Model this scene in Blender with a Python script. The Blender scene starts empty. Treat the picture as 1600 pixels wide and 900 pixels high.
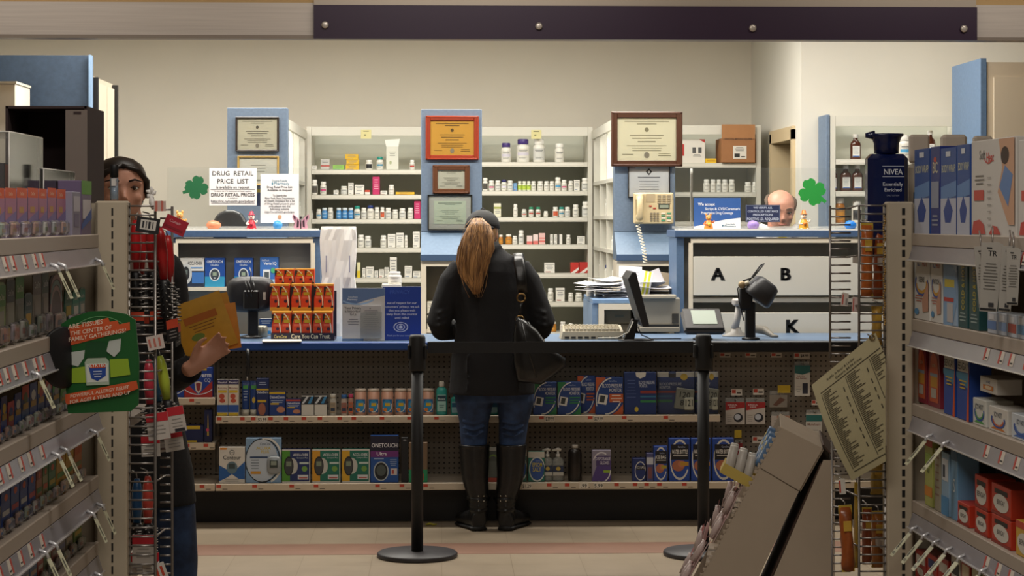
import bpy, bmesh, math, random
from mathutils import Vector, Matrix
random.seed(7)
PI = math.pi
SC = bpy.context.scene
COL = SC.collection

# ------------------------------------------------------------------ camera
FPX = 3200.0                       # focal length for a 1600 px wide frame
YAW = math.atan(110 / FPX)
CAMZ = 1.5
cd = bpy.data.cameras.new('camera'); cd.sensor_width = 36; cd.lens = FPX / 1600 * 36
cd.shift_y = -110 / 1600; cd.clip_start = 0.1; cd.clip_end = 100
cam = bpy.data.objects.new('camera', cd); COL.objects.link(cam)
cam.location = (0, 0, CAMZ); cam.rotation_euler = (PI / 2, 0, -YAW)
SC.camera = cam

# ------------------------------------------------------------------ light and exposure
vs = SC.view_settings
vs.view_transform = 'Standard'; vs.look = 'None'; vs.gamma = 1; vs.use_curve_mapping = False
vs.exposure = 0.0
w = bpy.data.worlds.new('world'); SC.world = w; w.use_nodes = True
w.node_tree.nodes['Background'].inputs[0].default_value = (1.0, 0.86, 0.72, 1)
w.node_tree.nodes['Background'].inputs[1].default_value = 0.035

def area(name, loc, sx, sy, power, col, rot=(0, 0, 0)):
    l = bpy.data.lights.new(name, 'AREA'); l.shape = 'RECTANGLE'; l.size = sx; l.size_y = sy
    l.energy = power; l.color = col
    o = bpy.data.objects.new(name, l); COL.objects.link(o); o.location = loc; o.rotation_euler = rot
    return o
WARM = (1.0, 0.93, 0.84)
# fluorescent fittings over the dispensary, behind the header
TUBE = (1.0, 0.955, 0.865)
for x in (-2.6, -0.9, 0.8):
    area('pharmacy_tube_light', (x, 11.7, 2.87), 1.2, 0.5, 44, TUBE)
area('pharmacy_tube_light', (2.8, 11.1, 2.87), 1.2, 0.4, 11, TUBE)
for x in (-1.3, 0.2, 1.7):
    area('pharmacy_tube_light', (x, 10.25, 2.87), 1.2, 0.3, 42, TUBE)
# lamps added only to brighten the header band, no such fittings there
for x in (-2.2, 0.2, 2.6):
    area('added_header_light', (x, 8.2, 3.3), 1.6, 0.12, 4.2, WARM, (math.radians(62), 0, 0)).data.spread = math.radians(95)
# weak ceiling fittings over the shop floor
for x, y, e in ((-0.2, 7.0, 24), (-0.1, 3.2, 34), (-0.1, 0.5, 36)):
    area('shop_ceiling_light', (x, y, 3.3), 1.6, 0.6, e, WARM)

# ------------------------------------------------------------------ pixels -> points at their real depth
_R = Vector((math.cos(YAW), -math.sin(YAW), 0)); _F = Vector((math.sin(YAW), math.cos(YAW), 0))
def P(px, py, Y):
    d = _F + _R * ((px - 800) / FPX) + Vector((0, 0, 1)) * (-(py - 340) / FPX)
    return Vector((0, 0, CAMZ)) + d * (Y / d.y)
def X(px, Y): return P(px, 340, Y).x
def Z(py, Y): return CAMZ - (py - 340) * Y / FPX
def U(n, Y): return n * Y / FPX
def Yat(px, X0):                    # depth at which the vertical plane x = X0 shows at column px
    d = _F + _R * ((px - 800) / FPX)
    return X0 * d.y / d.x

# ------------------------------------------------------------------ materials
_M = {}
def lin(h):
    if isinstance(h, str):
        h = h.lstrip('#'); c = [int(h[i:i + 2], 16) / 255 for i in (0, 2, 4)]
    else: c = h
    return tuple(((x / 12.92) if x <= .04045 else ((x + .055) / 1.055) ** 2.4) for x in c)
def M(col, rough=.5, metal=0, noise=0, nscale=40, emit=0, alpha=1, bump=0, coat=0, name=None):
    k = (col, rough, metal, noise, nscale, emit, alpha, bump, coat)
    if k in _M: return _M[k]
    m = bpy.data.materials.new(name or ('surface_' + str(col).strip('#'))); m.use_nodes = True
    nt = m.node_tree; b = nt.nodes['Principled BSDF']
    c = (*lin(col), 1)
    b.inputs['Base Color'].default_value = c
    b.inputs['Roughness'].default_value = rough; b.inputs['Metallic'].default_value = metal
    if coat: b.inputs['Coat Weight'].default_value = coat
    if noise or bump:
        tc = nt.nodes.new('ShaderNodeTexCoord'); n = nt.nodes.new('ShaderNodeTexNoise')
        n.inputs['Scale'].default_value = nscale; n.inputs['Detail'].default_value = 5
        nt.links.new(tc.outputs['Object'], n.inputs['Vector'])
        if noise:
            r = nt.nodes.new('ShaderNodeMapRange'); r.inputs[1].default_value = .25; r.inputs[2].default_value = .75
            r.inputs[3].default_value = 1 - noise; r.inputs[4].default_value = 1 + noise
            h = nt.nodes.new('ShaderNodeHueSaturation'); h.inputs['Color'].default_value = c
            nt.links.new(n.outputs['Fac'], r.inputs[0]); nt.links.new(r.outputs[0], h.inputs['Value'])
            nt.links.new(h.outputs[0], b.inputs['Base Color'])
        if bump:
            bp = nt.nodes.new('ShaderNodeBump'); bp.inputs['Strength'].default_value = bump; bp.inputs['Distance'].default_value = .01
            nt.links.new(n.outputs['Fac'], bp.inputs['Height']); nt.links.new(bp.outputs[0], b.inputs['Normal'])
    if emit:
        b.inputs['Emission Color'].default_value = c; b.inputs['Emission Strength'].default_value = emit
    if alpha < 1: b.inputs['Alpha'].default_value = alpha
    _M[k] = m
    return m
def clear_plastic(tint='#e9eef0', fac=.12, rough=.08):
    k = ('clear', tint, fac, rough)
    if k in _M: return _M[k]
    m = bpy.data.materials.new('clear_plastic'); m.use_nodes = True; nt = m.node_tree
    nt.nodes.remove(nt.nodes['Principled BSDF'])
    t = nt.nodes.new('ShaderNodeBsdfTransparent'); g = nt.nodes.new('ShaderNodeBsdfGlossy'); d = nt.nodes.new('ShaderNodeBsdfDiffuse')
    t.inputs[0].default_value = (.97, .98, .98, 1)
    g.inputs['Roughness'].default_value = rough; d.inputs[0].default_value = (*lin(tint), 1)
    f = nt.nodes.new('ShaderNodeFresnel'); f.inputs[0].default_value = 1.35
    a = nt.nodes.new('ShaderNodeMixShader'); b = nt.nodes.new('ShaderNodeMixShader'); a.inputs[0].default_value = fac
    nt.links.new(t.outputs[0], a.inputs[1]); nt.links.new(d.outputs[0], a.inputs[2])
    nt.links.new(f.outputs[0], b.inputs[0]); nt.links.new(a.outputs[0], b.inputs[1]); nt.links.new(g.outputs[0], b.inputs[2])
    nt.links.new(b.outputs[0], nt.nodes['Material Output'].inputs[0])
    _M[k] = m
    return m

WHITE = M('#e9e7e0', .5); STEEL = M('#b7ab98', .42, 0, .03, 30); WIRE = M('#8f8a86', .3, .7)
BLACK = M('#101013', .5); BLUE_LAM = M('#66788f', .55, 0, .12, 60, name='blue_laminate')
CREAM = M('#cfc6b4', .5); SHELFW = M('#d3d1c6', .45)

# ------------------------------------------------------------------ text outlines (built-in font), cached
_T = {}
def text_geo(s):
    if s in _T: return _T[s]
    cu = bpy.data.curves.new('t', 'FONT'); cu.body = s; cu.size = 1; cu.resolution_u = 2; cu.offset = .012
    cu.align_x = 'CENTER'
    o = bpy.data.objects.new('t', cu); COL.objects.link(o)
    bpy.context.view_layer.update()
    me = o.evaluated_get(bpy.context.evaluated_depsgraph_get()).to_mesh()
    v = [(p.co.x, p.co.y) for p in me.vertices]; f = [tuple(q.vertices) for q in me.polygons]
    bpy.data.objects.remove(o); bpy.data.curves.remove(cu)
    if v:
        x0 = min(a[0] for a in v); x1 = max(a[0] for a in v)
        v = [(a - (x0 + x1) / 2, b) for a, b in v]; w_ = x1 - x0
    else: w_ = 1
    _T[s] = (v, f, w_)
    return _T[s]

# ------------------------------------------------------------------ mesh builder
class MB:
    def __init__(s): s.v = []; s.f = []; s.m = []; s.mats = []; s.sm = []
    def mi(s, m):
        if m not in s.mats: s.mats.append(m)
        return s.mats.index(m)
    def add(s, vs, fs, m, smooth=False, T=None):
        b = len(s.v); k = s.mi(m)
        for p in vs:
            p = Vector(p)
            if T is not None: p = T @ p
            s.v.append(tuple(p))
        for f in fs: s.f.append(tuple(i + b for i in f)); s.m.append(k); s.sm.append(smooth)
        return s
    def box(s, c, d, m, bev=0, T=None):
        x, y, z = c; a, b, h = d[0] / 2, d[1] / 2, d[2] / 2
        if bev <= 0:
            vs = [(x + i * a, y + j * b, z + k * h) for i in (-1, 1) for j in (-1, 1) for k in (-1, 1)]
            return s.add(vs, [(0, 1, 3, 2), (4, 6, 7, 5), (0, 4, 5, 1), (2, 3, 7, 6), (0, 2, 6, 4), (1, 5, 7, 3)], m, False, T)
        e = min(bev, a * .9, b * .9, h * .9)
        vs = []; idx = {}
        for i in (-1, 1):
            for j in (-1, 1):
                for k in (-1, 1):
                    for ax in range(3):
                        p = [x + i * (a - (e if ax != 0 else 0)), y + j * (b - (e if ax != 1 else 0)), z + k * (h - (e if ax != 2 else 0))]
                        idx[(i, j, k, ax)] = len(vs); vs.append(p)
        fs = []
        for i in (-1, 1):
            fs.append([idx[(i, j, k, 0)] for j, k in ((-1, -1), (1, -1), (1, 1), (-1, 1))][::i])
            fs.append([idx[(j, i, k, 1)] for j, k in ((-1, -1), (-1, 1), (1, 1), (1, -1))][::i])
            fs.append([idx[(j, k, i, 2)] for j, k in ((-1, -1), (1, -1), (1, 1), (-1, 1))][::i])
        for i in (-1, 1):
            for j in (-1, 1):
                q = [idx[(i, j, -1, 0)], idx[(i, j, 1, 0)], idx[(i, j, 1, 1)], idx[(i, j, -1, 1)]]; fs.append(q[::-i * j])
                q = [idx[(i, -1, j, 0)], idx[(i, 1, j, 0)], idx[(i, 1, j, 2)], idx[(i, -1, j, 2)]]; fs.append(q[::i * j])
                q = [idx[(-1, i, j, 1)], idx[(1, i, j, 1)], idx[(1, i, j, 2)], idx[(-1, i, j, 2)]]; fs.append(q[::-i * j])
                for k in (-1, 1):
                    q = [idx[(i, j, k, 0)], idx[(i, j, k, 1)], idx[(i, j, k, 2)]]; fs.append(q[::i * j * k])
        return s.add(vs, fs, m, False, T)
    def lathe(s, prof, m, n=20, c=(0, 0, 0), T=None, smooth=True, sx=1, sy=1):
        vs = []; fs = []
        for r, z in prof:
            for i in range(n):
                a = 2 * PI * i / n; vs.append((c[0] + r * math.cos(a) * sx, c[1] + r * math.sin(a) * sy, c[2] + z))
        for k in range(len(prof) - 1):
            for i in range(n):
                j = (i + 1) % n; fs.append((k * n + i, k * n + j, (k + 1) * n + j, (k + 1) * n + i))
        if prof[0][0] > 1e-6: fs.append(tuple(range(n))[::-1])
        if prof[-1][0] > 1e-6: fs.append(tuple((len(prof) - 1) * n + i for i in range(n)))
        return s.add(vs, fs, m, smooth, T)
    def cyl(s, c, r, h, m, n=20, T=None, smooth=True): return s.lathe([(r, 0), (r, h)], m, n, c, T, smooth)
    def tube(s, pts, r, m, n=8, smooth=True, T=None, flat=1.0, up=None):
        pts = [Vector(p) for p in pts]; k = len(pts)
        rs = r if isinstance(r, (list, tuple)) else [r] * k
        vs = []; fs = []; prev = None
        for i, p in enumerate(pts):
            t = (pts[min(i + 1, k - 1)] - pts[max(i - 1, 0)]).normalized()
            if prev is None:
                a = Vector(up) if up else (Vector((0, 0, 1)) if abs(t.z) < .9 else Vector((0, 1, 0)))
                u = (a - t * a.dot(t)).normalized()
            else: u = (prev - t * prev.dot(t)).normalized()
            prev = u; q = t.cross(u)
            rr = rs[i]; ra, rb = rr if isinstance(rr, (list, tuple)) else (rr, rr * flat)
            for j in range(n):
                a = 2 * PI * j / n; vs.append(p + u * (ra * math.cos(a)) + q * (rb * math.sin(a)))
        for i in range(k - 1):
            for j in range(n):
                l = (j + 1) % n; fs.append((i * n + j, i * n + l, (i + 1) * n + l, (i + 1) * n + j))
        fs.append(tuple(range(n))[::-1]); fs.append(tuple((k - 1) * n + j for j in range(n)))
        return s.add(vs, fs, m, smooth, T)
    def prism(s, pts, y0, y1, m, T=None):          # outline in x,z extruded over y
        n = len(pts)
        vs = [(x, y0, z) for x, z in pts] + [(x, y1, z) for x, z in pts]
        fs = [tuple(range(n)), tuple(range(n, 2 * n))[::-1]] + [(i, i + n, (i + 1) % n + n, (i + 1) % n) for i in range(n)]
        return s.add(vs, fs, m, False, T)
    def ball(s, c, r, m, n=14, k=9, T=None):
        if not isinstance(r, (tuple, list)): r = (r, r, r)
        vs = []; fs = []
        for i in range(1, k):
            t = PI * i / k
            for j in range(n):
                a = 2 * PI * j / n; vs.append((c[0] + r[0] * math.sin(t) * math.cos(a), c[1] + r[1] * math.sin(t) * math.sin(a), c[2] - r[2] * math.cos(t)))
        vs.append((c[0], c[1], c[2] - r[2])); vs.append((c[0], c[1], c[2] + r[2])); A = len(vs) - 2
        for i in range(k - 2):
            for j in range(n):
                l = (j + 1) % n; fs.append((i * n + j, i * n + l, (i + 1) * n + l, (i + 1) * n + j))
        for j in range(n):
            l = (j + 1) % n; fs.append((A, l, j)); fs.append((A + 1, (k - 2) * n + j, (k - 2) * n + l))
        return s.add(vs, fs, m, True, T)
    def art(s, w_, h_, items, y=0, x0=None, z0=0, T=None, back=False):
        """flat printing on the face y (facing -y); unit coords 0..1 across and up"""
        x0 = -w_ / 2 if x0 is None else x0; cl = lambda q: min(1, max(0, q))
        for n_, it in enumerate(items):
            yy = y - .0005 * (n_ * .35 + 1); k = it[0]
            if k == 'r':
                _, a, b, c, d, col = it; pts = [(a, b), (c, b), (c, d), (a, d)]
            elif k == 'p': _, pts, col = it
            elif k == 'e':
                _, cx, cz, rx, rz, col = it; pts = [(cl(cx + rx * math.cos(2 * PI * i / 24)), cl(cz + rz * math.sin(2 * PI * i / 24))) for i in range(24)]
            elif k == 'a':      # arc band: cx,cz,rx,rz,width,a0,a1,col
                _, cx, cz, rx, rz, wd, a0, a1, col = it; N = 18
                A_ = [math.radians(a0 + (a1 - a0) * i / N) for i in range(N + 1)]
                vs = [(x0 + w_ * cl(cx + (rx - e) * math.cos(t)), yy, z0 + h_ * cl(cz + (rz - e) * math.sin(t))) for e in (0, wd) for t in A_]
                s.add(vs, [(i, i + 1, i + N + 2, i + N + 1) for i in range(N)], M(col, .5), False, T); continue
            elif k == 't':      # cx, baseline z, letter height (fraction of h), text, col, [max width fraction]
                cx, cz, th, tx, col = it[1:6]; v, f, tw = text_geo(tx)
                sz = th * h_ / .73; sxx = sz
                if len(it) > 6 and it[6] and tw * sxx > it[6] * w_: sxx = it[6] * w_ / tw
                s.add([(x0 + w_ * cx + a * sxx, yy, z0 + h_ * cz + b * sz) for a, b in v], f, M(col, .5), False, T); continue
            elif k == 'l':      # x0,x1,z,n,gap,thick,col  : lines of small print, ragged
                _, a, b, z, n, gap, th, col = it; R = random.Random(n * 31 + int(a * 100))
                for q in range(n):
                    m_ = (1 - R.random() * .35) * (b - a); c_ = (a + b) / 2
                    ps = [(c_ - m_ / 2, z - q * gap), (c_ + m_ / 2, z - q * gap), (c_ + m_ / 2, z - q * gap + th), (c_ - m_ / 2, z - q * gap + th)]
                    s.add([(x0 + w_ * i, yy, z0 + h_ * j) for i, j in ps], [(0, 1, 2, 3)], M(col, .5), False, T)
                continue
            s.add([(x0 + w_ * i, yy, z0 + h_ * j) for i, j in pts], [tuple(range(len(pts)))], M(col, .5), False, T)
        return s
    def mesh(s, name):
        me = bpy.data.meshes.new(name); me.from_pydata(s.v, [], s.f)
        for m in s.mats: me.materials.append(m)
        me.polygons.foreach_set('material_index', s.m); me.polygons.foreach_set('use_smooth', s.sm)
        me.update(); return me
    def build(s, name, parent=None, **kw):
        o = bpy.data.objects.new(name, s.mesh(name)); COL.objects.link(o)
        if parent is not None: o.parent = parent
        for k, v in kw.items(): o[k] = v
        return o

def tag(o, label, cat, group=None):
    o['label'] = label; o['category'] = cat
    if group: o['group'] = group
    return o
def thing(name, loc, label, cat, group=None, rz=0):
    o = bpy.data.objects.new(name, None); COL.objects.link(o); o.location = loc; o.rotation_euler = (0, 0, rz)
    o.empty_display_size = .05
    return tag(o, label, cat, group)
KIDS = {}
def dup(root, loc=None, label=None, group=None, rz=None, scale=None, cat=None):
    r = root.copy(); COL.objects.link(r)
    if loc is not None: r.location = loc
    if rz is not None: r.rotation_euler = (0, 0, rz)
    if scale is not None: r.scale = scale
    if label: r['label'] = label
    if group: r['group'] = group
    if cat: r['category'] = cat
    def rec(a, b):
        for ch in KIDS.get(a.name, []):
            c = ch.copy(); COL.objects.link(c); c.parent = b; rec(ch, c)
    rec(root, r)
    return r
def regkids(root):
    """remember the children once so that copies do not scan the scene"""
    def rec(o):
        ks = list(o.children)
        if ks: KIDS[o.name] = ks
        for k in ks: rec(k)
    rec(root); return root
def struct(mb, name): return mb.build(name, kind='structure')
TR = Matrix.Translation
def RX(d): return Matrix.Rotation(math.radians(d), 4, 'X')
def RY(d): return Matrix.Rotation(math.radians(d), 4, 'Y')
def RZ(d): return Matrix.Rotation(math.radians(d), 4, 'Z')
def remesh(o, vox=.008, smooth=6):
    r = o.modifiers.new('r', 'REMESH'); r.mode = 'VOXEL'; r.voxel_size = vox; r.use_smooth_shade = True
    s_ = o.modifiers.new('s', 'SMOOTH'); s_.factor = .5; s_.iterations = smooth
    return o
# ================================================================== room shell
# floor: large sand coloured vinyl tiles with darker inlaid bands
fm = bpy.data.materials.new('vinyl_floor'); fm.use_nodes = True; nt = fm.node_tree; b = nt.nodes['Principled BSDF']
tc = nt.nodes.new('ShaderNodeTexCoord'); br = nt.nodes.new('ShaderNodeTexBrick'); br.offset = 0
br.inputs['Scale'].default_value = 1; br.inputs['Brick Width'].default_value = .305; br.inputs['Row Height'].default_value = .305
br.inputs['Mortar Size'].default_value = .0015; br.inputs['Color1'].default_value = (*lin('#a39480'), 1)
br.inputs['Color2'].default_value = (*lin('#9d8e7a'), 1); br.inputs['Mortar'].default_value = (*lin('#8a7a66'), 1)
ns = nt.nodes.new('ShaderNodeTexNoise'); ns.inputs['Scale'].default_value = 9; ns.inputs['Detail'].default_value = 8
hs = nt.nodes.new('ShaderNodeHueSaturation'); mr = nt.nodes.new('ShaderNodeMapRange')
mr.inputs[3].default_value = .86; mr.inputs[4].default_value = 1.12
nt.links.new(tc.outputs['Object'], br.inputs['Vector']); nt.links.new(tc.outputs['Object'], ns.inputs['Vector'])
nt.links.new(ns.outputs['Fac'], mr.inputs[0]); nt.links.new(mr.outputs[0], hs.inputs['Value'])
nt.links.new(br.outputs['Color'], hs.inputs['Color']); nt.links.new(hs.outputs[0], b.inputs['Base Color'])
b.inputs['Roughness'].default_value = .33
struct(MB().box((0, 6.0, -.05), (12, 18, .1), fm), 'floor')
PINK = M('#957464', .35, 0, .08, 9, name='inlaid_tile_band')
for i, (y, d) in enumerate(((9.28, .30), (7.9, .14))):
    struct(MB().box((0, y, .0006), (12, d, .0012), PINK), 'trim_%d' % (i + 1))
WALL = M('#d9d4c8', .85, 0, .02, 3, name='painted_wall'); WALLR = M('#d9d6cc', .85, 0, .02, 3, name='painted_wall_pale')
CEIL = M('#cfc9bc', .9, 0, .03, 30, name='ceiling_tile')
YB = 13.95
XS = X(1252, 12.0)
struct(MB().box(((-6 + XS) / 2, YB + .05, 1.5), (6 + XS, .1, 3.0), WALL), 'wall_back')
# side wall with the door opening, built of three blocks
YD0, YD1 = Yat(1243, XS), Yat(1207, XS); ZD = 2.03
m = MB(); m.box((XS + .05, (12 + YD0) / 2, 1.5), (.1, YD0 - 12, 3.0), WALLR)
m.box((XS + .05, (YD1 + YB) / 2, 1.5), (.1, YB - YD1, 3.0), WALLR)
m.box((XS + .05, (YD0 + YD1) / 2, (ZD + 3) / 2), (.1, YD1 - YD0, 3 - ZD), WALLR); struct(m, 'wall_side')
struct(MB().box(((XS + .1 + 6) / 2, 12.05, 1.5), (6 - XS - .1, .1, 3.0), WALLR), 'wall_right_rear')
# door: frame and a leaf standing ajar into the room behind
DF = M('#cbb894', .5)
m = MB()
for y in (YD0 + .03, YD1 - .03): m.box((XS + .05, y, ZD / 2), (.14, .06, ZD), DF)
m.box((XS + .05, (YD0 + YD1) / 2, ZD - .02), (.14, YD1 - YD0, .08), DF)
d = struct(m, 'door_1')
m = MB().box((0, 0, 0), (.7, .04, 1.94), M('#b09a78', .5)); lf = m.build('door_leaf', d); lf.location = (XS + .52, YD1 - .10, .98)
hd = MB().tube([(.28, -.02, -.02), (.28, -.06, -.02), (.18, -.06, -.02)], .009, M('#9a9488', .3, .8)).build('door_handle', lf)
struct(MB().box((XS + 1.1, 13.98, 1.5), (1.9, .06, 3.0), M('#8c8374', .9)), 'wall_far')
# outer shell of the shop
struct(MB().box((-6, 6, 1.75), (.1, 18, 3.5), WALL), 'wall_left')
struct(MB().box((6, 4.5, 1.75), (.1, 15, 3.5), WALL), 'wall_right')
struct(MB().box((0, -3, 1.75), (12, .1, 3.5), WALL), 'wall_front')
struct(MB().box((0, 11.85, 2.95), (12, 4.4, .1), CEIL), 'ceiling')
m = MB()
m.box((0, 3.3, 3.45), (12, 12.7, .1), CEIL); struct(m, 'ceiling_shop')
# header: sheet metal band with a purple sign panel, buff bulkhead above it
YH = 9.65
ALU = bpy.data.materials.new('brushed_aluminium'); ALU.use_nodes = True; nt = ALU.node_tree; b = nt.nodes['Principled BSDF']
b.inputs['Metallic'].default_value = .1; b.inputs['Roughness'].default_value = .42
tc = nt.nodes.new('ShaderNodeTexCoord'); mp = nt.nodes.new('ShaderNodeMapping'); mp.inputs['Scale'].default_value = (1.2, 1, 60)
ns = nt.nodes.new('ShaderNodeTexNoise'); ns.inputs['Scale'].default_value = 2
cr = nt.nodes.new('ShaderNodeValToRGB'); cr.color_ramp.elements[0].color = (*lin('#b9aea6'), 1); cr.color_ramp.elements[1].color = (*lin('#d6ccc2'), 1)
nt.links.new(tc.outputs['Object'], mp.inputs[0]); nt.links.new(mp.outputs[0], ns.inputs['Vector'])
nt.links.new(ns.outputs['Fac'], cr.inputs[0]); nt.links.new(cr.outputs[0], b.inputs['Base Color'])
zb, zt = Z(57, YH), Z(5, YH)
struct(MB().box((0, YH + .12, (zt + 3.45) / 2 + .0), (12, .16, 3.45 - zt), M('#b99a6b', .8)), 'wall_bulkhead')
m = MB(); m.box((0, YH + .04, (zb + zt) / 2), (12, .08, zt - zb), ALU); m.box((0, YH + .03, zb - .006), (12, .1, .016), M('#8d8176', .45, .3))
fs_ = thing('sign_header', (0, 0, 0), 'long brushed metal header band hung across the whole pharmacy opening', 'sign header')
m.build('header_band', fs_)
xa, xb = X(491, YH), X(1523, YH); za, zc = Z(61, YH - .03), Z(9, YH - .03)
MB().box(((xa + xb) / 2, YH + .02, zc + .02), (xb - xa, .09, .035), M('#b3a697', .4, .3)).build('top_rail', fs_)
MB().box(((xa + xb) / 2, YH - .03, (za + zc) / 2), (xb - xa, .03, zc - za), M('#2b1230', .45, 0, .03, 20, name='purple_panel')).build('purple_sign_panel', fs_)
for px, py in ((508, 39), (842, 41), (1176, 44), (1506, 45)):
    p = P(px, py, YH - .05)
    MB().lathe([(.017, 0), (.017, .006), (.012, .010), (.008, .011)], M('#cfc6bd', .3, .5), 16, T=TR(p) @ RX(90)).build('mounting_bolt', fs_)
zt = None
# ================================================================== counter
YC = 10.05; YP = 10.30
XL_, XR_ = X(140, YC), X(1420, YC)
ct = thing('pharmacy_counter', (0, 0, 0), 'long pharmacy counter with blue top and black front edge over a pegboard base', 'counter')
TOPB = M('#5f7591', .35, 0, .10, 80, name='blue_countertop')
zt_ = .891
XM = X(668, YC)
m = MB()
m.box(((XL_ + XR_) / 2, (YC + 10.75) / 2 + .01, zt_ - .02), (XR_ - XL_, 10.75 - YC - .02, .04), TOPB, .003)
m.build('counter_top', ct)
MB().box(((XL_ + XM) / 2, YC, zt_ - .02), (XM - XL_, .03, .042), M('#24488c', .3), .006).build('blue_front_edge', ct, label='blue front edging')
MB().box(((XR_ + XM) / 2, YC - .001, zt_ - .026), (XR_ - XM, .034, .054), M('#0b0c12', .35), .006).build('black_front_edge', ct, label='black front edging')
# pegboard with real dark holes via shader on object coords
PEG = bpy.data.materials.new('pegboard'); PEG.use_nodes = True; nt = PEG.node_tree; b = nt.nodes['Principled BSDF']
tc = nt.nodes.new('ShaderNodeTexCoord'); sp = nt.nodes.new('ShaderNodeSeparateXYZ'); nt.links.new(tc.outputs['Object'], sp.inputs[0])
def mathn(op, a, b_=None, c=None):
    n = nt.nodes.new('ShaderNodeMath'); n.operation = op
    for i, q in enumerate((a, b_, c)):
        if q is None: continue
        if isinstance(q, (int, float)): n.inputs[i].default_value = q
        else: nt.links.new(q, n.inputs[i])
    return n.outputs[0]
def cell(o): return mathn('SUBTRACT', mathn('FRACT', mathn('DIVIDE', o, .0254)), .5)
r2 = mathn('ADD', mathn('POWER', cell(sp.outputs[0]), 2), mathn('POWER', cell(sp.outputs[2]), 2))
hole = mathn('LESS_THAN', r2, .030)
mx = nt.nodes.new('ShaderNodeMix'); mx.data_type = 'RGBA'; nt.links.new(hole, mx.inputs['Factor'])
mx.inputs[6].default_value = (*lin('#8f8578'), 1); mx.inputs[7].default_value = (*lin('#14110f'), 1)
nt.links.new(mx.outputs[2], b.inputs['Base Color']); b.inputs['Roughness'].default_value = .6
m = MB(); m.box(((XL_ + XR_) / 2, YP + .012, (.2 + .83) / 2 + .005), (XR_ - XL_, .02, .64), PEG)
m.build('pegboard_back', ct)
for px in (338, 1112):
    MB().box((X(px, YP) , YP - .008, .53), (.03, .022, .62), M('#8f8578', .5)).box((X(px, YP), YP - .0195, .53), (.005, .002, .6), M('#1c1916', .6)).build('slotted_upright', ct)
MB().box(((XL_ + XR_) / 2, 10.24, .1), (XR_ - XL_, .22, .2), M('#0d0d12', .5)).build('kick_base', ct)
MB().box(((XL_ + XR_) / 2, 10.135, .17), (XR_ - XL_, .012, .05), M('#161318', .45)).build('base_rail', ct)
MB().box(((XL_ + XR_) / 2, 10.55, .43), (XR_ - XL_, .42, .84), M('#9a9184', .6)).build('carcass', ct)
LIP = M('#c4b6a1', .45); TAGR = M('#b8402c', .5); TAGW = M('#d8cfbf', .5)
def counter_shelf(x0, x1, z, yf, nm, tags=(), prices=()):
    s = MB().box(((x0 + x1) / 2, (yf + YP) / 2, z - .006), (x1 - x0, YP - yf - .002, .012), M('#ab9f8e', .5)).box(((x0 + x1) / 2, yf - .004, z - .0175), (x1 - x0, .008, .034), LIP, .002)
    so = s.build('shelf', ct)
    for px in tags:
        a = X(px, yf)
        MB().box((a, yf - .0088, z - .012), (.022, .0012, .014), TAGR).box((a + .03, yf - .0086, z - .025), (.024, .0008, .003), M('#4a4038', .6)).build('price_tag', so)
    for px, t in prices:
        mm = MB(); mm.box((0, 0, 0), (.045, .001, .03), TAGW); mm.art(.045, .03, [('t', .5, .2, .6, t, '#1a1714', .92)], y=-.0006, z0=-.015)
        o = mm.build('price_ticket', so); o.location = (X(px, yf), yf - .0105, z - .016)
    return so
UP = Z(649, 10.0); LO = Z(754, 9.95)
xu0, xu1 = X(337, 10.0), X(1125, 10.0)
counter_shelf(xu0, xu1, UP, 10.0, 'upper', [343, 379, 396, 423, 447, 475, 500, 531, 553, 597, 640, 682, 846, 922, 975, 1040], [(410, '$3.99'), (859, '$39.99'), (935, '$29.99')])
counter_shelf(X(337, 9.95), X(1155, 9.95), LO, 9.95, 'lower', [342, 398, 456, 494, 590, 628, 665, 858, 886, 908, 963, 992, 1010, 1030, 1069], [(823, '$1.29'), (912, '.99'), (935, '5.99')])
counter_shelf(XL_ + .02, X(336, 10.0), Z(620, 10.0), 10.0, 'left upper', [300])
counter_shelf(XL_ + .02, X(336, 10.0), Z(690, 10.0), 10.0, 'left middle', [293, 322])
counter_shelf(XL_ + .02, X(336, 9.95), LO, 9.95, 'left lower', [316])
counter_shelf(X(1157, 9.95), XR_ - .02, LO, 9.95, 'right lower', [1180, 1230])
# ================================================================== dispensary furniture
BACKP = M('#c6c8ba', .6); YS0, YS1 = 13.45, 13.90
def shelving(label, x0, x1, ztop, ys, Y0, Y1, shelf_px_Y, skip_header=False):
    u = thing('shelving_unit', ((x0 + x1) / 2, Y0, 0), label, 'shelving', 'white shelving against the dispensary walls')
    w_ = x1 - x0; dd = Y1 - Y0
    MB().box((0, dd - .008, ztop / 2), (w_ - .002, .016, ztop), BACKP).build('back_panel', u)
    for sx in (-1, 1): MB().box((sx * (w_ / 2 - .016), dd / 2 - .01, ztop / 2), (.03, dd - .02, ztop), SHELFW).build('side_upright', u)
    MB().box((0, .012, ztop - .03), (w_ - .064, .02, .058), SHELFW).build('header_rail', u)
    for y in ys:
        z = Z(y, shelf_px_Y)
        s = MB().box((0, dd / 2 - .006, z - .008), (w_ - .066, dd - .04, .014), SHELFW).box((0, .003, z - .016), (w_ - .066, .01, .03), SHELFW)
        R = random.Random(int(y)); so = s.build('shelf', u)
        MB().box((0, -.0026, z - .016), (w_ - .12, .001, .012), M('#dedbd0', .5)).build('price_strip', so)
    return u
rowsL = [265, 304, 342, 387, 434, 480, 522]; rowsR = [253, 298, 339, 382, 427, 472, 519]
A0, A1 = X(479, YS0), X(704, YS0); B0, B1 = X(706, YS0), X(926, YS0)
shelving('white rear shelving bay left of the centre blue column, pill bottles on it', A0, A1, Z(198, YS0), rowsL, YS0, YS1, YS0)
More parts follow.
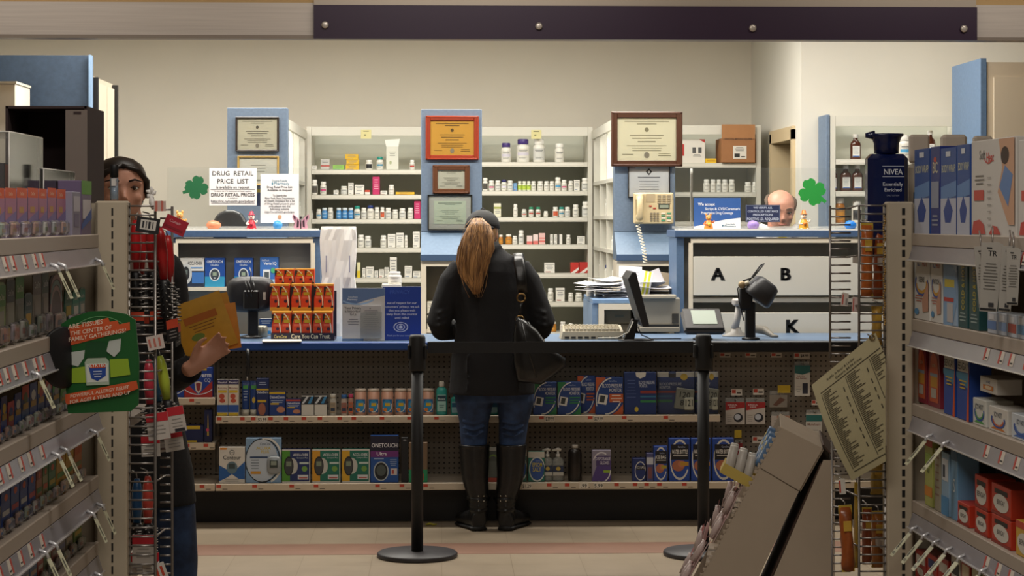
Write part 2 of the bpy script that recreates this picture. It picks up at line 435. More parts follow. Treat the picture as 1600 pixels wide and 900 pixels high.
shelving('white rear shelving bay right of the centre blue column, big white bottles on top', B0, B1, Z(198, YS0), rowsR, YS0, YS1, YS0)
YD_ = 13.1
C0, C1 = X(1030, YD_), X(1189, YD_)
shelving('white rear shelving bay holding a brown carton beside the side door', C0, C1, Z(195, YD_), [254, 300, 346, 392], YD_, YD_ + .42, YD_)
YE = 11.75
E0, E1 = X(1297, YE), X(1503, YE)
shelving('white shelving against the right rear wall with brown syrup bottles', E0, E1, Z(180, YE), [248, 298, 348, 400], YE, YE + .24, YE)
p = thing('blue_end_panel', (E0 - .013, YE + .12, 0), 'narrow blue end panel on the left flank of the syrup bottle shelving', 'panel')
MB().box((0, 0, Z(178, YE) / 2), (.022, .25, Z(178, YE)), BLUE_LAM, .003).build('panel', p)

def run_shelves(label, xf, side, ytop):
    """shelving running towards the rear wall, open on one side"""
    Y0, Y1 = 11.82, 13.42; zt_ = 2.07; d_ = .22
    u = thing('side_shelving', (xf, Y0, 0), label, 'shelving')
    L = Y1 - Y0; s_ = -side           # body extends away from the open face
    MB().box((s_ * d_, L / 2, zt_ / 2), (.014, L, zt_), BACKP).build('back_panel', u)
    for k in range(4): MB().box((s_ * d_ / 2, k * (L - .03) / 3 + .015, zt_ / 2), (d_ - .02, .028, zt_), SHELFW).build('divider', u)
    MB().box((s_ * .008, L / 2, zt_ - .03), (.02, L, .055), SHELFW).build('header_rail', u)
    zs = [.5, .82, 1.1, 1.30, 1.50, 1.72]
    for z in zs: MB().box((s_ * d_ / 2, L / 2, z), (d_ - .016, L - .002, .022), SHELFW).build('shelf', u)
    return zs
XRL, XRR = X(451, 11.85), X(956, 11.85)
zsL = run_shelves('white shelving running back from the left blue column', XRL, 1, 0)
zsR = run_shelves('white shelving running back from the blue column with the telephone', XRR, -1, 0)

def column(label, px0, px1, pytop, base=True):
    Yc = 11.7; x0, x1 = X(px0, Yc), X(px1, Yc); w_ = x1 - x0; zt_ = Z(pytop, Yc)
    u = thing('blue_column', ((x0 + x1) / 2, Yc, 0), label, 'column', 'blue end panels of the rear shelving')
    zb_ = Z(362, Yc)
    MB().box((0, .05, (zb_ + zt_) / 2), (w_, .1, zt_ - zb_), BLUE_LAM, .003).build('upright_panel', u)
    m = MB(); za_ = Z(398, Yc - .16)
    vs = [(-w_ / 2, 0, zb_), (w_ / 2, 0, zb_), (w_ / 2, -.16, za_), (-w_ / 2, -.16, za_), (-w_ / 2, .1, zb_), (w_ / 2, .1, zb_), (w_ / 2, .1, za_ - .03), (-w_ / 2, .1, za_ - .03), (w_ / 2, -.16, za_ - .03), (-w_ / 2, -.16, za_ - .03)]
    m.add(vs, [(0, 3, 2, 1), (3, 9, 8, 2), (0, 4, 7, 9, 3), (1, 2, 8, 6, 5), (4, 5, 6, 7), (9, 7, 6, 8)], M('#62768d', .4, 0, .10, 60)); m.build('sloping_ledge', u)
    MB().box((0, -.163, za_ - .016), (w_ + .004, .008, .034), M('#3c5270', .4)).build('ledge_edge', u)
    m = MB(); f = .03; h = za_ - .035
    for sx in (-1, 1): m.box((sx * (w_ / 2 - f / 2), -.03, h / 2), (f, .24, h), CREAM)
    m.box((0, .085, h / 2), (w_ - 2 * f, .01, h), M('#78705f', .6)); m.box((0, -.14, h - f / 2), (w_ - 2 * f, .02, f), CREAM)
    m.build('base_frame', u)
    for z in (.86, .58, .3): MB().box((0, -.03, z), (w_ - 2 * f - .002, .22, .02), CREAM).build('base_shelf', u)
    return u
column('blue column with two framed certificates, behind the price list sign', 355, 449, 169)
column('blue column behind the customer with three framed certificates', 658, 753, 171)
column('blue column carrying the telephone and the largest framed certificate', 960, 1055, 178)

# raised cabinets behind the counter
YK = 10.80
def frame_cabinet(label, px0, px1, opx0, opx1, shelves):
    x0, x1 = X(px0, YK), X(px1, YK); zt_ = Z(360, YK); w_ = x1 - x0; xc = (x0 + x1) / 2
    u = thing('raised_cabinet', (xc, YK, 0), label, 'cabinet')
    MB().box((0, .18, zt_ - .018), (w_ + .02, .40, .036), M('#41587a', .45, 0, .1, 60), .003).build('cabinet_top', u)
    MB().box((0, .15, zt_ + .004), (w_ - .04, .24, .008), M('#dcd8cd', .5)).build('cable_strip', u)
    for s_, a in ((-1, x0), (1, x1)):
        MB().box((a - xc - s_ * .02, .18, (zt_ - .04) / 2), (.04, .36, zt_ - .04), M('#4c6483', .5, 0, .1, 60)).build('blue_side', u)
    MB().box((0, .135, (zt_ - .04) / 2), (w_ - .082, .02, zt_ - .04), M('#a19f97', .7)).build('back_panel', u)
    ox0, ox1 = X(opx0, YK) - xc, X(opx1, YK) - xc
    m = MB(); m.box(((ox0 + ox1) / 2, -.004, zt_ - .055), (ox1 - ox0, .02, .022), CREAM)
    for a in (ox0, ox1): m.box((a, -.004, (zt_ - .066) / 2), (.022, .02, zt_ - .066), CREAM)
    m.build('inner_frame', u)
    for z in shelves:
        MB().box(((ox0 + ox1) / 2, .062, z), (ox1 - ox0 - .024, .12, .02), CREAM).build('shelf', u)
    return u, xc, zt_, ox0, ox1
LC, lcx, lcz, _, _ = frame_cabinet('blue edged cabinet with open shelf of meter kits behind the left counter', 262, 500, 275, 489, [Z(451, YK)])
RC, rcx, rcz, ra, rb = frame_cabinet('blue edged cabinet with white lettered A, B and K panels behind the counter', 1057, 1470, 1079, 1440, [Z(470, YK)])
def letter_panel(y0, y1, letters, nm, px0=1083):
    a, b_ = X(px0, YK) - rcx, X(1436, YK) - rcx; z0, z1 = Z(y1, YK), Z(y0, YK)
    m = MB(); m.box(((a + b_) / 2, -.012, (z0 + z1) / 2), (b_ - a, .016, z1 - z0), M('#c8c5bb', .5), .003)
    for px, yb, hh, t in letters:
        v, f, tw = text_geo(t); sz = U(hh, YK) / .73; xx = X(px, YK) - rcx; zz = Z(yb, YK)
        [m.add([(xx + p_[0] * sz * 1.05 + ox, -.0208 - abs(ox) * .1, zz + p_[1] * sz) for p_ in v], f, M('#131316', .5)) for ox in (-.0045, 0, .0045)]
    m.build(nm, RC)
letter_panel(401, 462, [(1121, 438, 20, 'A'), (1227, 438, 20, 'B')], 'letter_panel')
letter_panel(489, 530, [(1238, 521, 22, 'K')], 'letter_panel')

# clear plastic guards standing on the cabinets
for lab, a, b_ in (('clear plastic guard on the left cabinet, shamrock and price list taped to it', 262, 481), ('clear plastic guard on the right cabinet with a shamrock taped to it', 1050, 1420)):
    Yg = 10.95; x0, x1 = X(a, Yg), X(b_, Yg); z0, z1 = rcz + .009, Z(262, Yg)
    g = thing('plastic_guard', ((x0 + x1) / 2, Yg, z0), lab, 'plastic guard')
    MB().box((0, 0, (z1 - z0) / 2), (x1 - x0, .005, z1 - z0), clear_plastic('#e9eef0', .02, .03)).build('clear_sheet', g)
    MB().box((0, 0, .006), (x1 - x0, .02, .012), clear_plastic('#e9eef0', .3, .03)).build('foot_channel', g)
b_ = X(1081, 10.95)
o = MB().box((0, 0, (Z(263, 10.95) - rcz - .009) / 2), (.012, .012, Z(263, 10.95) - rcz - .009), M('#e4e2dc', .4)).build('guard_post')
o.location = (b_, 10.97, rcz + .009); tag(o, 'slim white post behind the blue drug coverage sign', 'post')

# desk with papers between the columns
YT = 10.83
dx0, dx1 = X(926, YT), X(1054, YT); dz = 1.068
dk = thing('work_desk', ((dx0 + dx1) / 2, YT, 0), 'blue desk with cream front frame, printers under it and papers on top', 'desk')
wd = dx1 - dx0
MB().box((0, .34, dz - .012), (wd + .0, .70, .024), M('#6c88aa', .3, 0, .1, 60), .003).build('desk_top', dk)
MB().box((-wd / 2 + .012, .34, (dz - .024) / 2), (.03, .68, dz - .024), M('#6f86a2', .45, 0, .1, 60)).build('blue_side', dk)
m = MB(); m.box((-wd / 2 + .045, -.005, (dz - .024) / 2), (.03, .03, dz - .024), CREAM); m.box((0.02, -.005, dz - .04), (wd - .08, .03, .03), CREAM); m.build('front_frame', dk)
MB().box((0.02, .34, .74), (wd - .06, .64, .02), CREAM).build('desk_shelf', dk)
MB().box((0.02, .67, (dz - .03) / 2), (wd - .06, .012, dz - .03), M('#585349', .7)).build('back_panel', dk)
MB().box((wd / 2 - .012, .34, (dz - .024) / 2), (.024, .64, dz - .026), CREAM).build('inner_side', dk)

# tall blue panels and cupboards at both edges
m = thing('blue_partition', (0, 0, 0), 'tall dark blue partition panel behind the dark open carton', 'partition')
Yp = 10.7; xx = X(143, Yp); zz = Z(88, Yp)
MB().box((xx - 1.0, Yp + .03, zz / 2), (2.0, .06, zz), M('#34455a', .7, 0, .16, 45, name='blue_felt'), .002).build('panel', m)
MB().box((xx - .004, Yp - .002, zz / 2), (.010, .066, zz), M('#7f9cbd', .4)).build('edge_trim', m)
c = thing('tall_cupboard', (0, 0, 0), 'tall beige cupboard with black edged sliding doors behind the blue partition', 'cupboard')
Ya, Yb = 10.78, 11.45; xx = X(150, Ya)
MB().box((xx - .3, (Ya + Yb) / 2, Z(120, Ya) / 2), (.56, Yb - Ya, Z(120, Ya)), M('#b5aa98', .55)).build('cupboard_body', c)
for y0, y1 in ((Ya + .03, Ya + .36), (Ya + .38, Yb - .05)):
    MB().box((xx - .012, (y0 + y1) / 2, 1.13), (.018, y1 - y0, 2.16), M('#c4b8a5', .55)).build('door', c)
m = MB()
for y in (Ya + .012, Yb - .012): m.box((xx - .004, y, Z(122, Ya) / 2), (.03, .03, Z(122, Ya)), BLACK)
m.build('black_edge_strip', c)
o = thing('white_box_cabinet', (X(-30, 10.2), 10.2, 0), 'white cabinet corner showing above the dark open carton', 'cabinet')
zz = Z(132, 10.2); MB().box((0, .2, zz / 2), (U(104, 10.2), .36, zz), M('#d8d2c4', .5), .004).build('cabinet_body', o)
MB().box((0, .2, zz + .006), (U(104, 10.2) + .01, .37, .012), M('#c6c0b1', .5)).build('cabinet_top', o)
c = thing('wall_cupboard', (0, 0, 0), 'tall beige cupboard with a blue side at the right edge of the pharmacy', 'cupboard')
Ya, Yb = 10.7, 11.3; xx = X(1533, Ya); zz = Z(95, Ya)
MB().box((xx + .9, (Ya + Yb) / 2, zz / 2), (1.74, Yb - Ya, zz), M('#bfb3a0', .6)).build('cupboard_body', c)
MB().box((xx + .012, (Ya + Yb) / 2, zz / 2 + .01), (.03, Yb - Ya + .01, zz + .02), M('#5a7493', .5, 0, .12, 50)).build('blue_side', c)
for k in range(2): MB().box((xx + .06 + .42 + k * .85, Ya - .009, zz / 2 - .03), (.83, .016, zz - .1), M('#c9bda9', .55)).build('door', c)

# ================================================================== product kinds
def carton(name, w_, d_, h_, base, art=(), label=None, cat='box', group=None, bev=.0012, side=None, top=None):
    m = MB(); m.box((0, 0, h_ / 2), (w_, d_, h_), M(base, .45), bev)
    if side:
        for s_ in (-1, 1): m.box((s_ * (w_ / 2 + .0001), 0, h_ / 2), (.0006, d_ * .96, h_ * .97), M(side, .45))
    if top: m.box((0, 0, h_ + .0002), (w_ * .97, d_ * .96, .0006), M(top, .45))
    m.art(w_, h_, art, y=-d_ / 2)
    o = m.build(name)
    if label: tag(o, label, cat, group)
    return o
def pill_proto(body='#e6e4dc', cap='#f0efe9', label='#dcdad0', ink='#54585c', accent=None, clear=False):
    u = bpy.data.objects.new('pill_bottle', None); COL.objects.link(u)
    m = MB(); m.lathe([(.46, 0), (.5, .02), (.5, .64), (.46, .71), (.34, .76), (.34, .79)], M(body, .35), 20); m.build('bottle_body', u)
    m = MB(); m.lathe([(.39, .78), (.405, .79), (.405, .985), (.38, 1.0)], M(cap, .4), 20)
    for i in range(0, 20, 2):
        a = 2 * PI * i / 20; m.box((.41 * math.cos(a), .41 * math.sin(a), .88), (.02, .02, .17), M(cap, .4))
    m.build('bottle_cap', u)
    m = MB(); m.lathe([(.506, .10), (.506, .60)], M(label, .6), 24)
    m.f.pop(); m.m.pop(); m.sm.pop(); m.f.pop(); m.m.pop(); m.sm.pop()
    def band(r, a0, a1, z0, z1, col):
        N = 8; vs = []; A_ = [math.radians(a0 + (a1 - a0) * i / N) for i in range(N + 1)]
        for z in (z0, z1): vs += [(r * math.cos(t), r * math.sin(t), z) for t in A_]
        m.add(vs, [(i, i + 1, i + N + 2, i + N + 1) for i in range(N)], M(col, .6))
    if accent: band(.511, 215, 325, .28 if not accent.startswith('*') else .12, .42 if not accent.startswith('*') else .58, accent.strip('*'))
    band(.513, 228, 312, .50, .535, ink); band(.513, 235, 300, .45, .465, ink); band(.513, 230, 305, .20, .215, ink); band(.513, 232, 290, .165, .178, ink)
    m.build('paper_label', u)
    return regkids(u)
_PP = {}
_used = set()
def pill(kind):
    if kind not in _PP:
        spec = {
            'white': dict(), 'pink': dict(accent='#c8437a'), 'red': dict(accent='#b5362c'), 'dark': dict(accent='*#4b463d'), 'blackband': dict(accent='*#17171a'),
            'teal': dict(cap='#1c8f80', accent='#3c86a8'), 'green': dict(cap='#1d8c64', accent='#b5483c'), 'blue': dict(body='#3f86c4', cap='#d6e2ea', label='#4f93cc', ink='#dfe9f2'),
            'bluecap': dict(cap='#2a3d7c'), 'navycap': dict(cap='#2e2c66', accent='#d9d6ea'), 'amber': dict(body='#b8731f', cap='#ece9e0', label='#c98a2c'), 'orange': dict(accent='*#cf5a34'),
            'lime': dict(body='#dfe3cf', cap='#e9ecdb', label='#b9d24a'), 'purple': dict(cap='#43307a', accent='#cfcbd8'), 'grey': dict(label='#cfd0cb', ink='#2f3337'),
            'skyband': dict(accent='#4d9bc9'), 'chalk': dict(label='#e2dfd6', ink='#8c8a84'),
        }[kind]
        _PP[kind] = pill_proto(**spec)
    return _PP[kind]
_first = {}
def put_pill(kind, loc, w_, h_, label, group):
    pr = pill(kind)
    if kind not in _first:
        _first[kind] = 1; pr.location = loc; pr.scale = (w_, w_, h_); tag(pr, label, 'bottle', group); return pr
    return dup(pr, loc, label, group, scale=(w_, w_, h_), cat='bottle')
ORD = ['first', 'second', 'third', 'fourth', 'fifth', 'sixth', 'seventh', 'eighth', 'ninth', 'tenth', 'eleventh', 'twelfth', 'thirteenth', 'fourteenth', 'fifteenth', 'sixteenth']
WORDS = {'white': 'white pill bottle', 'pink': 'white pill bottle with pink label', 'red': 'white pill bottle with red label', 'dark': 'white pill bottle with dark label',
         'blackband': 'white pill bottle with black label', 'teal': 'pill bottle with teal cap', 'green': 'pill bottle with green cap', 'blue': 'blue pill bottle', 'bluecap': 'white pill bottle with blue cap',
         'navycap': 'white pill bottle with navy cap', 'amber': 'amber pill bottle', 'orange': 'white pill bottle with orange label', 'lime': 'lime labelled pill bottle', 'purple': 'white bottle with purple cap',
         'grey': 'white pill bottle with grey label', 'skyband': 'white pill bottle with sky blue band', 'chalk': 'chalk white pill bottle'}
def med_art(i):
    R = random.Random(i)
    return [('r', .08, .82, .92, .86, '#6c6f72'), ('l', .12, .88, .66, 3, .13, .04, '#7d8084'), ('r', .1, .08, .6, .14, R.choice(['#8a8c8e', '#a8574c', '#5c7fa6']))]
def row(phrase, frm, group, Y, zs, items):
    """items: (px0, px1, height_px, kind or ('box', colour, words[, art]))"""
    descs = []
    for it in items:
        k = it[3]; descs.append(WORDS[k] if isinstance(k, str) else k[2])
    for i, it in enumerate(items):
        px0, px1, hp, k = it[:4]; w_ = U(px1 - px0, Y) * .97; h_ = U(hp, Y); x = X((px0 + px1) / 2, Y)
        dsc = descs[i]; same = [j for j in range(len(items)) if descs[j] == dsc]
        if len(same) == 1: lab = f'{dsc} on {phrase}'
        else:
            n_ = same.index(i)
            lab = f'{dsc}, {ORD[n_]} from {frm}, {phrase}'
        z = zs + .0005 + (U(it[4], Y) if len(it) > 4 else 0)
        if isinstance(k, str): put_pill(k, (x, Y + w_ / 2, z), w_, h_, lab, group)
        else:
            d_ = min(w_, .09) if h_ > .02 else .09
            o = carton(k[4] if len(k) > 4 else 'medicine_carton', w_, max(.02, d_), h_, k[1], k[3] if len(k) > 3 and k[3] is not None else med_art(i + int(px0)), lab, 'box', group)
            o.location = (x, Y + max(.02, d_) / 2, z)
BXW, BXP, BXY = '#e4e2da', '#c22b66', '#dfb21c'
def bw(t='small white carton', a=None): return ('box', BXW, t, a)
YI = 13.475
G = 'stock bottles and cartons on the rear shelves'
L_ = lambda i: Z(rowsL[i], YS0); R_ = lambda i: Z(rowsR[i], YS0)
row('top shelf, left rear bay', 'the post', G, YI, L_(0), [
    (482, 486, 6, ('box', '#1a1a1c', 'tiny black vial')), (487, 495, 6, bw('tiny white vial box')), (501, 515, 16, ('box', '#c3c2bd', 'grey carton with red band', [('r', 0, .3, 1, .42, '#b8453c'), ('l', .1, .9, .8, 2, .15, .06, '#6a6a6c')])),
    (520, 538, 7, ('box', '#8cc152', 'flat green carton')),
    (540, 561, 8, ('box', BXY, 'lower yellow carton of the stack')), (541, 561, 7.5, ('box', '#e0b31e', 'middle yellow carton of the stack'), 8.2), (539, 560, 8, ('box', '#dcb01c', 'topmost yellow carton of the stack'), 15.9),
    (571, 582, 15, 'blackband'), (588, 599, 20, 'teal'), (640, 648, 15, 'red')])
row('second shelf, left rear bay', 'the post', G, YI, L_(1), [
    (487, 496, 23, 'dark'), (500, 510, 20, 'pink'), (521, 529, 7, bw('tiny white carton')), (532, 543, 13, 'grey'), (544, 552.5, 18, bw('tall white carton')), (554, 569, 15, bw('broad white carton')),
    (570, 578, 7, ('box', BXW, 'small white carton with red lid', [('r', 0, .55, 1, 1, '#c0452f')])), (582, 593.5, 28, ('box', BXP, 'magenta carton', [('l', .15, .85, .8, 5, .12, .03, '#e9b8cc')])),
    (594.5, 605, 6, bw('flat white carton')), (607, 616, 15, 'chalk'), (618, 648, 4, ('box', BXY, 'long flat yellow carton'))])
row('third shelf, left rear bay', 'the post', G, YI, L_(2), [
    (482, 488.5, 13, 'chalk'), (494, 502, 15, 'skyband'), (502.5, 511.5, 17, 'blue'), (511.8, 520.5, 17.5, 'white'), (525, 533.5, 17, 'blue'), (534.2, 543.4, 17, 'blue'), (543.8, 552.3, 17, 'blue'),
    (553, 563, 20, 'teal'), (564, 572.8, 17, 'grey'), (573.3, 584, 21, 'bluecap'), (584.8, 593.2, 18, 'white'), (593.9, 601, 18, 'orange'), (601.8, 611.5, 17, 'grey'), (612.8, 622, 14.5, 'white'),
    (623.5, 634, 16.5, 'grey'), (636.3, 646, 17, 'white'), (647, 657, 28, ('box', BXP, 'magenta carton', [('l', .15, .85, .8, 5, .12, .03, '#e9b8cc')]))])
row('fourth shelf, left rear bay', 'the post', G, YI, L_(3), [
    (558.5, 569, 20, 'white'), (569.5, 580, 18, 'grey'), (594, 604, 19, 'white'), (605.5, 618, 21, bw('squat white carton')), (619, 631, 23, bw('tall white carton')), (632, 637, 19, 'chalk'), (645, 656, 25, bw('broad white carton'))])
row('fifth shelf, left rear bay', 'the post', G, YI, L_(4), [
    (558, 563, 24, ('box', '#dfdcae', 'slim cream and yellow carton', [('r', 0, 0, 1, .45, '#d8c030')])), (566, 571, 15, bw('slim white carton')), (571.8, 584, 17, bw('square white carton')), (585, 591, 11, bw('tiny white carton')),
    (592, 600, 13, bw('low white carton')), (600.5, 608, 16, bw('mid sized white carton')), (608.8, 620, 32, bw('tallest white carton')), (632, 644, 18, bw('broad white carton')), (645, 657, 10, bw('low broad white carton'))])
row('top shelf, right rear bay', 'the column', G, YI, R_(0), [
    (783, 799, 30, 'purple'), (807, 828, 36, 'purple'), (833, 852, 36, 'grey'), (867, 882, 29, 'white')])
row('second shelf, right rear bay', 'the column', G, YI, R_(1), [
    (754, 762.5, 20, 'dark'), (763.5, 772.5, 16, 'pink'), (773.4, 782.6, 16, 'grey'), (783.2, 792, 17.5, 'navycap'), (792.6, 802, 16, 'grey'), (802.4, 807.8, 12, ('box', '#6ea3d6', 'small pale blue carton')),
    (809, 815.6, 15, 'lime'), (816, 822.6, 15, 'lime'), (823, 829.6, 15, 'lime'), (830, 837.6, 15, 'white'), (839.5, 849, 15, 'white'), (850, 858, 15, 'white'), (858.6, 866.3, 15, 'white'), (867.2, 876.8, 21, 'skyband'),
    (877.4, 886, 17, 'pink'), (888, 896, 15.5, 'white'), (896.8, 906, 17, bw('square white carton')), (908.6, 920, 20, 'grey')])
row('third shelf, right rear bay', 'the column', G, YI, R_(2), [
    (771.5, 783, 21, ('box', '#dedcc6', 'white carton with olive band', [('r', 0, .6, 1, .75, '#9aa04c'), ('l', .1, .9, .5, 3, .12, .04, '#7d8084')])), (802, 809, 20, 'chalk'), (815.2, 823, 12, 'red'), (826, 834, 15.5, 'green'),
    (837, 845, 15.5, 'green'), (849.5, 856.5, 9, 'chalk'), (863.6, 872.6, 15.5, 'orange'), (873.2, 882, 15.5, 'teal'), (882.4, 891.4, 15.5, 'grey'), (895, 904.6, 19.5, 'white'), (909.5, 920.5, 24, 'grey')])
row('fourth shelf, right rear bay', 'the column', G, YI, R_(3), [
    (779.5, 786, 15, 'amber'), (790, 800, 15.5, 'amber'), (800.6, 808.6, 13, 'white'), (810, 818.8, 22, 'grey'), (823, 832, 13.5, ('box', '#e2cfcb', 'white carton with pink foot', [('r', 0, 0, 1, .35, '#d4706a')])),
    (833, 841, 15.5, ('box', '#e6d3cf', 'narrow carton with pink foot', [('r', 0, 0, 1, .35, '#d4706a')])), (842, 852, 17.5, ('box', '#dfb8b2', 'tall pink striped carton', [('r', 0, .2, 1, .35, '#d4706a'), ('r', 0, .5, 1, .6, '#d4706a')])),
    (859.5, 864, 15.5, bw('slim white carton')), (865.4, 870.6, 15.5, bw('slim white carton')), (872.5, 878.6, 15.5, ('box', BXW, 'slim carton with black edge', [('r', 0, 0, .25, 1, '#222222')])),
    (884.6, 892, 15, 'white'), (902, 914, 12.5, bw('square white carton'))])
row('fifth shelf, right rear bay', 'the column', G, YI, R_(4), [
    (850.5, 867, 16, bw('white twin pack carton')), (891.5, 904.4, 16.5, ('box', '#c0342c', 'red carton', [('p', [(0, 0), (1, .55), (1, .3), (.5, 0)], '#e6dcd6')])), (905.2, 918.6, 17, ('box', '#b62f2a', 'red carton', [('p', [(0, 0), (1, .55), (1, .3), (.5, 0)], '#e6dcd6')]))])
row('sixth shelf, right rear bay', 'the column', G, YI, R_(5), [
    (836, 842.5, 20, 'white'), (844, 854, 15.5, 'navycap'), (855.8, 865, 21, 'white'), (868.4, 882.6, 21.5, bw('tall white carton')), (888, 896, 14, 'chalk'), (899, 910, 14, 'white')])
row('seventh shelf, right rear bay', 'the column', G, YI, R_(6), [
    (861, 869.6, 15.5, 'amber'), (875, 884.6, 15.5, 'chalk'), (888.6, 895.4, 13, 'white')])
# third rear bay and syrup shelving
YD2 = YD_ + .05
def zD(y): return Z(y, YD_)
row('second shelf beside the side door', 'the column', G, YD2, zD(300), [(1099.4, 1109.6, 20, 'chalk'), (1110.2, 1119.2, 20, 'chalk'), (1119.6, 1127.6, 20, 'grey'), (1128.2, 1138, 20, 'chalk'), (1139, 1149, 20, 'white'),
    (1164, 1174.6, 16, 'white'), (1175.6, 1183.4, 16, 'white')])
o = carton('shipping_carton', U(38, YD2), .26, U(37, YD2), '#d9d5cc', [('r', 0, .3, .14, .8, '#b32d2a'), ('p', [(.75, 1), (1, 1), (1, .85)], '#b32d2a'), ('r', .48, .42, .62, .66, '#4a4a4c'), ('r', .72, .42, .86, .66, '#4a4a4c'), ('l', .48, .86, .34, 2, .06, .02, '#777777')],
           'white shipping carton with red corner beside the large framed certificate', 'box'); o.location = (X(1083, YD2), YD2 + .14, zD(254) + .0005)
o = carton('medicine_carton', U(17, YD2), .1, U(7, YD2), '#e3bb22', [('r', .1, .3, .9, .7, '#c79614')], 'flat yellow carton between the white and brown cartons', 'box'); o.location = (X(1111, YD2), YD2 + .06, zD(254) + .0005)
KR = '#9c6b43'
u = thing('brown_carton', (X(1151, YD2), YD_ + .11, zD(254) + .0005), 'large brown cardboard carton with raised flap and white shipping label', 'box')
w_, h_ = U(53, YD2), U(38, YD2)
m = MB(); m.box((0, 0, h_ / 2), (w_, .28, h_), M(KR, .7, 0, .04, 20), .003); m.art(w_, h_, [('r', .02, .955, .98, .97, '#5b3a22')], y=-.14); m.build('carton_body', u)
m = MB(); m.box((0, -.137, h_ + U(10.5, YD2)), (w_ - .004, .006, U(22, YD2)), M('#a8764b', .7, 0, .04, 20)); m.art(w_, U(21, YD2), [('t', .5, .1, .16, 'BRISTOL-MYERS SQUIBB', '#4b2f1c', .8)], y=-.1402, z0=h_ - .02); m.build('raised_flap', u)
m = MB(); m.box((0, 0, 0), (U(21, YD2), .001, U(20, YD2)), M('#dcd7cd', .5)); m.art(U(21, YD2), U(20, YD2), [('l', .1, .9, .85, 3, .12, .04, '#555555'), ('r', .1, .12, .5, .4, '#222222'), ('r', .6, .12, .9, .2, '#222222')], y=-.0006, z0=-U(10, YD2))
k = m.build('shipping_label', u); k.location = (U(2, YD2), -.1412, U(16, YD2))

def flask_proto():
    u = bpy.data.objects.new('syrup_bottle', None); COL.objects.link(u)
    MB().lathe([(.44, 0), (.5, .03), (.5, .58), (.46, .66), (.24, .76), (.2, .8), (.2, .86)], M('#4d2414', .15, coat=.3), 20, sy=.62).build('brown_glass', u)
    MB().lathe([(.24, .85), (.25, .86), (.25, .985), (.22, 1)], M('#ecebe6', .4), 18).build('screw_cap', u)
    m = MB(); m.box((0, -.322, .32), (.66, .012, .42), M('#dcdcd8', .6)); m.art(.62, .42, [('l', .06, .9, .86, 6, .12, .03, '#7b8690'), ('r', 0, 0, 1, .08, '#3d67b0')], y=-.33, z0=.11); m.build('paper_label', u)
    return regkids(u)
FL = flask_proto(); YE2 = YE + .03
fl = [(1331, 1348, 40, 248, 'brown syrup bottle alone on the top shelf at the right', 0), (1448, 1465, 46, 248, 'brown syrup bottle rising behind the lotion bottles', 0),
      (1300, 1311, 39, 298, 'narrow brown syrup bottle beside the blue end panel', 0), (1315, 1333, 41, 298, 'brown syrup bottle in the middle of the second shelf row', 0), (1333.5, 1351, 41, 298, 'brown syrup bottle closest to the big blue lotion', 0)]
for i, (a, b_, h, y, lab, _) in enumerate(fl):
    loc = (X((a + b_) / 2, YE2), YE2 + .05, Z(y, YE)); s_ = (U(b_ - a, YE2), U(b_ - a, YE2), U(h, YE2))
    if i == 0: FL.location = loc; FL.scale = s_; tag(FL, lab, 'bottle', 'brown syrup bottles')
    else: dup(FL, loc, lab, 'brown syrup bottles', scale=s_, cat='bottle')
row('right wall shelving behind the wire rack', 'the blue panel', 'white bottles on the right wall shelving', YE2, Z(348, YE), [(1305, 1322, 39, 'amber'), (1332, 1348, 34, 'blackband')])
row('right wall shelving beside the big lotion', 'the blue panel', 'white bottles on the right wall shelving', YE2, Z(248, YE), [(1406, 1424, 38, 'skyband')])

# bottles on the shelves that run back
i = 0
for side, xf, zs_, lab0 in ((1, XRL, zsL, 'left side shelving'), (-1, XRR, zsR, 'side shelving beside the telephone column')):
    for zi, z in enumerate(zs_):
        for k in range(9):
            R = random.Random(zi * 17 + k + (0 if side > 0 else 90))
            if R.random() < .22: continue
            y = 11.935 + (k // 3) * .523 + (k % 3) * .14; wv = .045 + R.random() * .025; hv = .08 + R.random() * .05
            put_pill(R.choice(['white', 'grey', 'chalk', 'white', 'dark', 'bluecap']), (xf - side * (.06), y, z + .0115), wv, hv,
                     'pill bottle, %s along the %s level up, %s' % (ORD[k], ORD[zi], lab0), 'pill bottles on the ' + lab0)
            i += 1
# cartons in the base of the centre column
YB2 = 11.58
for k, (px, y1, y0, wpx) in enumerate(((677, 408, 427, 19), (677, 428, 450, 19), (678, 412, 428, 18), (703, 420, 450, 20), (676, 475, 500, 17))):
    if k == 2: continue
    o = carton('medicine_carton', U(wpx, YB2), .12, U(y0 - y1, YB2) - .002, '#dcd8ca', [('r', .05, .48, .95, .52, '#a9a392'), ('l', .1, .9, .8, 2, .12, .04, '#8c8a82')],
               ['upper white carton inside the column base left of the customer', 'lower white carton inside the column base left of the customer', '', 'white carton half hidden by the customer shoulder', 'small carton on the lower base shelf beside the customer'][k], 'box', 'cartons in the column base')
    zf = {0: .86 + .011 + U(450 - 427 + .8, YB2), 1: .86 + .011}.get(k, .86 + .011)
    if k == 4: zf = .58 + .011
    o.location = (X(px, YB2), YB2 + .07, zf)
